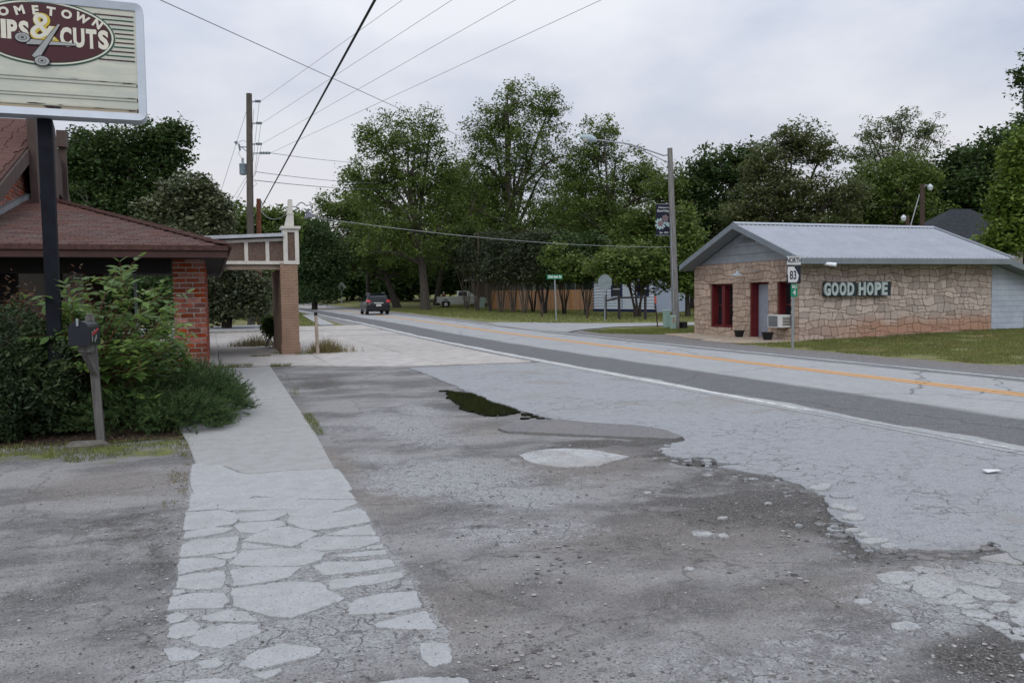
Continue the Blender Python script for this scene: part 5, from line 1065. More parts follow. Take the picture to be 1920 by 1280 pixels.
txt(p2, '83', tuple(Vector((hx, hy - .012, 2.08)) + Rt * -.03), .34, M_sb, off=.006, ext=.001, xs=.78, lift=.014)
p3 = plate(1.66, .26, .36, M_sg, dx=.02); txt(p3, 'MILE', (hx + .02, hy - .01, 1.76), .12, M_sw, off=.003, ext=.001, xs=.72); txt(p3, '4', (hx + .02, hy - .01, 1.60), .20, M_sw, off=.006, ext=.001)

# ================================================================== STREET LIGHT ON WOODEN POLE + BANNER
lb = Vector((19.85, 32.9, 0)); lt_ = Vector((19.72, 33.2, 8.2)); sl_ = thing('street_light', lb, 'weathered wooden pole with a long steel arm and cobra head lamp', 'street light')
mb = MB(); mb.tube([lb - Vector((0, 0, .1)), lb.lerp(lt_, .5), lt_], [.17, .145, .115], 14); mb.build('pole', M_wood_g, sl_, smooth=True)
e0 = AT(1245, 292, 37.4); e1 = AT(1115, 262, 37.0); mb = MB(); mb.tube([AT(1258, 289, 37.6), e0, AT(1180, 270, 37.2), e1], .03, 6); mb.tube([AT(1258, 308, 37.6), AT(1215, 287, 37.3), AT(1170, 268, 37.1)], .022, 6); mb.build('arm', M_galv, sl_, smooth=True)
h = AT(1103, 259, 37.0); dv = (e1 - e0).normalized(); mb = MB(); ax2 = dv
pts = [h - dv * .38, h - dv * .30, h - dv * .05, h + dv * .2, h + dv * .36]; mb.tube([p + Vector((0, 0, 0)) for p in pts][::-1], [.05, .13, .17, .12, .04], 12); lh = mb.build('lamp_head', mat('pale_blue_lamp_head', (.36, .45, .50), .4), sl_, smooth=True)
mb = MB(); mb.lathe(h + dv * .12 - Vector((0, 0, .2)), [(.02, 0), (.10, .02), (.14, .10), (.14, .16)], 12); mb.build('lens', pmat('milky_lens', (.45, .46, .44), .3), lh, smooth=True)
mb = MB(); mb.cyl(lb.lerp(lt_, .62) + Vector((-.13, -.1, 0)), lb.lerp(lt_, .05) + Vector((-.16, -.12, 0)), .02, .02, 6); mb.build('conduit', M_galv, sl_)
bt = AT(1230, 383, 37.5); bq = AT(1258, 383, 37.6); bz0 = AT(1230, 441, 37.5).z
bn = thing('banner', (bt.x, bt.y, bz0), 'dark blue Welcome to Good Hope banner with magnolia flower on the wooden pole', 'banner')
rt = (bq - bt); rt.z = 0; rt.normalize(); wdt = .70; c0 = bt + Vector((0, 0, 0)); nb = Vector((rt.y, -rt.x, 0)); nb = nb if nb.y < 0 else -nb
def bp_(u, v, d=0.): return Vector((c0.x, c0.y, bz0)) + rt * (u * wdt) + Vector((0, 0, v * (bt.z - bz0))) + nb * d
mb = MB(); mb.prism([bp_(0, 0), bp_(1, 0), bp_(1, 1), bp_(0, 1)], nb * -.01); cloth = mb.build('cloth', pmat('navy_banner', (.010, .012, .028), .8), bn)
mb = MB(); mb.cyl(bp_(-.02, 1.005), bp_(1.12, 1.005), .014); mb.cyl(bp_(-.02, -.005), bp_(1.12, -.005), .014); mb.build('bracket', M_galv, bn)
def btext(s_, u, v, size, **k): mb = MB(); put_text(mb, s_, bp_(u, v, .004), size, right=rt, **k); mb.build('lettering', pmat('banner_white', (.55, .6, .6), .7), cloth)
btext('Welcome to', .5, .895, .105, ext=.001, shear=.35, xs=.95, off=.001); btext('Good Hope', .5, .79, .155, ext=.001, shear=.35, xs=.85, off=.002); btext('Est. 1905', .52, .085, .11, ext=.001, shear=.3, off=.002)
mb = MB()
def petal(u, v, ang, l, wd, k): mb.k = k; mb.add([bp_(u, v, .004 + k * .002) + (rt * math.cos(a_) + Vector((0, 0, math.sin(a_)))) * 0 + (rt * (x * math.cos(ang) - y * math.sin(ang)) + Vector((0, 0, x * math.sin(ang) + y * math.cos(ang)))) for a_, x, y in [(0, 0, 0), (0, l * .35, wd / 2), (0, l * .8, wd * .35), (0, l, 0), (0, l * .8, -wd * .35), (0, l * .35, -wd / 2)]], [(0, 1, 2, 3, 4, 5)])
for a in (200, 235, 265, 300, 330, 10, 120, 150, 85): petal(.28, .37, rad(a), .28, .12, 0)
for a in (0, 60, 120, 180, 240, 300): petal(.30, .38, rad(a), .17, .12, 1); petal(.62, .55, rad(a + 20), .17, .14, 1)
for a in (-20, -45): petal(.6, .42, rad(a), .30, .12, 0)
mb.build('magnolia', [pmat('pale_petal', (.34, .46, .48), .7), pmat('mauve_petal', (.20, .15, .16), .7)], cloth)
mb = MB(); p0 = lb.lerp(lt_, .08) + Vector((.16, -.16, 0)); mb.box((20.12, 32.72, .17), (.24, .3, .34)); tag(mb.build('meter_box', M_black), 'small dark box at the foot of the wooden street light pole', 'box')
# green utility pedestals
def pedestal(p, w_, h, lab):
    t = thing('utility_pedestal', p, lab, 'utility box', 'green utility pedestals'); p = Vector(p); mb = MB(); mb.prism([p + Vector((x, y, 0)) for x, y in [(a * w_ / 2, c * w_ / 2) for a, c in ((-1, -1), (1, -1), (1, 1), (-1, 1))]], (0, 0, h)); mb.build('case', M_ped, t, bevel=.02); mb = MB(); mb.box(p + Vector((0, 0, h + .012)), (w_ * 1.08, w_ * 1.08, .05)); mb.build('lid', M_ped2, t, bevel=.015); return t
M_ped = pmat('pale_green_paint', (.25, .36, .33), .5); M_ped2 = pmat('paler_green_paint', (.36, .46, .44), .5)
q = G(1256, 615); pedestal((q.x, q.y + .3, 0), .26, .82, 'taller green utility pedestal left of the wooden street light pole'); q = G(1260, 617.5); u = pedestal((q.x, q.y - .1, 0), .20, .60, 'shorter green utility pedestal with red marking before the taller one')
mb = MB(); mb.bb(q.x - .05, q.x - .01, q.y - .215, q.y - .20, .30, .55); mb.build('red_marking', mat('orange_marking', (.45, .09, .04), .6, .4, 30), u)
q = GT(903, 577); pedestal(tuple(q), .55, 1.05, 'distant green utility pedestal in the grass below the thin trees')
# orange topped marker
q = GT(1233, 613); t = thing('cable_marker', q, 'thin dark marker post with orange plate left of the utility pedestals', 'marker post'); mb = MB(); mb.bar(q, q + Vector((-.12, 0, 1.2)), .05, .03); mb.build('stake', mat('dark_rust', (.05, .025, .02), .8), t); mb = MB(); mb.bar(q + Vector((-.115, -.02, 1.15)), q + Vector((-.15, -.02, 1.5)), .11, .02); mb.build('plate', pmat('orange_plate', (.50, .10, .07), .6), t)
# stop sign seen from behind
q = COL(1134, 48); t = thing('stop_sign', q, 'grey back of an octagonal stop sign at the side street corner', 'road sign'); mb = MB(); mb.bar(q - Vector((0, 0, .1)), q + Vector((0, 0, 2.75)), .06, .04); mb.build('post', M_galv, t)
yaw = rad(-52); r_ = Vector((math.cos(yaw), math.sin(yaw), 0)); c = q + Vector((0, -.04, 2.28)); mb = MB(); mb.prism([c + r_ * (.47 * math.cos(rad(22.5 + 45 * k))) + Vector((0, 0, .47 * math.sin(rad(22.5 + 45 * k)))) for k in range(8)], Vector((r_.y, -r_.x, 0)) * .01); mb.build('panel', mat('grey_sign_back', (.20, .25, .26), .5), t)
# street name sign
q = COL(1043, 50); t = thing('street_name_sign', q, 'green Old Ash St street name sign on a thin steel pole', 'street sign'); hz_ = AT(1040, 519, 50).z; mb = MB(); mb.bar(q - Vector((0, 0, .1)), Vector((AT(1040, 523, 50).x, AT(1040, 523, 50).y, hz_ - .1)), .06, .06); mb.build('post', M_galv, t)
c = AT(1040, 519, 49.9); rt2 = Vector((math.cos(rad(-16)), math.sin(rad(-16)), 0)); n2 = Vector((rt2.y, -rt2.x, 0)); n2 = n2 if n2.y < 0 else -n2; mb = MB(); mb.prism([c + rt2 * x + Vector((0, 0, z)) for x, z in ((-.47, -.13), (.47, -.13), (.47, .13), (-.47, .13))], n2 * -.01); pl_ = mb.build('plate', M_sg, t); mb = MB(); put_text(mb, 'Old Ash St', c + n2 * .006, .235, right=rt2, off=.005, ext=.001, xs=.78); mb.build('lettering', pmat('sign_text_white', (.75, .78, .78), .5), pl_)
# yellow diamond seen from behind, small far red sign
q = GT(641, 570.5); dd = (Vector((q.x, q.y, 0))).length; q = COL(641, 120); t = thing('diamond_sign', q, 'grey back of a diamond warning sign on the far verge', 'road sign'); mb = MB(); mb.bar(q, q + Vector((0, 0, 2.4)), .09, .06); mb.build('post', M_galv, t); c = q + Vector((-.0, -.06, 2.5)); mb = MB(); mb.prism([c + Vector((x, 0, z)) for x, z in ((-.68, 0), (0, -.72), (.68, 0), (0, .72))], (0, .02, 0)); mb.build('panel', mat('dull_sign_back', (.13, .15, .145), .5), t)
# ================================================================== UTILITY POLES
ub = Vector((1.95, 47.3, .07)); ut = Vector((2.2, 47.5, 12.7)); up_ = thing('utility_pole', ub, 'tall dark utility pole carrying insulators and a grey transformer', 'utility pole')
mb = MB(); mb.tube([ub - Vector((0, 0, .2)), ub.lerp(ut, .5), ut], [.21, .185, .15], 12); mb.build('pole', M_pole, up_, smooth=True)
M_ins = mat('grey_insulator', (.17, .21, .25), .4, .1, 9)
def at45(px, py): return AT(px, py, 45.2)
def insul(px, py, l=10):
    a = at45(468, py); c = at45(px, py); mb = MB(); mb.cyl(a, at45(px - l, py), .02, .02, 6); mb.cyl(at45(468, py + 4), at45(px - l, py + .5), .015, .015, 6)
    pts = []; rs = []
    for k in range(9): t_k = k / 8; pts.append(at45(px - l + l * t_k, py)); rs.append(.045 + (.045 if k % 2 else 0))
    mb.tube(pts, rs, 8); mb.build('insulator', M_ins, up_)
for a, c in ((489, 190), (491, 231), (491, 270)): insul(a, c, 11)
insul(507, 287, 20)
mb = MB(); c = at45(456, 318); mb.lathe(c - Vector((0, 0, .29)), [(.14, 0), (.20, .02), (.20, .52), (.21, .54), (.21, .58), (.16, .62), (0, .62)], 14); mb.cyl(c + Vector((0, 0, .3)), c + Vector((0, 0, .62)), .035, .05, 8); mb.box(c + Vector((.25, 0, 0)), (.16, .1, .3)); mb.build('transformer', mat('blue_grey_transformer', (.20, .26, .31), .45), up_, smooth=True)
mb = MB(); mb.bar(at45(447, 275), at45(470, 277), .05, .05); mb.cyl(at45(442, 266), at45(444, 271), .10, .04, 8); mb.cyl(at45(448, 270), at45(450, 282), .05, .05, 8); mb.bar(at45(452, 276), at45(464, 285), .04, .04); mb.build('cutout_fuse', M_ins, up_)
mb = MB(); mb.tube([at45(450, 282), at45(447, 288), at45(453, 296), at45(453, 306)], .012, 5); mb.tube([at45(444, 269), at45(455, 263), at45(466, 268)], .012, 5)
for (a, c, e, f) in [(486, 192, 472, 325), (489, 233, 478, 320), (490, 272, 478, 330), (476, 205, 472, 262)]: mb.cyl(at45(a, c), at45(e, f), .010, .010, 4)
mb.tube([at45(478, 323), at45(474, 335), at45(482, 345), at45(472, 352)], .012, 5); mb.build('jumper_wire', M_wireg, up_)
mb = MB(); mb.box(at45(470, 540) + Vector((0, -.2, 0)), (.12, .05, .35)); mb.build('pole_tag', M_white, up_)
b2 = COL(487, 46); t2_ = AT(485, 373, 46); p2_ = thing('service_pole', b2, 'short reddish brown service pole standing beside the tall utility pole', 'utility pole'); mb = MB(); mb.tube([b2 - Vector((0, 0, .2)), t2_], [.15, .12], 12); mb.build('pole', mat('reddish_pole', (.15, .055, .032), .9, .3, 5, .004, stretch=(3, 3, .3)), p2_, smooth=True)
mb = MB(); mb.cyl(t2_ - Vector((-.12, .1, .5)), t2_ - Vector((-.12, .1, .1)), .03, .03, 6); mb.build('insulator', M_ins, p2_)
# two poles beyond the stone building
def small_pole(px, pt, pb_, dpt, side, lab, r=.12):
    b0 = COL(px, dpt); tp = AT(px, pt, dpt); t = thing('lamp_pole', b0, lab, 'lamp post', 'yard lamps behind the stone building'); mb = MB(); mb.tube([b0, tp], [r * 1.2, r], 10); mb.build('pole', M_wood_b, t, smooth=True)
    s = side * dpt / 1550; R_ = RM @ Vector((1, 0, 0)); a = tp - Vector((0, 0, .25)); e = a + R_ * s * 15 + Vector((0, 0, .2)); mb = MB(); mb.tube([a, a + R_ * s * 6 + Vector((0, 0, .2)), e], .03, 6); mb.build('arm', M_galv, t)
    mb = MB(); k = dpt / 55; mb.lathe(e + Vector((0, 0, -.33 * k)), [(.10 * k, 0), (.15 * k, .06 * k), (.17 * k, .20 * k), (.19 * k, .22 * k), (.13 * k, .32 * k), (.05 * k, .42 * k), (0, .43 * k)], 12); mb.build('lamp_head', pmat('pale_lamp', (.50, .56, .60), .3), t, smooth=True)
    return t
small_pole(1729, 346, 425, 48, 1, 'taller yard lamp pole rising behind the stone building roof'); small_pole(1701, 404, 425, 55, -.45, 'shorter yard lamp pole just showing over the stone building roof', .13)
b0 = COL(897, 78); t = thing('far_pole', b0, 'thin rusty pole half hidden by trees under the white cable', 'pole'); mb = MB(); mb.tube([b0, AT(897, 436, 78)], [.11, .09], 8); mb.build('pole', M_wood_b, t)

# ================================================================== FENCE, HOUSES BEHIND
M_plank = mat('orange_cedar', (.30, .175, .10), .85, .12, 4., .003, rand=.14, stretch=(3, 3, .4))
fa = COL(922, 84); fb = COL(1114, 76); ft = thing('wooden_fence', (fa + fb) / 2, 'orange cedar board fence behind the row of thin multi-stemmed trees', 'fence'); dv = fb - fa; n = 74
pm = unit_box('plank', M_plank, .0)
for i in range(n):
    c = fa + dv * ((i + .5) / n); c.z = T(c.x, c.y) + .95 + random.uniform(-.015, .015); inst('plank', pm, ft, c, (0, random.uniform(-.008, .008), math.atan2(dv.y, dv.x)), (dv.length / n - .012, .025, 1.9))
mb = MB()
for z in (.4, 1.5): mb.bar(fa + Vector((0, .05, z)), fb + Vector((0, .05, z)), .05, .09)
mb.build('fence_rail', M_wood_b, ft)
# blue and white clapboard building
wa = COL(1113, 72); wb = COL(1229, 66); u = (wb - wa); u.z = 0; Lw = u.length; u.normalize(); nv = Vector((u.y, -u.x, 0)); nv = nv if nv.dot(Vector((wa.x, wa.y, 0))) < 0 else -nv
cb_ = thing('clapboard_cabin', (wa + wb) / 2, 'small white clapboard cabin with navy shutters behind the side street', 'cabin'); z0 = min(wa.z, wb.z)
M_clap = mat('white_clapboard', (.58, .66, .78), .6, .06, 5, .001); M_nav = pmat('navy_trim', (.014, .020, .075), .6)
def wp(s, z, d=0.): return Vector((wa.x, wa.y, z0)) + u * s + Vector((0, 0, z)) + nv * d
mb = MB(); mb.prism([wp(0, -.1), wp(Lw, -.1), wp(Lw, 3.0), wp(0, 3.0)], nv * -4); cw = mb.build('wall', pmat('shaded_gap', (.30, .35, .45), .8), cb_)
k = 0; z = .28
while z < 2.9: mb = MB(); mb.prism([wp(0, z, .06), wp(0, z + .20, .015), wp(0, z + .20, -.01), wp(0, z, -.01)], u * Lw); mb.build('clapboard', M_clap, cw); z += .245
mb = MB(); mb.prism([wp(-.05, -.1, .04), wp(Lw + .05, -.1, .04), wp(Lw + .05, .24, .04), wp(-.05, .24, .04)], nv * -.1); mb.build('skirt', M_nav, cb_)
for s in (.0, .22 * Lw, .48 * Lw, Lw - .1): mb = MB(); mb.prism([wp(s, .24, .045), wp(s + .12, .24, .045), wp(s + .12, 3, .045), wp(s, 3, .045)], nv * -.03); mb.build('corner_trim', M_nav, cb_)
mb = MB(); mb.prism([wp(.50 * Lw, .3, .05), wp(.66 * Lw, .3, .05), wp(.66 * Lw, 2.4, .05), wp(.50 * Lw, 2.4, .05)], nv * -.02); mb.build('door', pmat('plain_white_door', (.55, .62, .72), .6), cb_)
for s in (.40 * Lw, .82 * Lw):
    mb = MB(); mb.prism([wp(s - .42, 1.35, .06), wp(s + .42, 1.35, .06), wp(s + .42, 2.5, .06), wp(s - .42, 2.5, .06)], nv * -.05); wn_ = mb.build('window', pmat('dark_window', (.015, .02, .03), .2), cb_)
    for e in (-1, 1): mb = MB(); mb.prism([wp(s + e * .55 - .12, 1.3, .065), wp(s + e * .55 + .12, 1.3, .065), wp(s + e * .55 + .12, 2.55, .065), wp(s + e * .55 - .12, 2.55, .065)], nv * -.05); mb.build('shutter', M_nav, wn_)
    mb = MB(); mb.prism([wp(s - .42, 1.9, .07), wp(s + .42, 1.9, .07), wp(s + .42, 1.98, .07), wp(s - .42, 1.98, .07)], nv * -.02); mb.build('glazing_bar', M_white, wn_)
mb = MB(); mb.prism([wp(-.4, 2.9, .4), wp(-.4, 4.2, -2), wp(-.4, 2.9, -4.4)], u * (Lw + .8)); mb.build('roof', M_shin2, cb_)
# brown house behind the fence
ha = COL(960, 98); hb = COL(1115, 92); u = (hb - ha); u.z = 0; Lw = u.length; u.normalize(); nv = Vector((u.y, -u.x, 0)); nv = nv if nv.dot(Vector((ha.x, ha.y, 0))) < 0 else -nv; wa = ha; z0 = ha.z
hh = thing('brown_house', (ha + hb) / 2, 'long low brown house with pale framed windows behind the cedar fence', 'house'); mb = MB(); mb.prism([wp(-6, -.1), wp(Lw, -.1), wp(Lw, 3.3), wp(-6, 3.3)], nv * -7); mb.build('wall', mat('brown_siding', (.10, .085, .06), .8), hh)
mb = MB(); mb.prism([wp(-6.5, 3.2, .6), wp(-6.5, 5.2, -3.5), wp(-6.5, 3.2, -7.6)], u * (Lw + 7)); mb.build('roof', M_shin2, hh); mb = MB(); mb.prism([wp(-6.5, 3.12, .62), wp(-6.5, 3.24, .62), wp(-6.5, 3.24, .6), wp(-6.5, 3.12, .6)], u * (Lw + 7)); mb.build('fascia', M_white, hh)
for s in (.08, .22, .36, .50, .72, .93):
    s *= Lw; mb = MB(); mb.prism([wp(s - .75, 1.5, .05), wp(s + .75, 1.5, .05), wp(s + .75, 3.0, .05), wp(s - .75, 3.0, .05)], nv * -.1); f_ = mb.build('window', pmat('cream_frame', (.30, .32, .29), .6), hh); mb = MB(); mb.prism([wp(s - .6, 1.62, .07), wp(s + .6, 1.62, .07), wp(s + .6, 2.88, .07), wp(s - .6, 2.88, .07)], nv * -.03); mb.build('pane', pmat('grey_green_glass', (.05, .075, .07), .15), f_)
# carport / barn strip behind the wooden pole
ha = COL(1228, 84); hb = COL(1330, 76); u = (hb - ha); u.z = 0; Lw = u.length; u.normalize(); nv = Vector((u.y, -u.x, 0)); nv = nv if nv.dot(Vector((ha.x, ha.y, 0))) < 0 else -nv; wa = ha; z0 = ha.z
cp = thing('carport', (ha + hb) / 2, 'dim open carport with rusty roof beside the clapboard cabin', 'carport'); mb = MB(); mb.prism([wp(0, 2.5, 1.5), wp(0, 3.4, -2), wp(0, 3.3, -5), wp(0, 2.4, 1.5)], u * (Lw + 8)); mb.build('roof', mat('rusty_roof', (.11, .075, .055), .8, .4, 2.), cp)
mb = MB(); mb.prism([wp(0, 2.42, 1.52), wp(0, 2.52, 1.52), wp(0, 2.52, 1.5), wp(0, 2.42, 1.5)], u * (Lw + 8)); mb.build('eave_board', mat('bleached_board', (.30, .24, .18), .8), cp)
mb = MB(); [mb.bar(wp(s, 0, 1.3), wp(s, 2.45, 1.3), .12) for s in (.5, 3.2, 6, 9, 12)]; mb.build('post', M_wood_g, cp); mb = MB(); mb.prism([wp(0, 0, -4), wp(Lw + 8, 0, -4), wp(Lw + 8, 2.5, -4), wp(0, 2.5, -4)], nv * -.1); mb.build('back_wall', mat('grey_back_wall', (.12, .115, .10), .8), cp)
mb = MB(); [mb.prism([wp(s, .3, -3.9), wp(s + .9, .3, -3.9), wp(s + .9, 2.1, -3.9), wp(s, 2.1, -3.9)], nv * .05) for s in (1.2, 4, 7)]; mb.build('pale_panel', mat('dull_white_panel', (.26, .27, .26), .7), cp)
# dark roofed house at the right
ra = COL(1735, 62); rb = COL(1900, 58); hp = AT(1800, 392, 62); hx0 = AT(1738, 428, 58); hx1 = AT(1862, 428, 56)
rh = thing('dark_roof_house', (hp.x, hp.y, T(hp.x, hp.y)), 'house with a dark slate pyramid roof behind the stone building', 'house')
R_ = Vector((.94, -.34, 0)); Bk = Vector((.34, .94, 0)); c = Vector((hp.x, hp.y, 0)); z1 = 5.2
cr_ = [c - R_ * 5.5 - Bk * 4, c + R_ * 5.5 - Bk * 4, c + R_ * 5.5 + Bk * 5, c - R_ * 5.5 + Bk * 5]; zt = hp.z
mb = MB(); mb.add([Vector((p.x, p.y, 4.6)) for p in cr_] + [Vector((c.x - R_.x * .7, c.y - R_.y * .7, zt)), Vector((c.x + R_.x * .7, c.y + R_.y * .7, zt))], [(0, 1, 5, 4), (1, 2, 5), (2, 3, 4, 5), (3, 0, 4), (3, 2, 1, 0)]); mb.build('roof', M_shin2, rh)
mb = MB(); mb.prism([Vector((p.x, p.y, 0)) * 1 + (Vector((c.x, c.y, 0)) - Vector((p.x, p.y, 0))) * .08 for p in cr_], (0, 0, 4.55)); mb.build('wall', mat('dim_house_wall', (.22, .22, .21), .8), rh)
# rail fence posts near side street
for i, (px, py, h, lab) in enumerate([(1101, 594, 1.05, 'short dark post in the grass left of the rail fence'), (1016, 590, 1.0, 'dark post stub among the multi-stemmed trees')]):
    q = COL(px, 54 + i * 4); mb = MB(); mb.bar(q, q + Vector((0, 0, h)), .12, .12); o = mb.build('fence_post', M_wood_b); tag(o, lab, 'post')
ra_ = COL(1135, 52); rb_ = COL(1210, 51); t = thing('rail_fence', (ra_ + rb_) / 2, 'dark rail fence in front of the white clapboard cabin', 'fence')
M_rail = mat('dark_rail', (.030, .028, .035), .8)
for s in (0., .35, 1.): p_ = ra_.lerp(rb_, s); mb = MB(); mb.bar(p_, p_ + Vector((0, 0, 1.5)), .13, .13); mb.build('fence_post', M_rail, t)
mb = MB(); mb.bar(ra_ + Vector((0, -.05, 1.15)), ra_.lerp(rb_, .35) + Vector((0, -.05, 1.35)), .07, .12); mb.build('rail', M_rail, t); mb = MB(); mb.bar(ra_.lerp(rb_, .35) + Vector((0, -.05, 1.35)), rb_ + Vector((0, -.05, 1.35)), .07, .12); mb.build('rail', M_rail, t)
q = GT(599, 562); q = COL(599, 150); mb = MB(); mb.lathe(q, [(1.6, 0), (1.5, .6), (.9, 1.3), (.3, 1.7), (0, 1.8)], 9); tag(mb.build('tent', M_white), 'small white tarpaulin heap on the far grass bank', 'tarpaulin')
pp = G(1859, 883, .032); mb = MB(); mb.add([pp + Vector(v) for v in ((-.08, -.03, .0), (.07, -.04, .010), (.09, .03, .003), (-.06, .04, .012))] + [pp + Vector(v) for v in ((-.08, -.03, .003), (.07, -.04, .013), (.09, .03, .006), (-.06, .04, .015))], [(0, 1, 2, 3), (7, 6, 5, 4), (0, 4, 5, 1), (1, 5, 6, 2), (2, 6, 7, 3), (3, 7, 4, 0)]); tag(mb.build('paper_sheet', M_white), 'piece of white paper litter lying on the pale asphalt', 'litter')

# ================================================================== VEHICLES
def place_fn(c, yaw):
    f = Vector((-math.sin(yaw), math.cos(yaw), 0)); r = Vector((f.y, -f.x, 0)); return lambda x, y, z: Vector(c) + r * x + f * y + Vector((0, 0, z))
def loft(mb, secs, P):
    n = len(secs[0][1]); vs = [P(x, y, z) for (y, ring) in secs for (x, z) in ring]; fs = []
    for i in range(len(secs) - 1):
        for k in range(n): a = i * n + k; b_ = i * n + (k + 1) % n; fs.append((a, b_, b_ + n, a + n))
    fs.append(tuple(range(n - 1, -1, -1))); fs.append(tuple(range((len(secs) - 1) * n, len(secs) * n))); return mb.add(vs, fs)
def wheel(P, x, y, r, wd, par, side):
    mb = MB(); mb.tube([P(x - wd / 2, y, r), P(x - wd / 2 + .03, y, r), P(x + wd / 2 - .03, y, r), P(x + wd / 2, y, r)], [r * .9, r, r, r * .9], 20); tw = mb.build('wheel', mat('tyre', (.012, .012, .013), .9), par, smooth=True)
    mb = MB(); mb.tube([P(x + side * (wd / 2 - .02), y, r), P(x + side * (wd / 2 + .01), y, r)], [r * .62, r * .55], 14); mb.build('rim', pmat('rim', (.35, .36, .37), .3, .6), tw)
M_carb = pmat('black_car_paint', (.005, .006, .009), .3); M_cglass = pmat('car_glass', (.015, .018, .02), .05)
cy_ = 68.5; cxp = 12.25 + roff(cy_) - .55; car_c = Vector((cxp, cy_, T(cxp, cy_) + .05)); car = thing('suv', car_c, 'black rounded SUV driving away along the far lane, seen from behind', 'car'); P = place_fn(car_c, rad(-2))
def ring(w0, w1, w2, z0, z1, z2): # sill, belt, roof
    return [(-w0, z0), (-w1, (z0 + z1) / 2), (-w1, z1), (-w2, z2 - .08), (-w2 * .8, z2), (w2 * .8, z2), (w2, z2 - .08), (w1, z1), (w1, (z0 + z1) / 2), (w0, z0)]
mb = MB(); loft(mb, [(-2.35, ring(.70, .80, .70, .45, .75, .80)), (-2.30, ring(.82, .90, .80, .30, .85, 1.0)), (-2.05, ring(.86, .94, .78, .26, 1.02, 1.32)), (-1.75, ring(.88, .95, .72, .25, 1.05, 1.66)), (-1.2, ring(.88, .95, .72, .25, 1.04, 1.72)), (0., ring(.88, .95, .72, .25, 1.0, 1.71)), (.7, ring(.88, .95, .70, .25, .98, 1.55)), (1.35, ring(.88, .94, .78, .25, .96, 1.08)), (2.1, ring(.82, .88, .70, .3, .80, .90)), (2.35, ring(.6, .7, .5, .4, .6, .7))], P); mb.build('body', M_carb, car, smooth=True)
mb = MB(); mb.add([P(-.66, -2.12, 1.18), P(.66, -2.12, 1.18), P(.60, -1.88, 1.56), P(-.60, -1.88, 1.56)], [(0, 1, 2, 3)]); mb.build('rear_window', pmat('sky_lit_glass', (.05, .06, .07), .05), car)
for s in (-1, 1):
    mb = MB(); mb.add([P(s * .945, -1.6, 1.08), P(s * .945, 1.0, 1.02), P(s * .80, .45, 1.5), P(s * .77, -1.4, 1.58)], [(0, 1, 2, 3)]); mb.build('side_window', M_cglass, car)
    mb = MB(); mb.prism([P(s * .62, -2.335, .98), P(s * .95, -2.2, 1.0), P(s * .93, -2.12, 1.2), P(s * .66, -2.2, 1.16)], P(0, .06, 0) - P(0, 0, 0)); mb.build('tail_light', mat('red_lens', (.42, .012, .03), .25), car)
    mb = MB(); mb.box(P(s * 1.08, .95, 1.12), (.22, .12, .15)); mb.build('mirror', M_carb, car)
    for y in (-1.45, 1.45): wheel(P, s * .82, y, .36, .24, car, s)
    mb = MB(); mb.bar(P(s * .62, -1.4, 1.745), P(s * .62, .2, 1.745), .04, .04); mb.build('roof_rail', M_galv, car)
mb = MB(); mb.box(P(0, -2.37, .93), (.75, .03, .09)); mb.build('chrome_strip', pmat('chrome', (.75, .78, .8), .15, .7), car)
mb = MB(); mb.box(P(0, -2.38, .75), (.42, .02, .18)); mb.build('number_plate', pmat('plate', (.45, .45, .42), .4), car)
mb = MB(); loft(mb, [(-2.43, [(-.80, .38), (-.82, .55), (.82, .55), (.80, .38)]), (-2.25, [(-.9, .28), (-.93, .62), (.93, .62), (.9, .28)])], P); mb.build('bumper', M_black, car)
mb = MB(); mb.box(P(0, -1.86, 1.70), (1.25, .3, .04)); mb.build('spoiler', M_carb, car)
# pickup
q = COL(866, 97); q = Vector((q.x, q.y, q.z)); f_dir = math.atan2(-(RM @ Vector((1, 0, 0))).x, (RM @ Vector((1, 0, 0))).y) + rad(4)
tk = thing('pickup_truck', q, 'silver pickup truck parked in the grass among the thin tree stems', 'pickup'); P = place_fn(q, f_dir)
M_silv = pmat('silver_paint', (.34, .37, .36), .25, .3)
mb = MB(); prof = [(-2.9, .62), (-2.9, 1.28), (-.55, 1.28), (-.5, 1.30), (1.55, 1.25), (2.75, 1.12), (2.9, .95), (2.9, .5), (2.3, .42), (-2.3, .42)]
mb.prism([P(-.98, y, z) for y, z in prof], P(1.96, 0, 0) - P(0, 0, 0)); mb.build('body', M_silv, tk)
mb = MB(); loft(mb, [(-.55, [(-.95, 1.28), (-.80, 1.90), (.80, 1.90), (.95, 1.28)]), (.75, [(-.95, 1.28), (-.80, 1.93), (.80, 1.93), (.95, 1.28)]), (1.55, [(-.95, 1.24), (-.9, 1.3), (.9, 1.3), (.95, 1.24)])], P); mb.build('cab', M_silv, tk)
for s in (-1, 1):
    mb = MB(); mb.add([P(s * .95, -.40, 1.34), P(s * .95, .62, 1.34), P(s * .83, .60, 1.84), P(s * .83, -.36, 1.84)], [(0, 1, 2, 3)]); mb.build('side_window', M_cglass, tk)
    mb = MB(); mb.bb(0, 0, 0, 0, 0, 0); mb = MB(); mb.bar(P(s * 1.0, -2.2, .80), P(s * 1.0, 2.2, .80), .03, .07); mb.build('side_moulding', pmat('pale_strip', (.5, .52, .5), .4), tk)
    for y in (-1.85, 1.9):
        mb = MB(); mb.tube([P(s * .96, y, .48), P(s * 1.0, y, .48)], [.50, .50], 16); mb.build('wheel_arch', M_black, tk); wheel(P, s * .88, y, .39, .26, tk, s)
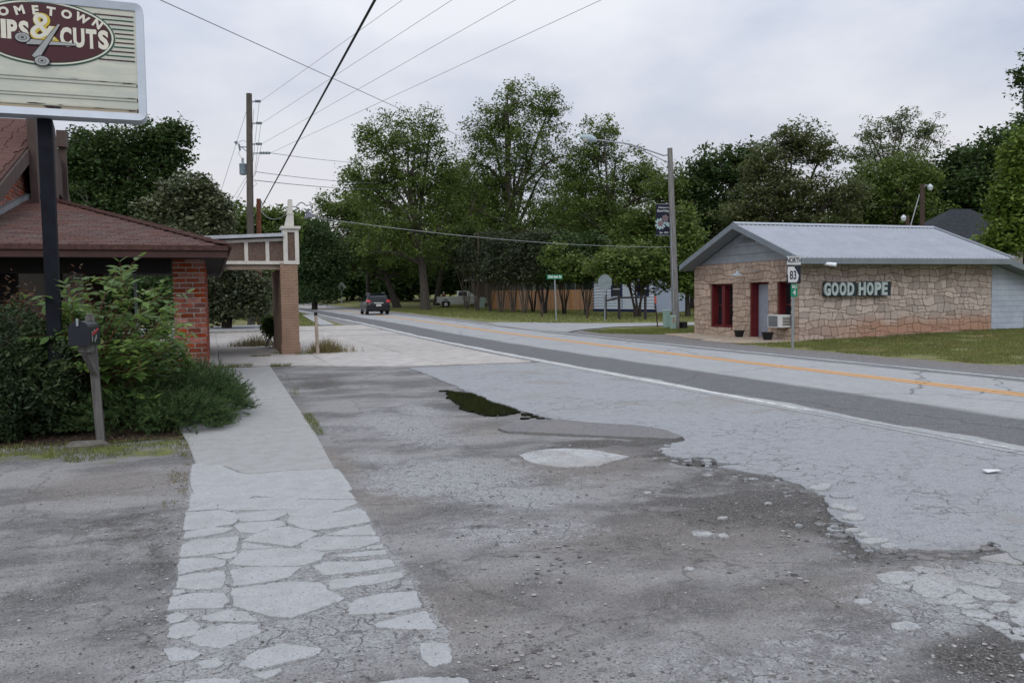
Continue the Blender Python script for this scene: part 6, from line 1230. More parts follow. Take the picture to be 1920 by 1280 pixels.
mb = MB(); mb.box(P(-1.0, .1, 1.12), (.05, .05, .05)); mb.build('handle', M_black, tk); mb = MB(); mb.bar(P(0, -2.98, .6) - (P(.9, 0, 0) - P(0, 0, 0)), P(0, -2.98, .6) + (P(.9, 0, 0) - P(0, 0, 0)), .1, .2); mb.build('bumper', M_galv, tk)
# ================================================================== PERSON
q = COL(832, 97); pr_ = thing('person', q, 'person in a dark red shirt and blue jeans standing behind the pickup', 'person')
def skin_body(verts, edges, radii, root, name, mats, parent, base, zmat, sub=1):
    me = bpy.data.meshes.new(name); me.from_pydata(verts, edges, []); o = bpy.data.objects.new(name, me); C.objects.link(o); o.modifiers.new('s', 'SKIN')
    for i, r in enumerate(radii): d_ = me.skin_vertices[0].data[i]; d_.radius = (r, r * .8) if not isinstance(r, tuple) else r; d_.use_root = (i == root)
    m_ = o.modifiers.new('u', 'SUBSURF'); m_.levels = sub; dg = bpy.context.evaluated_depsgraph_get(); dg.update(); m2 = bpy.data.meshes.new_from_object(o.evaluated_get(dg)); C.objects.unlink(o); bpy.data.objects.remove(o)
    m2.materials.clear()
    for m in mats: m2.materials.append(m)
    for p in m2.polygons: p.material_index = zmat(p.center); p.use_smooth = True
    m2.name = name; r = bpy.data.objects.new(name, m2); link(r, parent, base); return r
pv_ = [(0, 0, .95), (0, 0, 1.15), (0, 0, 1.38), (0, .0, 1.50), (0, -.02, 1.60), (0, -.02, 1.73), (.10, 0, .88), (.12, -.02, .50), (.13, 0, .08), (.13, -.15, .04), (-.10, 0, .88), (-.13, .04, .50), (-.14, .06, .08), (-.14, -.09, .04), (.19, 0, 1.42), (.26, .02, 1.15), (.22, -.12, .93), (.21, -.18, .85), (-.19, 0, 1.42), (-.27, .02, 1.14), (-.26, -.10, .91), (-.26, -.13, .83)]
pe = [(0, 1), (1, 2), (2, 3), (3, 4), (4, 5), (0, 6), (6, 7), (7, 8), (8, 9), (0, 10), (10, 11), (11, 12), (12, 13), (2, 14), (14, 15), (15, 16), (16, 17), (2, 18), (18, 19), (19, 20), (20, 21)]
pr2 = [.15, .15, .17, .06, .09, .085, .10, .075, .05, .04, .10, .075, .05, .04, .07, .05, .04, .035, .07, .05, .04, .035]
skin = pmat('skin', (.38, .22, .15), .6); jeans = mat('blue_jeans', (.07, .12, .17), .9); shirt = mat('dark_red_shirt', (.10, .018, .03), .9); shoe = M_black
skin_body(pv_, pe, pr2, 0, 'body', [skin, jeans, shirt, shoe], pr_, q, lambda c: 3 if c.z < .09 else (1 if c.z < .98 and abs(c.x) < .21 and not (c.z > .75 and abs(c.x) > .19) else (0 if c.z > 1.50 or (abs(c.x) > .19 and c.z < 1.12) else 2)))
mb = MB(); mb.lathe(q + Vector((0, .0, 1.70)), [(.105, 0), (.11, .05), (.08, .11), (0, .13)], 12); mb.build('hair', mat('pale_grey_hair', (.38, .36, .33), .9), pr_, smooth=True)
# ================================================================== VEGETATION
M_oak = foliage('oak_foliage', (.058, .096, .022), (.138, .190, .046)); M_dkf = foliage('dark_foliage', (.028, .056, .018), (.066, .110, .034)); M_mag = foliage('magnolia_foliage', (.050, .070, .036), (.14, .155, .080), .15, rough=.4)
M_brn = foliage('olive_foliage', (.055, .078, .028), (.145, .160, .070)); M_brt = foliage('bright_foliage', (.070, .120, .020), (.150, .215, .040)); M_blu = foliage('blue_green_foliage', (.034, .068, .028), (.072, .118, .044)); M_gry = foliage('purple_grey_foliage', (.030, .040, .022), (.060, .075, .036))
M_pale = foliage('pale_foliage', (.075, .105, .04), (.15, .185, .08))
B_oak = bark('grey_bark', (.085, .075, .065)); B_dk = bark('dark_bark', (.05, .042, .036)); B_myr = bark('smooth_tan_bark', (.13, .11, .09))
def unit_rand(n): v = rng.normal(size=(n, 3)); return v / np.linalg.norm(v, axis=1, keepdims=True)
def leaf_quads(cen, size, aspect=.6, up=.5, drop=0.):
    n = len(cen); a = unit_rand(n); nrm = unit_rand(n); nrm[:, 2] = np.abs(nrm[:, 2]) + up; nrm /= np.linalg.norm(nrm, axis=1, keepdims=True)
    a -= nrm * (a * nrm).sum(1, keepdims=True); a /= np.linalg.norm(a, axis=1, keepdims=True) + 1e-9; a[:, 2] -= drop; b_ = np.cross(nrm, a); s = size[:, None]
    return np.stack([cen - a * s, cen + b_ * s * aspect - a * s * .1, cen + a * s, cen - b_ * s * aspect - a * s * .1], 1)
def tree(name, label, cat, px, depth, lobes, ncl, nlf, leaf, clr, mf, mb_=None, tr=.25, group=None, fill=.55, fork=.3, base=None, limbs=9, stems=1, flat=.65, lean=0., seed=0, sparse=False):
    rs = np.random.default_rng(100 + seed); b0 = COL(px, depth) if base is None else Vector(base)
    lo = []
    for L_ in lobes:
        cx, cy, rx_, ry = L_[:4]; dd = depth + (L_[4] if len(L_) > 4 else 0); c = AT(cx, cy, dd); k = dd / FPX; lo.append((np.array(c), rx_ * k, min(rx_ * k, 5.5), ry * k))
    R_ = np.array([RM @ Vector((1, 0, 0)), Vector((math.sin(rad(19.86)), math.cos(rad(19.86)), 0)), Vector((0, 0, 1))], float)
    vol = np.array([l[1] * l[2] * l[3] for l in lo]) ** .75; pick = rs.choice(len(lo), ncl, p=vol / vol.sum()); d_ = rs.normal(size=(ncl, 3)); d_ /= np.linalg.norm(d_, axis=1, keepdims=True); r = rs.random(ncl) ** fill
    off = d_ * r[:, None] * np.array([[lo[i][1], lo[i][2], lo[i][3]] for i in pick]); cc = np.array([lo[i][0] for i in pick]) + off @ R_
    cc[:, 2] = np.maximum(cc[:, 2], b0.z + .35 + rs.random(ncl) * .6)
    root = thing(name, b0, label, cat, group)
    top = max(l[0][2] + l[3] * .5 for l in lo); ctr = np.mean([l[0] for l in lo], 0); mb = MB(); H_ = top - b0.z; paths = []
    # limbs by farthest point sampling
    targets = [int(rs.integers(ncl))]; D = np.linalg.norm(cc - cc[targets[0]], axis=1)
    for _ in range(limbs - 1): j = int(np.argmax(D * rs.uniform(.7, 1, ncl))); targets.append(j); D = np.minimum(D, np.linalg.norm(cc - cc[j], axis=1))
    if stems == 1:
        tx = b0.x + (ctr[0] - b0.x) * .75; ty = b0.y + (ctr[1] - b0.y) * .75; tp = Vector((tx, ty, b0.z + H_ * .82)); pts = []
        for k in range(8): t = k / 7; p = b0.lerp(tp, t); p.x += math.sin(t * 5 + seed) * .03 * H_ * t; p.y += math.cos(t * 4 + seed) * .02 * H_ * t; pts.append(p)
        mb.tube([b0 - Vector((0, 0, .3))] + pts, [tr * 1.5, tr * 1.15] + [tr * (1 - .85 * k / 7) for k in range(1, 8)], 8); paths.append(pts); main = pts
    else:
        main = []
        for s_ in range(stems):
            a = s_ * 6.283 / stems + rs.uniform(-.4, .4); sp_ = rs.uniform(.25, .6) * (H_ * .35); hh_ = rs.uniform(.55, .85) * H_; pts = []
            for k in range(6): t = k / 5; pts.append(Vector((b0.x + math.cos(a) * (.12 + sp_ * t ** 1.4) + rs.uniform(-.05, .05), b0.y + math.sin(a) * (.12 + sp_ * t ** 1.4), b0.z - .1 + hh_ * t)))
            mb.tube(pts, [tr * (1 - .75 * k / 5) for k in range(6)], 6); paths.append(pts)
        main = paths[0]
    for q, j in enumerate(targets):
        if stems > 1: pts0 = paths[q % stems]; s = pts0[2 + q % 3]
        else: t = fork + (1 - fork) * .8 * rs.random() * max(.2, min(1, (cc[j][2] - b0.z) / H_)); s = main[min(6, int(t * 7))].lerp(main[min(7, int(t * 7) + 1)], (t * 7) % 1)
        e = Vector(cc[j]); pts = []
        if e.z < s.z - .5: s = main[2]
        for k in range(6): t = k / 5; p = s.lerp(e, t); p.z += (e - s).length * .12 * math.sin(t * 3.14) + rs.uniform(-.1, .1) * (0 < k < 5); p.x += rs.uniform(-.12, .12) * (0 < k < 5); pts.append(p)
        rr_ = tr * (.42 if stems == 1 else .4); mb.tube(pts, [rr_ * (1 - .8 * k / 5) for k in range(6)], 5, cap=False); paths.append(pts)
    PP = np.array([[*p] for path in paths for p in path[1:]]);
    for i in range(0, ncl, 1 if sparse else 2):
        j = int(np.argmin(((PP - cc[i]) ** 2).sum(1) + np.maximum(0, PP[:, 2] - cc[i][2]) * 2)); s = Vector(PP[j]); e = Vector(cc[i]); m = s.lerp(e, .5) + Vector((rs.uniform(-.15, .15), rs.uniform(-.15, .15), (e - s).length * .08)); r_ = max(.012, tr * .07); mb.tube([s, m, e], [r_ * 1.3, r_, r_ * .5], 3, cap=False)
    mb.build('trunk', mb_ or B_oak, root)
    # leaves
    n = ncl * nlf; idx = np.repeat(np.arange(ncl), nlf); rad_ = clr * rs.uniform(.6, 1.35, ncl)
    g = np.clip(rs.normal(size=(n, 3)), -1.7, 1.7) * .52; g[:, 2] *= flat; cen = cc[idx] + g * rad_[idx][:, None]; ok = cen[:, 2] > b0.z + .08; cen = cen[ok]; idx = idx[ok]
    Q_ = leaf_quads(cen, leaf * rs.uniform(.6, 1.3, len(cen)), .55)
    tn = rs.random(ncl)[idx] * .6 + rs.random(len(cen)) * .4; br_ = rs.random(ncl)[idx] * .35 + rs.random(len(cen)) * .65; tint = np.stack([tn, br_, tn], 1)
    mesh_fast('crown', Q_, 4, mf, root, tint, o0=tuple(b0)); return root
def bigoak(*a, **k): return tree(*a, **k)
sd0 = 0
TT = 'tall trees across the highway'
# main row across the road
tree('oak_tree', 'tall open-crowned tree left of centre with forked dark trunk by the parked truck', 'tree', 798, 85, [(745, 270, 75, 68), (805, 250, 40, 50), (700, 340, 60, 60), (780, 350, 85, 75), (845, 330, 45, 60), (760, 440, 110, 60), (690, 260, 22, 25)], 680, 50, .145, .85, M_oak, tr=.50, group=TT, limbs=14, fill=.5, seed=1, flat=.7)
tree('oak_tree', 'tallest tree of the row with a ragged airy top near the middle of the photo', 'tree', 965, 88, [(975, 200, 65, 58), (920, 240, 55, 45), (1035, 210, 42, 42), (985, 300, 95, 75), (915, 340, 60, 70), (950, 420, 110, 60), (885, 250, 25, 20)], 740, 48, .145, .85, M_oak, tr=.60, group=TT, limbs=16, fill=.5, seed=2, flat=.7)
tree('oak_tree', 'airy tall tree behind the cobra head street lamp arm', 'tree', 1150, 84, [(1125, 265, 48, 48), (1090, 310, 40, 45), (1170, 330, 70, 55), (1110, 390, 75, 60), (1215, 350, 45, 50), (1170, 430, 95, 50)], 640, 48, .145, .82, M_oak, tr=.45, group=TT, limbs=14, fill=.5, seed=3, flat=.7)
tree('oak_tree', 'broad leafy tree left of the tall row beside the black car', 'tree', 745, 98, [(650, 400, 55, 50), (700, 450, 75, 60), (640, 470, 50, 50), (765, 470, 70, 60), (615, 390, 26, 30)], 560, 48, .17, .95, M_oak, tr=.45, group=TT, seed=4)
tree('oak_tree', 'dark full tree filling the gap between the two tallest crowns', 'tree', 818, 106, [(865, 400, 70, 80), (830, 455, 70, 45), (900, 455, 60, 50), (868, 320, 28, 45)], 500, 48, .17, .95, M_oak, tr=.40, group=TT, seed=5)
tree('oak_tree', 'leafy tree behind the blue banner on the wooden pole', 'tree', 1255, 78, [(1250, 360, 45, 50), (1215, 430, 60, 50), (1270, 440, 45, 60), (1180, 470, 60, 40)], 460, 46, .15, .85, M_oak, tr=.35, group=TT, seed=6)
tree('oak_tree', 'dark tufted tree at the left end of the tall row above the road', 'tree', 690, 105, [(655, 330, 26, 24), (670, 370, 40, 40), (720, 420, 60, 60)], 150, 40, .26, 1.2, M_dkf, tr=.3, group=TT, seed=7)
tree('oak_tree', 'leafy tree filling the gap under the first ragged crown right of the forked trunk', 'tree', 905, 108, [(860, 350, 50, 50), (900, 380, 60, 50), (850, 420, 60, 45), (940, 440, 60, 40)], 460, 46, .17, .95, M_oak, tr=.38, group=TT, seed=8)
tree('oak_tree', 'leafy tree filling the gap below the street lamp arm', 'tree', 1075, 104, [(1065, 350, 45, 45), (1040, 400, 55, 50), (1100, 420, 70, 45), (1150, 400, 55, 45)], 460, 46, .17, .95, M_oak, tr=.38, group=TT, seed=9)
# dark wood behind
for i, (px, dp, lb, lobes) in enumerate([(590, 125, 'dark blue-green tree leaning over the far bend of the road', [(590, 470, 50, 55), (570, 430, 25, 30), (610, 520, 40, 40)]), (660, 128, 'dense dark tree behind the diamond sign', [(660, 500, 60, 60), (700, 520, 60, 50)]), (1070, 112, 'dense dark tree behind the brown house', [(1070, 470, 90, 60), (1010, 480, 60, 60)]), (1200, 112, 'dense dark tree behind the clapboard cabin', [(1200, 480, 90, 60)]), (930, 118, 'dense dark tree beyond the parked pickup', [(930, 490, 90, 60), (850, 500, 70, 55)]), (770, 122, 'dense dark tree beyond the forked trunk', [(770, 510, 80, 50)]), (545, 140, 'dark tree at the vanishing point of the road', [(545, 500, 50, 60)])]):
    tree('dense_tree', lb, 'tree', px, dp, lobes, 260, 42, .34, 1.7, M_blu if i == 0 else M_dkf, B_dk, tr=.35, group='dark wood beyond the gardens', seed=20 + i)
hd = MB()
# crape myrtle row in front of the fence
for i, (px, dp, lb) in enumerate([(1100, 62, 'multi-stemmed tree just left of the cabin wall'), (1058, 64, 'multi-stemmed tree right of the street name sign'), (1020, 66, 'thick stemmed tree directly left of the street name sign'), (1000, 72, 'slender bare stem tree beside the thick one'), (984, 68, 'multi-stemmed tree fourth from the street name sign'), (962, 70, 'multi-stemmed tree against the middle of the cedar fence'), (940, 72, 'multi-stemmed tree near the left end of the cedar fence'), (918, 76, 'multi-stemmed tree at the left end of the cedar fence'), (893, 80, 'multi-stemmed tree in front of the pickup bonnet'), (875, 86, 'thin multi-stemmed tree by the pickup cab')]):
    tree('myrtle_tree', 'dim ' + lb, 'tree', px, dp, [(px, 490, 28, 36), (px + 8, 462, 24, 30), (px - 6, 515 - (40 if i > 7 else 8 if i > 6 else 0), 26, 15)], 150, 34, .15, .85, M_gry if i > 1 else M_dkf, B_myr if i > 3 else B_dk, tr=.055 if i != 2 else .13, group='row of thin multi-stemmed trees', stems=6 if i != 2 else 3, limbs=12, seed=40 + i)
tree('dogwood_tree', 'low bright green multi-stemmed tree in front of the clapboard cabin', 'tree', 1195, 56, [(1195, 490, 65, 38), (1150, 500, 50, 32), (1240, 510, 50, 32), (1040, 478, 30, 22, 6), (1080, 500, 40, 22, 4)], 330, 44, .14, .75, M_oak, B_dk, tr=.10, stems=6, limbs=14, seed=60, flat=.5)
tree('bushy_tree', 'dark leafy small tree between wooden pole and stone building', 'tree', 1290, 56, [(1285, 480, 38, 60), (1300, 530, 36, 20), (1275, 420, 25, 30)], 220, 44, .15, .85, M_oak, B_dk, tr=.18, seed=61)
for i, (px, dp, r_) in enumerate([(1245, 60, .25), (1330, 58, .22)]): pass
# right background
RG = 'trees behind the stone building'
tree('dense_tree', 'dark rounded tree just right of the street lamp pole top', 'tree', 1340, 80, [(1335, 320, 55, 42), (1390, 310, 50, 45), (1310, 380, 55, 70), (1380, 400, 60, 60), (1300, 470, 50, 40)], 420, 42, .22, 1.15, M_dkf, B_dk, tr=.4, group=RG, seed=70)
tree('olive_tree', 'large olive-brown tree with layered crown above the stone building ridge', 'tree', 1480, 72, [(1495, 270, 62, 40), (1430, 310, 50, 40), (1540, 290, 45, 35), (1460, 370, 85, 60), (1560, 380, 75, 55), (1390, 400, 60, 50), (1510, 440, 100, 40)], 860, 46, .14, .82, M_brn, B_dk, tr=.45, group=RG, limbs=16, seed=71, flat=.5)
tree('pale_tree', 'sparse pale tree with thin upright branches rising above the wood', 'tree', 1665, 84, [(1640, 250, 42, 40), (1690, 240, 40, 40), (1735, 250, 38, 48), (1610, 290, 26, 30), (1670, 300, 75, 30)], 300, 30, .13, .6, M_pale, B_myr, tr=.28, group=RG, limbs=20, seed=72, fill=.6, sparse=True)
tree('dense_tree', 'mid green full tree below the sparse pale branches', 'tree', 1660, 76, [(1650, 350, 75, 50), (1710, 330, 60, 45), (1620, 400, 55, 50), (1700, 400, 80, 45)], 600, 44, .16, .9, M_oak, B_dk, tr=.4, group=RG, seed=73)
tree('dense_tree', 'dark tree behind the taller yard lamp', 'tree', 1800, 80, [(1790, 330, 60, 50), (1750, 370, 60, 50), (1830, 320, 50, 45), (1800, 400, 80, 40)], 460, 42, .22, 1.15, M_dkf, B_dk, tr=.4, group=RG, seed=74)
tree('dense_tree', 'very dark tree towering behind the slate roof at the right', 'tree', 1880, 74, [(1875, 290, 50, 50), (1930, 280, 50, 60), (1860, 350, 60, 50), (1930, 380, 60, 60), (1960, 240, 50, 40)], 460, 42, .22, 1.15, M_dkf, B_dk, tr=.4, group=RG, seed=75)
tree('bright_tree', 'bright green tree at the right edge of the photo near the wing roof', 'tree', 1925, 40, [(1925, 300, 45, 60), (1900, 370, 38, 50), (1895, 430, 45, 40), (1950, 400, 60, 70), (1880, 460, 35, 22)], 420, 50, .13, .62, M_brt, B_dk, tr=.22, seed=76)
tree('tall_tree', 'bare stemmed tall tree poking in at the top right corner', 'tree', 1940, 52, [(1925, 150, 32, 28), (1945, 200, 30, 30), (1950, 120, 35, 30)], 70, 30, .14, .6, M_dkf, B_dk, tr=.2, seed=77, limbs=10, sparse=True)
# left side
LG = 'trees behind the brick building'
tree('cedar_tree', 'large dark feathery tree behind the shop sign', 'tree', 250, 46, [(300, 265, 55, 42), (230, 290, 70, 55), (160, 300, 60, 60), (320, 310, 40, 50), (200, 380, 90, 60), (120, 350, 50, 70), (290, 370, 60, 50), (340, 250, 22, 25)], 1000, 42, .12, .60, M_dkf, B_dk, tr=.32, group=LG, limbs=16, seed=80, flat=.8)
tree('magnolia_tree', 'grey-green magnolia behind the porch roof', 'tree', 350, 36, [(350, 370, 55, 45), (310, 400, 55, 45), (395, 395, 38, 35), (380, 350, 22, 25), (350, 430, 80, 30), (410, 420, 30, 30)], 560, 38, .10, .45, M_mag, B_dk, tr=.2, group=LG, limbs=14, seed=81)
tree('holly_bush', 'dark glossy shrub mass below the canopy left of the tall utility pole', 'shrub', 425, 41, [(420, 540, 48, 60), (450, 560, 50, 45), (405, 500, 30, 30), (480, 545, 28, 50), (400, 580, 30, 30)], 420, 44, .10, .5, M_mag, B_dk, tr=.12, stems=5, seed=82)
tree('shade_tree', 'mid green tree behind the tall utility pole', 'tree', 470, 68, [(450, 420, 50, 38), (505, 410, 45, 30), (440, 470, 60, 60), (500, 480, 50, 60), (540, 430, 25, 30), (480, 560, 55, 50)], 420, 44, .18, .9, M_oak, B_dk, tr=.25, seed=83)
tree('blue_green_tree', 'soft blue-green tree directly right of the canopy column', 'tree', 590, 92, [(585, 450, 42, 45), (600, 500, 42, 45), (565, 500, 30, 50), (560, 420, 22, 30), (595, 545, 48, 25), (625, 480, 35, 50)], 560, 46, .15, .9, M_blu, B_dk, tr=.3, seed=84)
tree('dark_hedge', 'dark hedge seen through the porch opening', 'shrub', 300, 34, [(260, 560, 60, 60), (310, 580, 40, 50), (200, 560, 60, 60), (120, 560, 80, 60)], 300, 36, .11, .6, M_dkf, B_dk, tr=.08, stems=5, seed=85)
# forest edge far behind, outside the trees named above
def wood(name, pts, n, lf, m, lab):
    cen = []
    for (px, py, rx_, ry, dp) in pts:
        k = dp / FPX; c = np.array(AT(px, py, dp)); g = unit_rand(n) * (rng.random((n, 1)) ** .4); cen.append(c + g @ np.diag([rx_ * k, 4, ry * k]))
    cen = np.concatenate(cen); cen[:, 2] = np.maximum(cen[:, 2], .1); Q_ = leaf_quads(cen, lf * rng.uniform(.6, 1.4, len(cen)), .6); t_ = rng.random((len(cen), 3)); mesh_fast(name, Q_, 4, m, None, t_, label=lab, kind='stuff')
wood('far_woodland', [(x, 535, 60, 42, 150) for x in range(480, 1300, 55)], 1500, .5, M_dkf, 'far dark woodland closing the view behind the gardens')
wood('far_woodland', [(x, 455, 60, 60, 100) for x in range(1300, 1960, 60)], 1300, .38, M_dkf, 'dark woodland closing the view behind the stone building')
wood('far_woodland', [(x, 520, 70, 75, 62) for x in range(-200, 480, 70)], 1500, .24, M_dkf, 'dark woodland closing the view behind the brick building')
# ------------------------------------------------------------------ foreground shrubs
def leaf_mesh(name, l, wd, m, fold=.25):
    xs = [(-.0, 0), (.18, .35), (.42, .5), (.7, .38), (1, 0)]; vs = [(0, 0, 0)]; 
    cen = [(0, t * l, -.10 * l * t * t) for t, _ in xs]; R_ = [(w_ * wd, t * l, -.10 * l * t * t + w_ * wd * fold) for t, w_ in xs[1:-1]]; L__ = [(-x, y, z) for x, y, z in R_]
    vs = cen + R_ + L__; fs = [(0, 5, 1), (1, 5, 6, 2), (2, 6, 7, 3), (3, 7, 4), (0, 1, 8), (1, 2, 9, 8), (2, 3, 10, 9), (3, 4, 10)]
    me = bpy.data.meshes.new(name); me.from_pydata(vs, [], fs); me.materials.append(m); me.polygons.foreach_set('use_smooth', [True] * len(fs)); return me, np.array(vs), fs
def leafm(name, c, c2):
    b = NB(name); oi = b.n('ShaderNodeObjectInfo'); c_ = b.mix(oi.outputs['Random'], c, c2); n = b.noise(b.pos(), 25, 3); c_ = b.mix(b.ramp(n, .4, .7, 0, .3), c_, tuple(x * .6 for x in c))
    p = b.n('ShaderNodeBsdfPrincipled', ins={'Base Color': c_, 'Roughness': .5, 'Specular IOR Level': .3}); t = b.n('ShaderNodeBsdfTranslucent', ins={'Color': c2}); m = b.n('ShaderNodeMixShader', ins={0: .35, 1: p.outputs[0], 2: t.outputs[0]}); b.t.links.new(m.outputs[0], b.out.inputs[0]); return b.m
M_leafb = leafm('fresh_green_leaf', (.065, .135, .035), (.24, .35, .09)); M_leafs = foliage('shrub_foliage', (.040, .085, .022), (.105, .17, .040), .3)
leafA = [leaf_mesh('leaf', .15, .066, M_leafb, f) for f in (.15, .3, .5)]
sc = Vector((-1.45, 11.55, 0)); shb = thing('leafy_shrub', sc, 'tall shrub with large bright green pointed leaves behind the mailbox', 'shrub')
mb = MB(); tips = []; rr = random.Random(5)
for i in range(60):
    # arching stems aimed at points over the seen crown
    tx = rr.choice([(100, 620), (130, 560), (150, 570), (200, 560), (232, 495), (238, 520), (270, 560), (285, 545), (320, 600), (330, 590), (318, 640), (300, 650), (105, 570), (165, 545), (260, 640), (200, 640), (120, 680), (110, 730), (150, 760), (230, 760), (300, 760), (330, 700), (260, 700), (190, 700), (160, 640)]); e = AT(tx[0] + rr.uniform(-14, 14), tx[1] + rr.uniform(-10, 25), rr.uniform(9.8, 11.6)); s = sc + Vector((rr.uniform(-.25, .25), rr.uniform(-.2, .2), 0)); pts = []
    for k in range(9): t = k / 8; p = s.lerp(e, t); p.z += (e - s).length * .13 * math.sin(t * 3.14); p.x += rr.uniform(-.015, .015); pts.append(p)
    mb.tube(pts, [.016 * (1 - .8 * k / 8) for k in range(9)], 5, cap=False)
    for k in range(3, 9):
        tips.append((pts[k], (pts[k] - pts[k - 1]).normalized()))
        if rr.random() < .75:
            dr_ = Vector((rr.uniform(-1, 1), rr.uniform(-1, .6), rr.uniform(-.1, .8))).normalized(); e2 = pts[k] + dr_ * rr.uniform(.15, .42); m2 = pts[k].lerp(e2, .5) + Vector((0, 0, .03)); mb.tube([pts[k], m2, e2], [.006, .004, .002], 3, cap=False)
            for q in range(5): tips.append((pts[k].lerp(e2, (q + 1) / 5), dr_))
mb.build('stem', mat('red_brown_stem', (.09, .035, .02), .7), shb)
rr.shuffle(tips); allL = []
for (p, d) in tips:
    for s in (-1, 1):
        side = Vector((d.y, -d.x, 0)); side = side.normalized() if side.length > .01 else Vector((1, 0, 0)); y = (d * rr.uniform(.2, .9) + side * s * rr.uniform(.4, 1) + Vector((0, 0, rr.uniform(-.6, .15)))).normalized(); z = Vector((rr.uniform(-.5, .5), rr.uniform(-.7, .3), 1)); x = y.cross(z).normalized(); z = x.cross(y); allL.append((p, Matrix((x, y, z)).transposed(), rr.uniform(.55, 1.15)))
allL.sort(key=lambda t: t[0].y - t[2] * .3)
for (p, M, s) in allL[:300]: o = inst('leaf', rr.choice(leafA)[0], shb, p, M.to_euler(), (s, s, s))
mb = MB()
for (p, M, s) in allL[300:]: _, vv, ff = leafA[0]; mb.add([p + M @ (Vector(v) * s) for v in vv], ff)
mb.build('leaf', M_leafb, shb, kind='stuff')
def bush(name, lab, base, blobs_, n, leaf, m, cat='shrub', asp=.45, up=.3, tintf=None, stemn=20):
    root = thing(name, base, lab, cat); cen = []
    for (c, r_, k) in blobs_: g = unit_rand(int(n * k)) * (rng.random((int(n * k), 1)) ** .33); g *= (1 + .35 * (vn(g[:, 0] * 3 + c[0], g[:, 1] * 3 + g[:, 2] * 4, 1., 3)[:, None] - .5)); cen.append(np.array(c) + g * np.array(r_))
    cen = np.concatenate(cen); kp = vn(cen[:, 0] * 6, cen[:, 2] * 6 + cen[:, 1] * 4, 1., 5) > .22; cen = cen[kp & (cen[:, 2] > .01)]; Q_ = leaf_quads(cen, leaf * rng.uniform(.6, 1.4, len(cen)), asp, up)
    t = np.stack([vn(cen[:, 0] * 5, cen[:, 2] * 5, 1., 8) * .6 + rng.random(len(cen)) * .4, rng.random(len(cen)), rng.random(len(cen))], 1)
    if tintf is not None: t = tintf(cen, t)
    mesh_fast('foliage', Q_, 4, m, root, t, o0=tuple(base)); mb = MB()
    for i in range(stemn): c, r_, _ = blobs_[i % len(blobs_)]; e = Vector(c) + Vector((random.uniform(-1, 1) * r_[0], random.uniform(-1, 1) * r_[1], random.uniform(0, .9) * r_[2])); s = Vector(base) + Vector((random.uniform(-.3, .3), random.uniform(-.2, .2), 0)); mb.tube([s, s.lerp(e, .5) + Vector((0, 0, .1)), e], [.014, .009, .004], 4, cap=False)
    mb.build('stem', B_dk, root); return root
bush('shrub_mass', 'dark understorey shrub between the large-leaved shrub and the porch pier', (-1.3, 12.2, 0), [((-1.5, 12.3, .7), (.8, .6, .75), 1), ((-.9, 12.6, .55), (.7, .5, .55), .8), ((-1.9, 12., .6), (.6, .6, .8), .8)], 9000, .035, M_leafs)
M_nand = foliage('nandina_foliage', (.020, .040, .018), (.055, .080, .030), .2); M_nred = foliage('red_tip_foliage', (.04, .05, .025), (.13, .045, .025), .2)
bush('nandina_bush', 'dark dense evergreen bush with reddish tips under the shop sign at the left edge', (-2.9, 11.6, 0), [((-3.1, 11.9, .8), (.8, .8, .95), 1.2), ((-2.3, 11.5, .75), (.6, .7, .85), 1), ((-3.9, 11.8, .85), (.8, .9, .9), .8), ((-2.5, 10.9, .35), (.9, .4, .45), .8), ((-1.75, 11.2, .6), (.35, .45, .6), .5)], 9000, .032, M_nand, stemn=40)
root = bpy.data.objects['nandina_bush']; cen = []
for (px, py, dd_, n_) in [(150, 540, 11.2, 120), (48, 560, 11., 120), (100, 600, 10.9, 100), (160, 600, 11., 60), (20, 560, 11, 90), (75, 590, 10.9, 120), (35, 600, 10.8, 80), (60, 650, 10.8, 60), (130, 580, 11, 80), (10, 620, 10.8, 60)]:
    n_ = int(n_ * 1.6); c = AT(px, py + 12, dd_); g = rng.normal(size=(n_, 3)) * np.array([.09, .09, .14]); cen.append(np.array(c) + g)
cen = np.concatenate(cen); mesh_fast('red_tips', leaf_quads(cen, .032 * rng.uniform(.6, 1.3, len(cen)), .4, .2), 4, M_nred, root, rng.random((len(cen), 3)), o0=tuple(worg(root)))
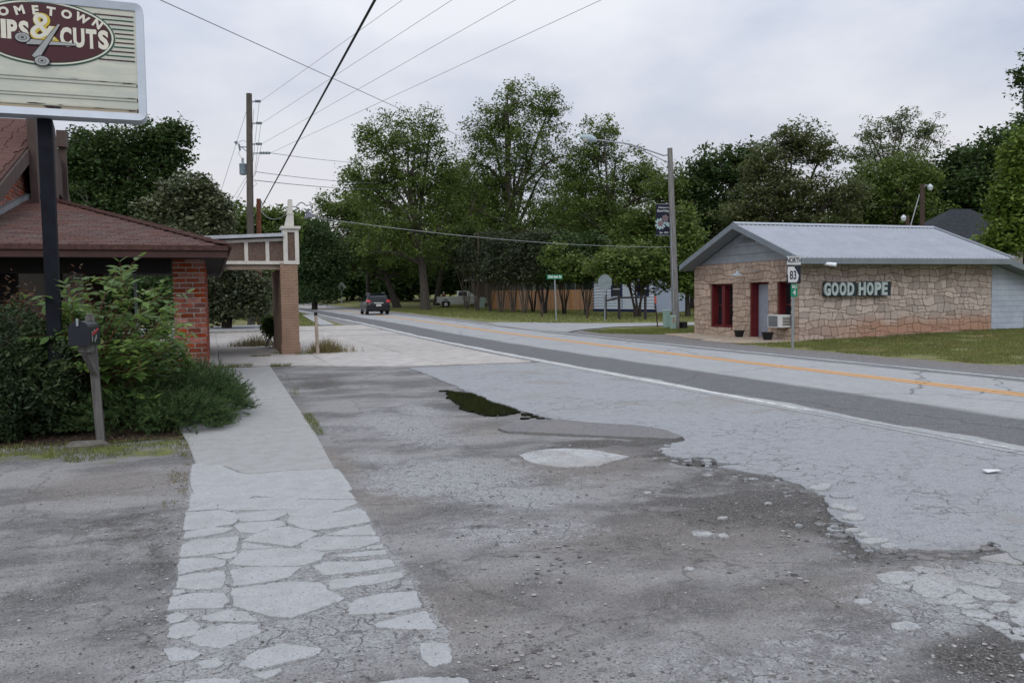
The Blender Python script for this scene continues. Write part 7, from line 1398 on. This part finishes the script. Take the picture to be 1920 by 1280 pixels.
# juniper: sprays of fine needles
jb = (-.55, 12.0, 0); jr = thing('juniper_shrub', jb, 'low spreading dark green juniper spilling over the sidewalk edge', 'shrub'); M_jun = foliage('juniper_foliage', (.024, .056, .020), (.075, .125, .038), .1)
blobsJ = [((-.55, 11.9, .10), (.85, .9, .55)), ((-.1, 12.1, .08), (.55, 1.0, .45)), ((-1.0, 11.2, .06), (.75, .55, .42)), ((-.35, 11.0, .04), (.5, .5, .30)), ((-.2, 13.2, .1), (.5, .9, .50))]; V = []; TI = []
for (c, r_) in blobsJ:
    ns = 620; d_ = unit_rand(ns); d_[:, 2] = np.abs(d_[:, 2]); p = np.array(c) + d_ * np.array(r_) * rng.uniform(.55, 1.0, (ns, 1)); dirn = d_ * np.array([1, 1, .45]) + rng.normal(size=(ns, 3)) * .3; dirn[:, 2] += .15; dirn /= np.linalg.norm(dirn, axis=1, keepdims=True)
    for j in range(26):
        t = rng.uniform(0, .20, (ns, 1)); s_ = p + dirn * t; nd = dirn + rng.normal(size=(ns, 3)) * .55; nd /= np.linalg.norm(nd, axis=1, keepdims=True); ln = rng.uniform(.03, .075, (ns, 1)); sd2 = np.cross(nd, unit_rand(ns)); sd2 /= np.linalg.norm(sd2, axis=1, keepdims=True) + 1e-9
        V.append(np.stack([s_ - sd2 * .0042, s_ + sd2 * .0042, s_ + nd * ln], 1)); TI.append(np.stack([np.clip(t[:, 0] * 4 + rng.uniform(-.3, .3, ns), 0, 1), rng.random(ns), rng.random(ns)], 1))
V = np.concatenate(V); TI = np.concatenate(TI); k_ = V[:, 0, 2] > .01; mesh_fast('foliage', V[k_], 3, M_jun, jr, TI[k_], o0=jb)
mb = MB()
for i in range(30): a = rng.uniform(0, 6.28); e = Vector((jb[0] + math.cos(a) * rng.uniform(.3, .9), jb[1] + math.sin(a) * rng.uniform(.3, 1.1) - .2, rng.uniform(.1, .4))); s = Vector(jb); mb.tube([s, s.lerp(e, .5) + Vector((0, 0, .08)), e], [.02, .012, .005], 4, cap=False)
mb.build('stem', B_dk, jr)
# ------------------------------------------------------------------ grass
M_grass = foliage('grass', (.085, .115, .030), (.20, .215, .07), .35); M_grassd = foliage('dry_grass', (.12, .115, .045), (.24, .20, .10), .3)
def grass(name, poly, n, h, wd, m, lab, mask=None, clump=0., zoff=0.):
    poly = [(p[0], p[1]) for p in poly]; xs = [p[0] for p in poly]; ys = [p[1] for p in poly]; X = rng.uniform(min(xs), max(xs), n); Y = rng.uniform(min(ys), max(ys), n); k_ = inpoly(X, Y, poly)
    if mask is not None: k_ &= mask(X, Y)
    X = X[k_]; Y = Y[k_]; N = len(X)
    if N == 0: return
    Z = TN(X, Y) + zoff - .005; pat = fbm(X, Y, 1.2, 40); a = rng.uniform(0, 6.28, N); hh_ = h * rng.uniform(.4, 1.2, N) * (.6 + .8 * pat); ln = rng.normal(size=(N, 2)) * .4
    p = np.stack([X, Y, Z], 1); s = np.stack([np.cos(a), np.sin(a), np.zeros(N)], 1) * wd; tip = p + np.stack([ln[:, 0] * hh_, ln[:, 1] * hh_, hh_], 1)
    V = np.stack([p - s, p + s, tip], 1); t = np.stack([np.clip(pat * 1.4 - .2 + rng.normal(size=N) * .15, 0, 1), rng.random(N), rng.random(N)], 1); mesh_fast(name, V, 3, m, None, t, label=lab, kind='stuff')
grass('lawn_grass', [(15.3, 22.3), (14.9, 19.4), (14.7, 17), (15.2, 14.3), (16.4, 12.8), (34, 12.5), (34, 23.5), (18, 22.3)], 110000, .055, .012, M_grass, 'patchy lawn grass in front of the stone building wall', mask=lambda x, y: (fbm(x, y, .9, 50) > .40) & ((x > 15.3 + .5 * vn(x, y, 1.1, 3))))
grass('lawn_grass', [(15, 21.6), (15, 13.5), (30, 13), (30, 22)], 26000, .06, .012, M_grassd, 'dry yellow grass mixed in the lawn by the stone wall', mask=lambda x, y: (fbm(x, y, .8, 60) > .5) & (x > 15.6))
grass('verge_grass', [(15.6, 33.8), (15.2, 31), (16.6, 28.8), (23, 28.9), (23, 35)], 26000, .07, .014, M_grass, 'grass verge around the wooden street light pole')
grass('far_grass', [(17.5, 42.5), (30, 40), (70, 34), (70, 100), (30, 100), (16.9, 90), (16.1, 60)], 130000, .09, .03, M_grass, 'mown grass across the side street')
grass('verge_grass', [(3.0, 47.4), (6.3, 47.3), (7.4, 60), (8.0, 90), (5, 90), (1, 70)], 20000, .08, .02, M_grass, 'grass island beyond the forecourt')
grass('verge_grass', [(-12, 41), (2.5, 43), (2.5, 48), (-12, 50)], 9000, .1, .02, M_grass, 'rough grass at the foot of the utility pole')
grass('roadside_grass', [(-7, 8.0), (-.3, 8.1), (-.3, 10.3), (-7, 11)], 26000, .045, .005, M_grass, 'thin ragged grass strip in front of the shrubs', mask=lambda x, y: (fbm(x, y, 1.6, 70) + .35 * (y - 9.2 + .35 * (x + .2)) > .50))
grass('edge_grass', [(-.42, 6.6), (-.25, 6.6), (-.25, 9.8), (-.42, 9.8)], 1100, .03, .004, M_grassd, 'dry tufts along the sidewalk left edge', mask=lambda x, y: fbm(x, y, 3, 71) > .5)
grass('edge_grass', [(1.06, 9.2), (1.2, 9.2), (1.27, 12.9), (1.12, 12.9)], 1900, .05, .004, M_grass, 'green tufts along the sidewalk right edge', mask=lambda x, y: fbm(x, y, 2.2, 72) > .5)
grass('edge_grass', [(1.2, 14), (1.35, 14), (1.5, 20), (1.25, 20)], 500, .05, .005, M_grass, 'sparse tufts in the sidewalk joint', mask=lambda x, y: fbm(x, y, 2.2, 73) > .5)
for i, (x, y) in enumerate([(.2, 20.4), (.6, 20.5), (1.5, 20.3), (1.2, 23.8), (2.4, 24.1)]): grass('joint_weeds', [(x - .25, y - .12), (x + .25, y - .12), (x + .25, y + .12), (x - .25, y + .12)], 260, .10, .006, M_grass, 'weeds growing in a joint of the forecourt')
def tuft(px, py, lab, w_, n, h, m=M_grassd, dx=0, dy=0):
    c = G(px, py); X = c.x + dx + rng.normal(size=n) * w_; Y = c.y + dy + rng.normal(size=n) * w_ * .6; Z = np.full(n, .0); a = rng.uniform(0, 6.28, n); hh_ = h * rng.uniform(.3, 1.1, n) * np.exp(-np.abs(X - c.x - dx) / w_ * .35); ln = rng.normal(size=(n, 2)) * .28; p = np.stack([X, Y, Z], 1); s = np.stack([np.cos(a), np.sin(a), 0 * a], 1) * .006; tip = p + np.stack([ln[:, 0] * hh_, ln[:, 1] * hh_, hh_], 1); mid = p + np.stack([ln[:, 0] * hh_ * .2, ln[:, 1] * hh_ * .2, hh_ * .55], 1)
    V = np.concatenate([np.stack([p - s, p + s, mid + s * .7, mid - s * .7], 1), np.stack([mid - s * .7, mid + s * .7, tip, tip], 1)]); t = rng.random((len(V), 3)); o = mesh_fast('weed_clump', V, 4, m, None, t); tag(o, lab, 'weeds')
tuft(612, 662, 'tall pale weeds around the foot of the tan pipe post', .34, 900, .55, M_grassd); 
tuft(480, 650, 'pale weeds growing behind the canopy column', .45, 800, .5, M_grassd)
tuft(535, 664, 'green weeds at the foot of the canopy column', .18, 260, .22, M_grass)
tuft(408, 712, 'dry orange tufts beside the brick pier foot', .1, 160, .18, M_grassd)
tree('leafy_weed_bush', 'dark upright bush against the inner side of the canopy pier', 'shrub', 512, 27, [(508, 628, 9, 24), (504, 612, 7, 20)], 60, 40, .05, .22, M_leafs, B_dk, tr=.02, stems=4, seed=90)
q = G(498, 652); mb = MB(); mb.bar(q, q + Vector((.35, .3, .75)), .07, .05); tag(mb.build('stake', M_wood_g), 'leaning grey timber stake behind the canopy column', 'stake')
# stones and litter by the shrub bed
for i, (px, py, s, lab) in enumerate([(155, 838, .24, 'flat grey rock at the front edge of the shrub bed'), (262, 800, .05, 'small stone at the shrub bed edge'), (205, 875, .03, 'tiny pale pebble in the thin grass')]):
    c = G(px, py); mb = MB(); r = [(c.x + s * random.uniform(.7, 1.1) * math.cos(t), c.y + s * .5 * random.uniform(.7, 1.1) * math.sin(t)) for t in np.linspace(0, 6.283, 9)[:-1]]; slab_piece(mb, r, -.02, s * .28, s * .25); tag(mb.build('rock', mat('bed_rock', (.14, .13, .115), .9, .3, 8, .006)), lab, 'rock')
N = 2600; X = rng.uniform(-6.5, -.1, N); Y = rng.uniform(10.0, 11.2, N) + rng.random(N) * .2; cen = np.stack([X, Y, TN(X, Y) + .012], 1); b = NB('leaf_litter'); M_lit = b.fin(b.n('ShaderNodeVertexColor', layer_name='tint').outputs[0], .9); tcol = rng.uniform(.5, 1.2, (N, 1)) * np.array([[.11, .075, .05]]); mesh_fast('leaf_litter', leaf_quads(cen, .016 * rng.uniform(.5, 1.6, N), .5, 1.5), 4, M_lit, None, tcol, label='dead leaves and mulch under the shrubs', kind='stuff')

# ================================================================== CABLES
def cable(lab, a, c, r, m, sag=0., ea=0., eb=0., n=24):
    a, c = Vector(a), Vector(c); d = c - a; pts = []
    for k in range(n + 1): t = -ea + (1 + ea + eb) * k / n; p = a + d * t; p.z -= sag * 4 * t * (1 - t); pts.append(p)
    mb = MB(); mb.tube(pts, r, 5); o = mb.build('cable', m); return tag(o, lab, 'cable')
cable('thick black cable slanting down to the short reddish service pole', AT(703, 0, 15), AT(492, 385, 46), .027, M_wire, .0, .35)
cable('uppermost thin wire leaving the tall utility pole towards the upper right', AT(755, 0, 27), AT(489, 190, 45.2), .008, M_wireg, .0, 1.2)
cable('second thin wire from the top of the tall utility pole', AT(848, 0, 26), AT(491, 231, 45.2), .008, M_wireg, .0, 1.2)
cable('third thin wire from the top of the tall utility pole', AT(967, 0, 25), AT(491, 270, 45.2), .008, M_wireg, .0, 1.2)
cable('lowest of the long thin wires running from the utility pole to the upper right', AT(1128, 0, 24), AT(507, 287, 45.2), .008, M_wireg, .0, 1.2)
cable('bluish wire crossing the sky from the upper left down behind the trees', AT(300, 0, 30), AT(1000, 318, 88), .018, M_wireg, .0, .4)
cable('upper of three level wires running right from the utility pole', AT(507, 287, 45.2), AT(760, 305, 100), .016, M_wireg, .3)
cable('middle of three level wires running right from the utility pole', AT(478, 322, 45.2), AT(760, 342, 100), .018, M_wireg, .3)
cable('lower of three level wires running right from the utility pole', AT(478, 338, 45.2), AT(760, 352, 100), .022, M_wireg, .3)
cable('guy wire from the upper part of the utility pole to the left', AT(463, 206, 45.2), AT(410, 372, 43), .012, M_wireg, .0, 0, .5)
cable('faint guy wire low on the left of the utility pole', AT(463, 330, 45.2), AT(438, 370, 44), .010, M_wireg, 0, 0, .5)
cable('service wire drooping left behind the magnolia', AT(463, 338, 45.2), AT(378, 445, 40), .014, M_wireg, .4)
cable('white service cable crossing in front of the trees to the wooden pole', AT(577, 406, 24.6), AT(1264, 463, 37.6), .0085, mat('white_cable', (.33, .35, .37), .5), .25)
cable('short drooping wire from service pole to canopy finial', AT(488, 393, 46), AT(542, 398, 24.7), .014, M_wireg, .35)
cable('faint wire behind the stone building yard lamps', AT(1560, 385, 60), AT(1950, 392, 60), .010, M_wire, .1)
cable('twisted service drop slanting from the taller yard lamp pole', AT(1724, 365, 48), AT(1706, 428, 40), .025, M_wireg, 0)
# ------------------------------------------------------------------ tidy: anything left without tags
for o in list(bpy.data.objects):
    if o.parent is None and o.type in ('MESH', 'EMPTY') and 'label' not in o and 'kind' not in o: o['kind'] = 'structure'
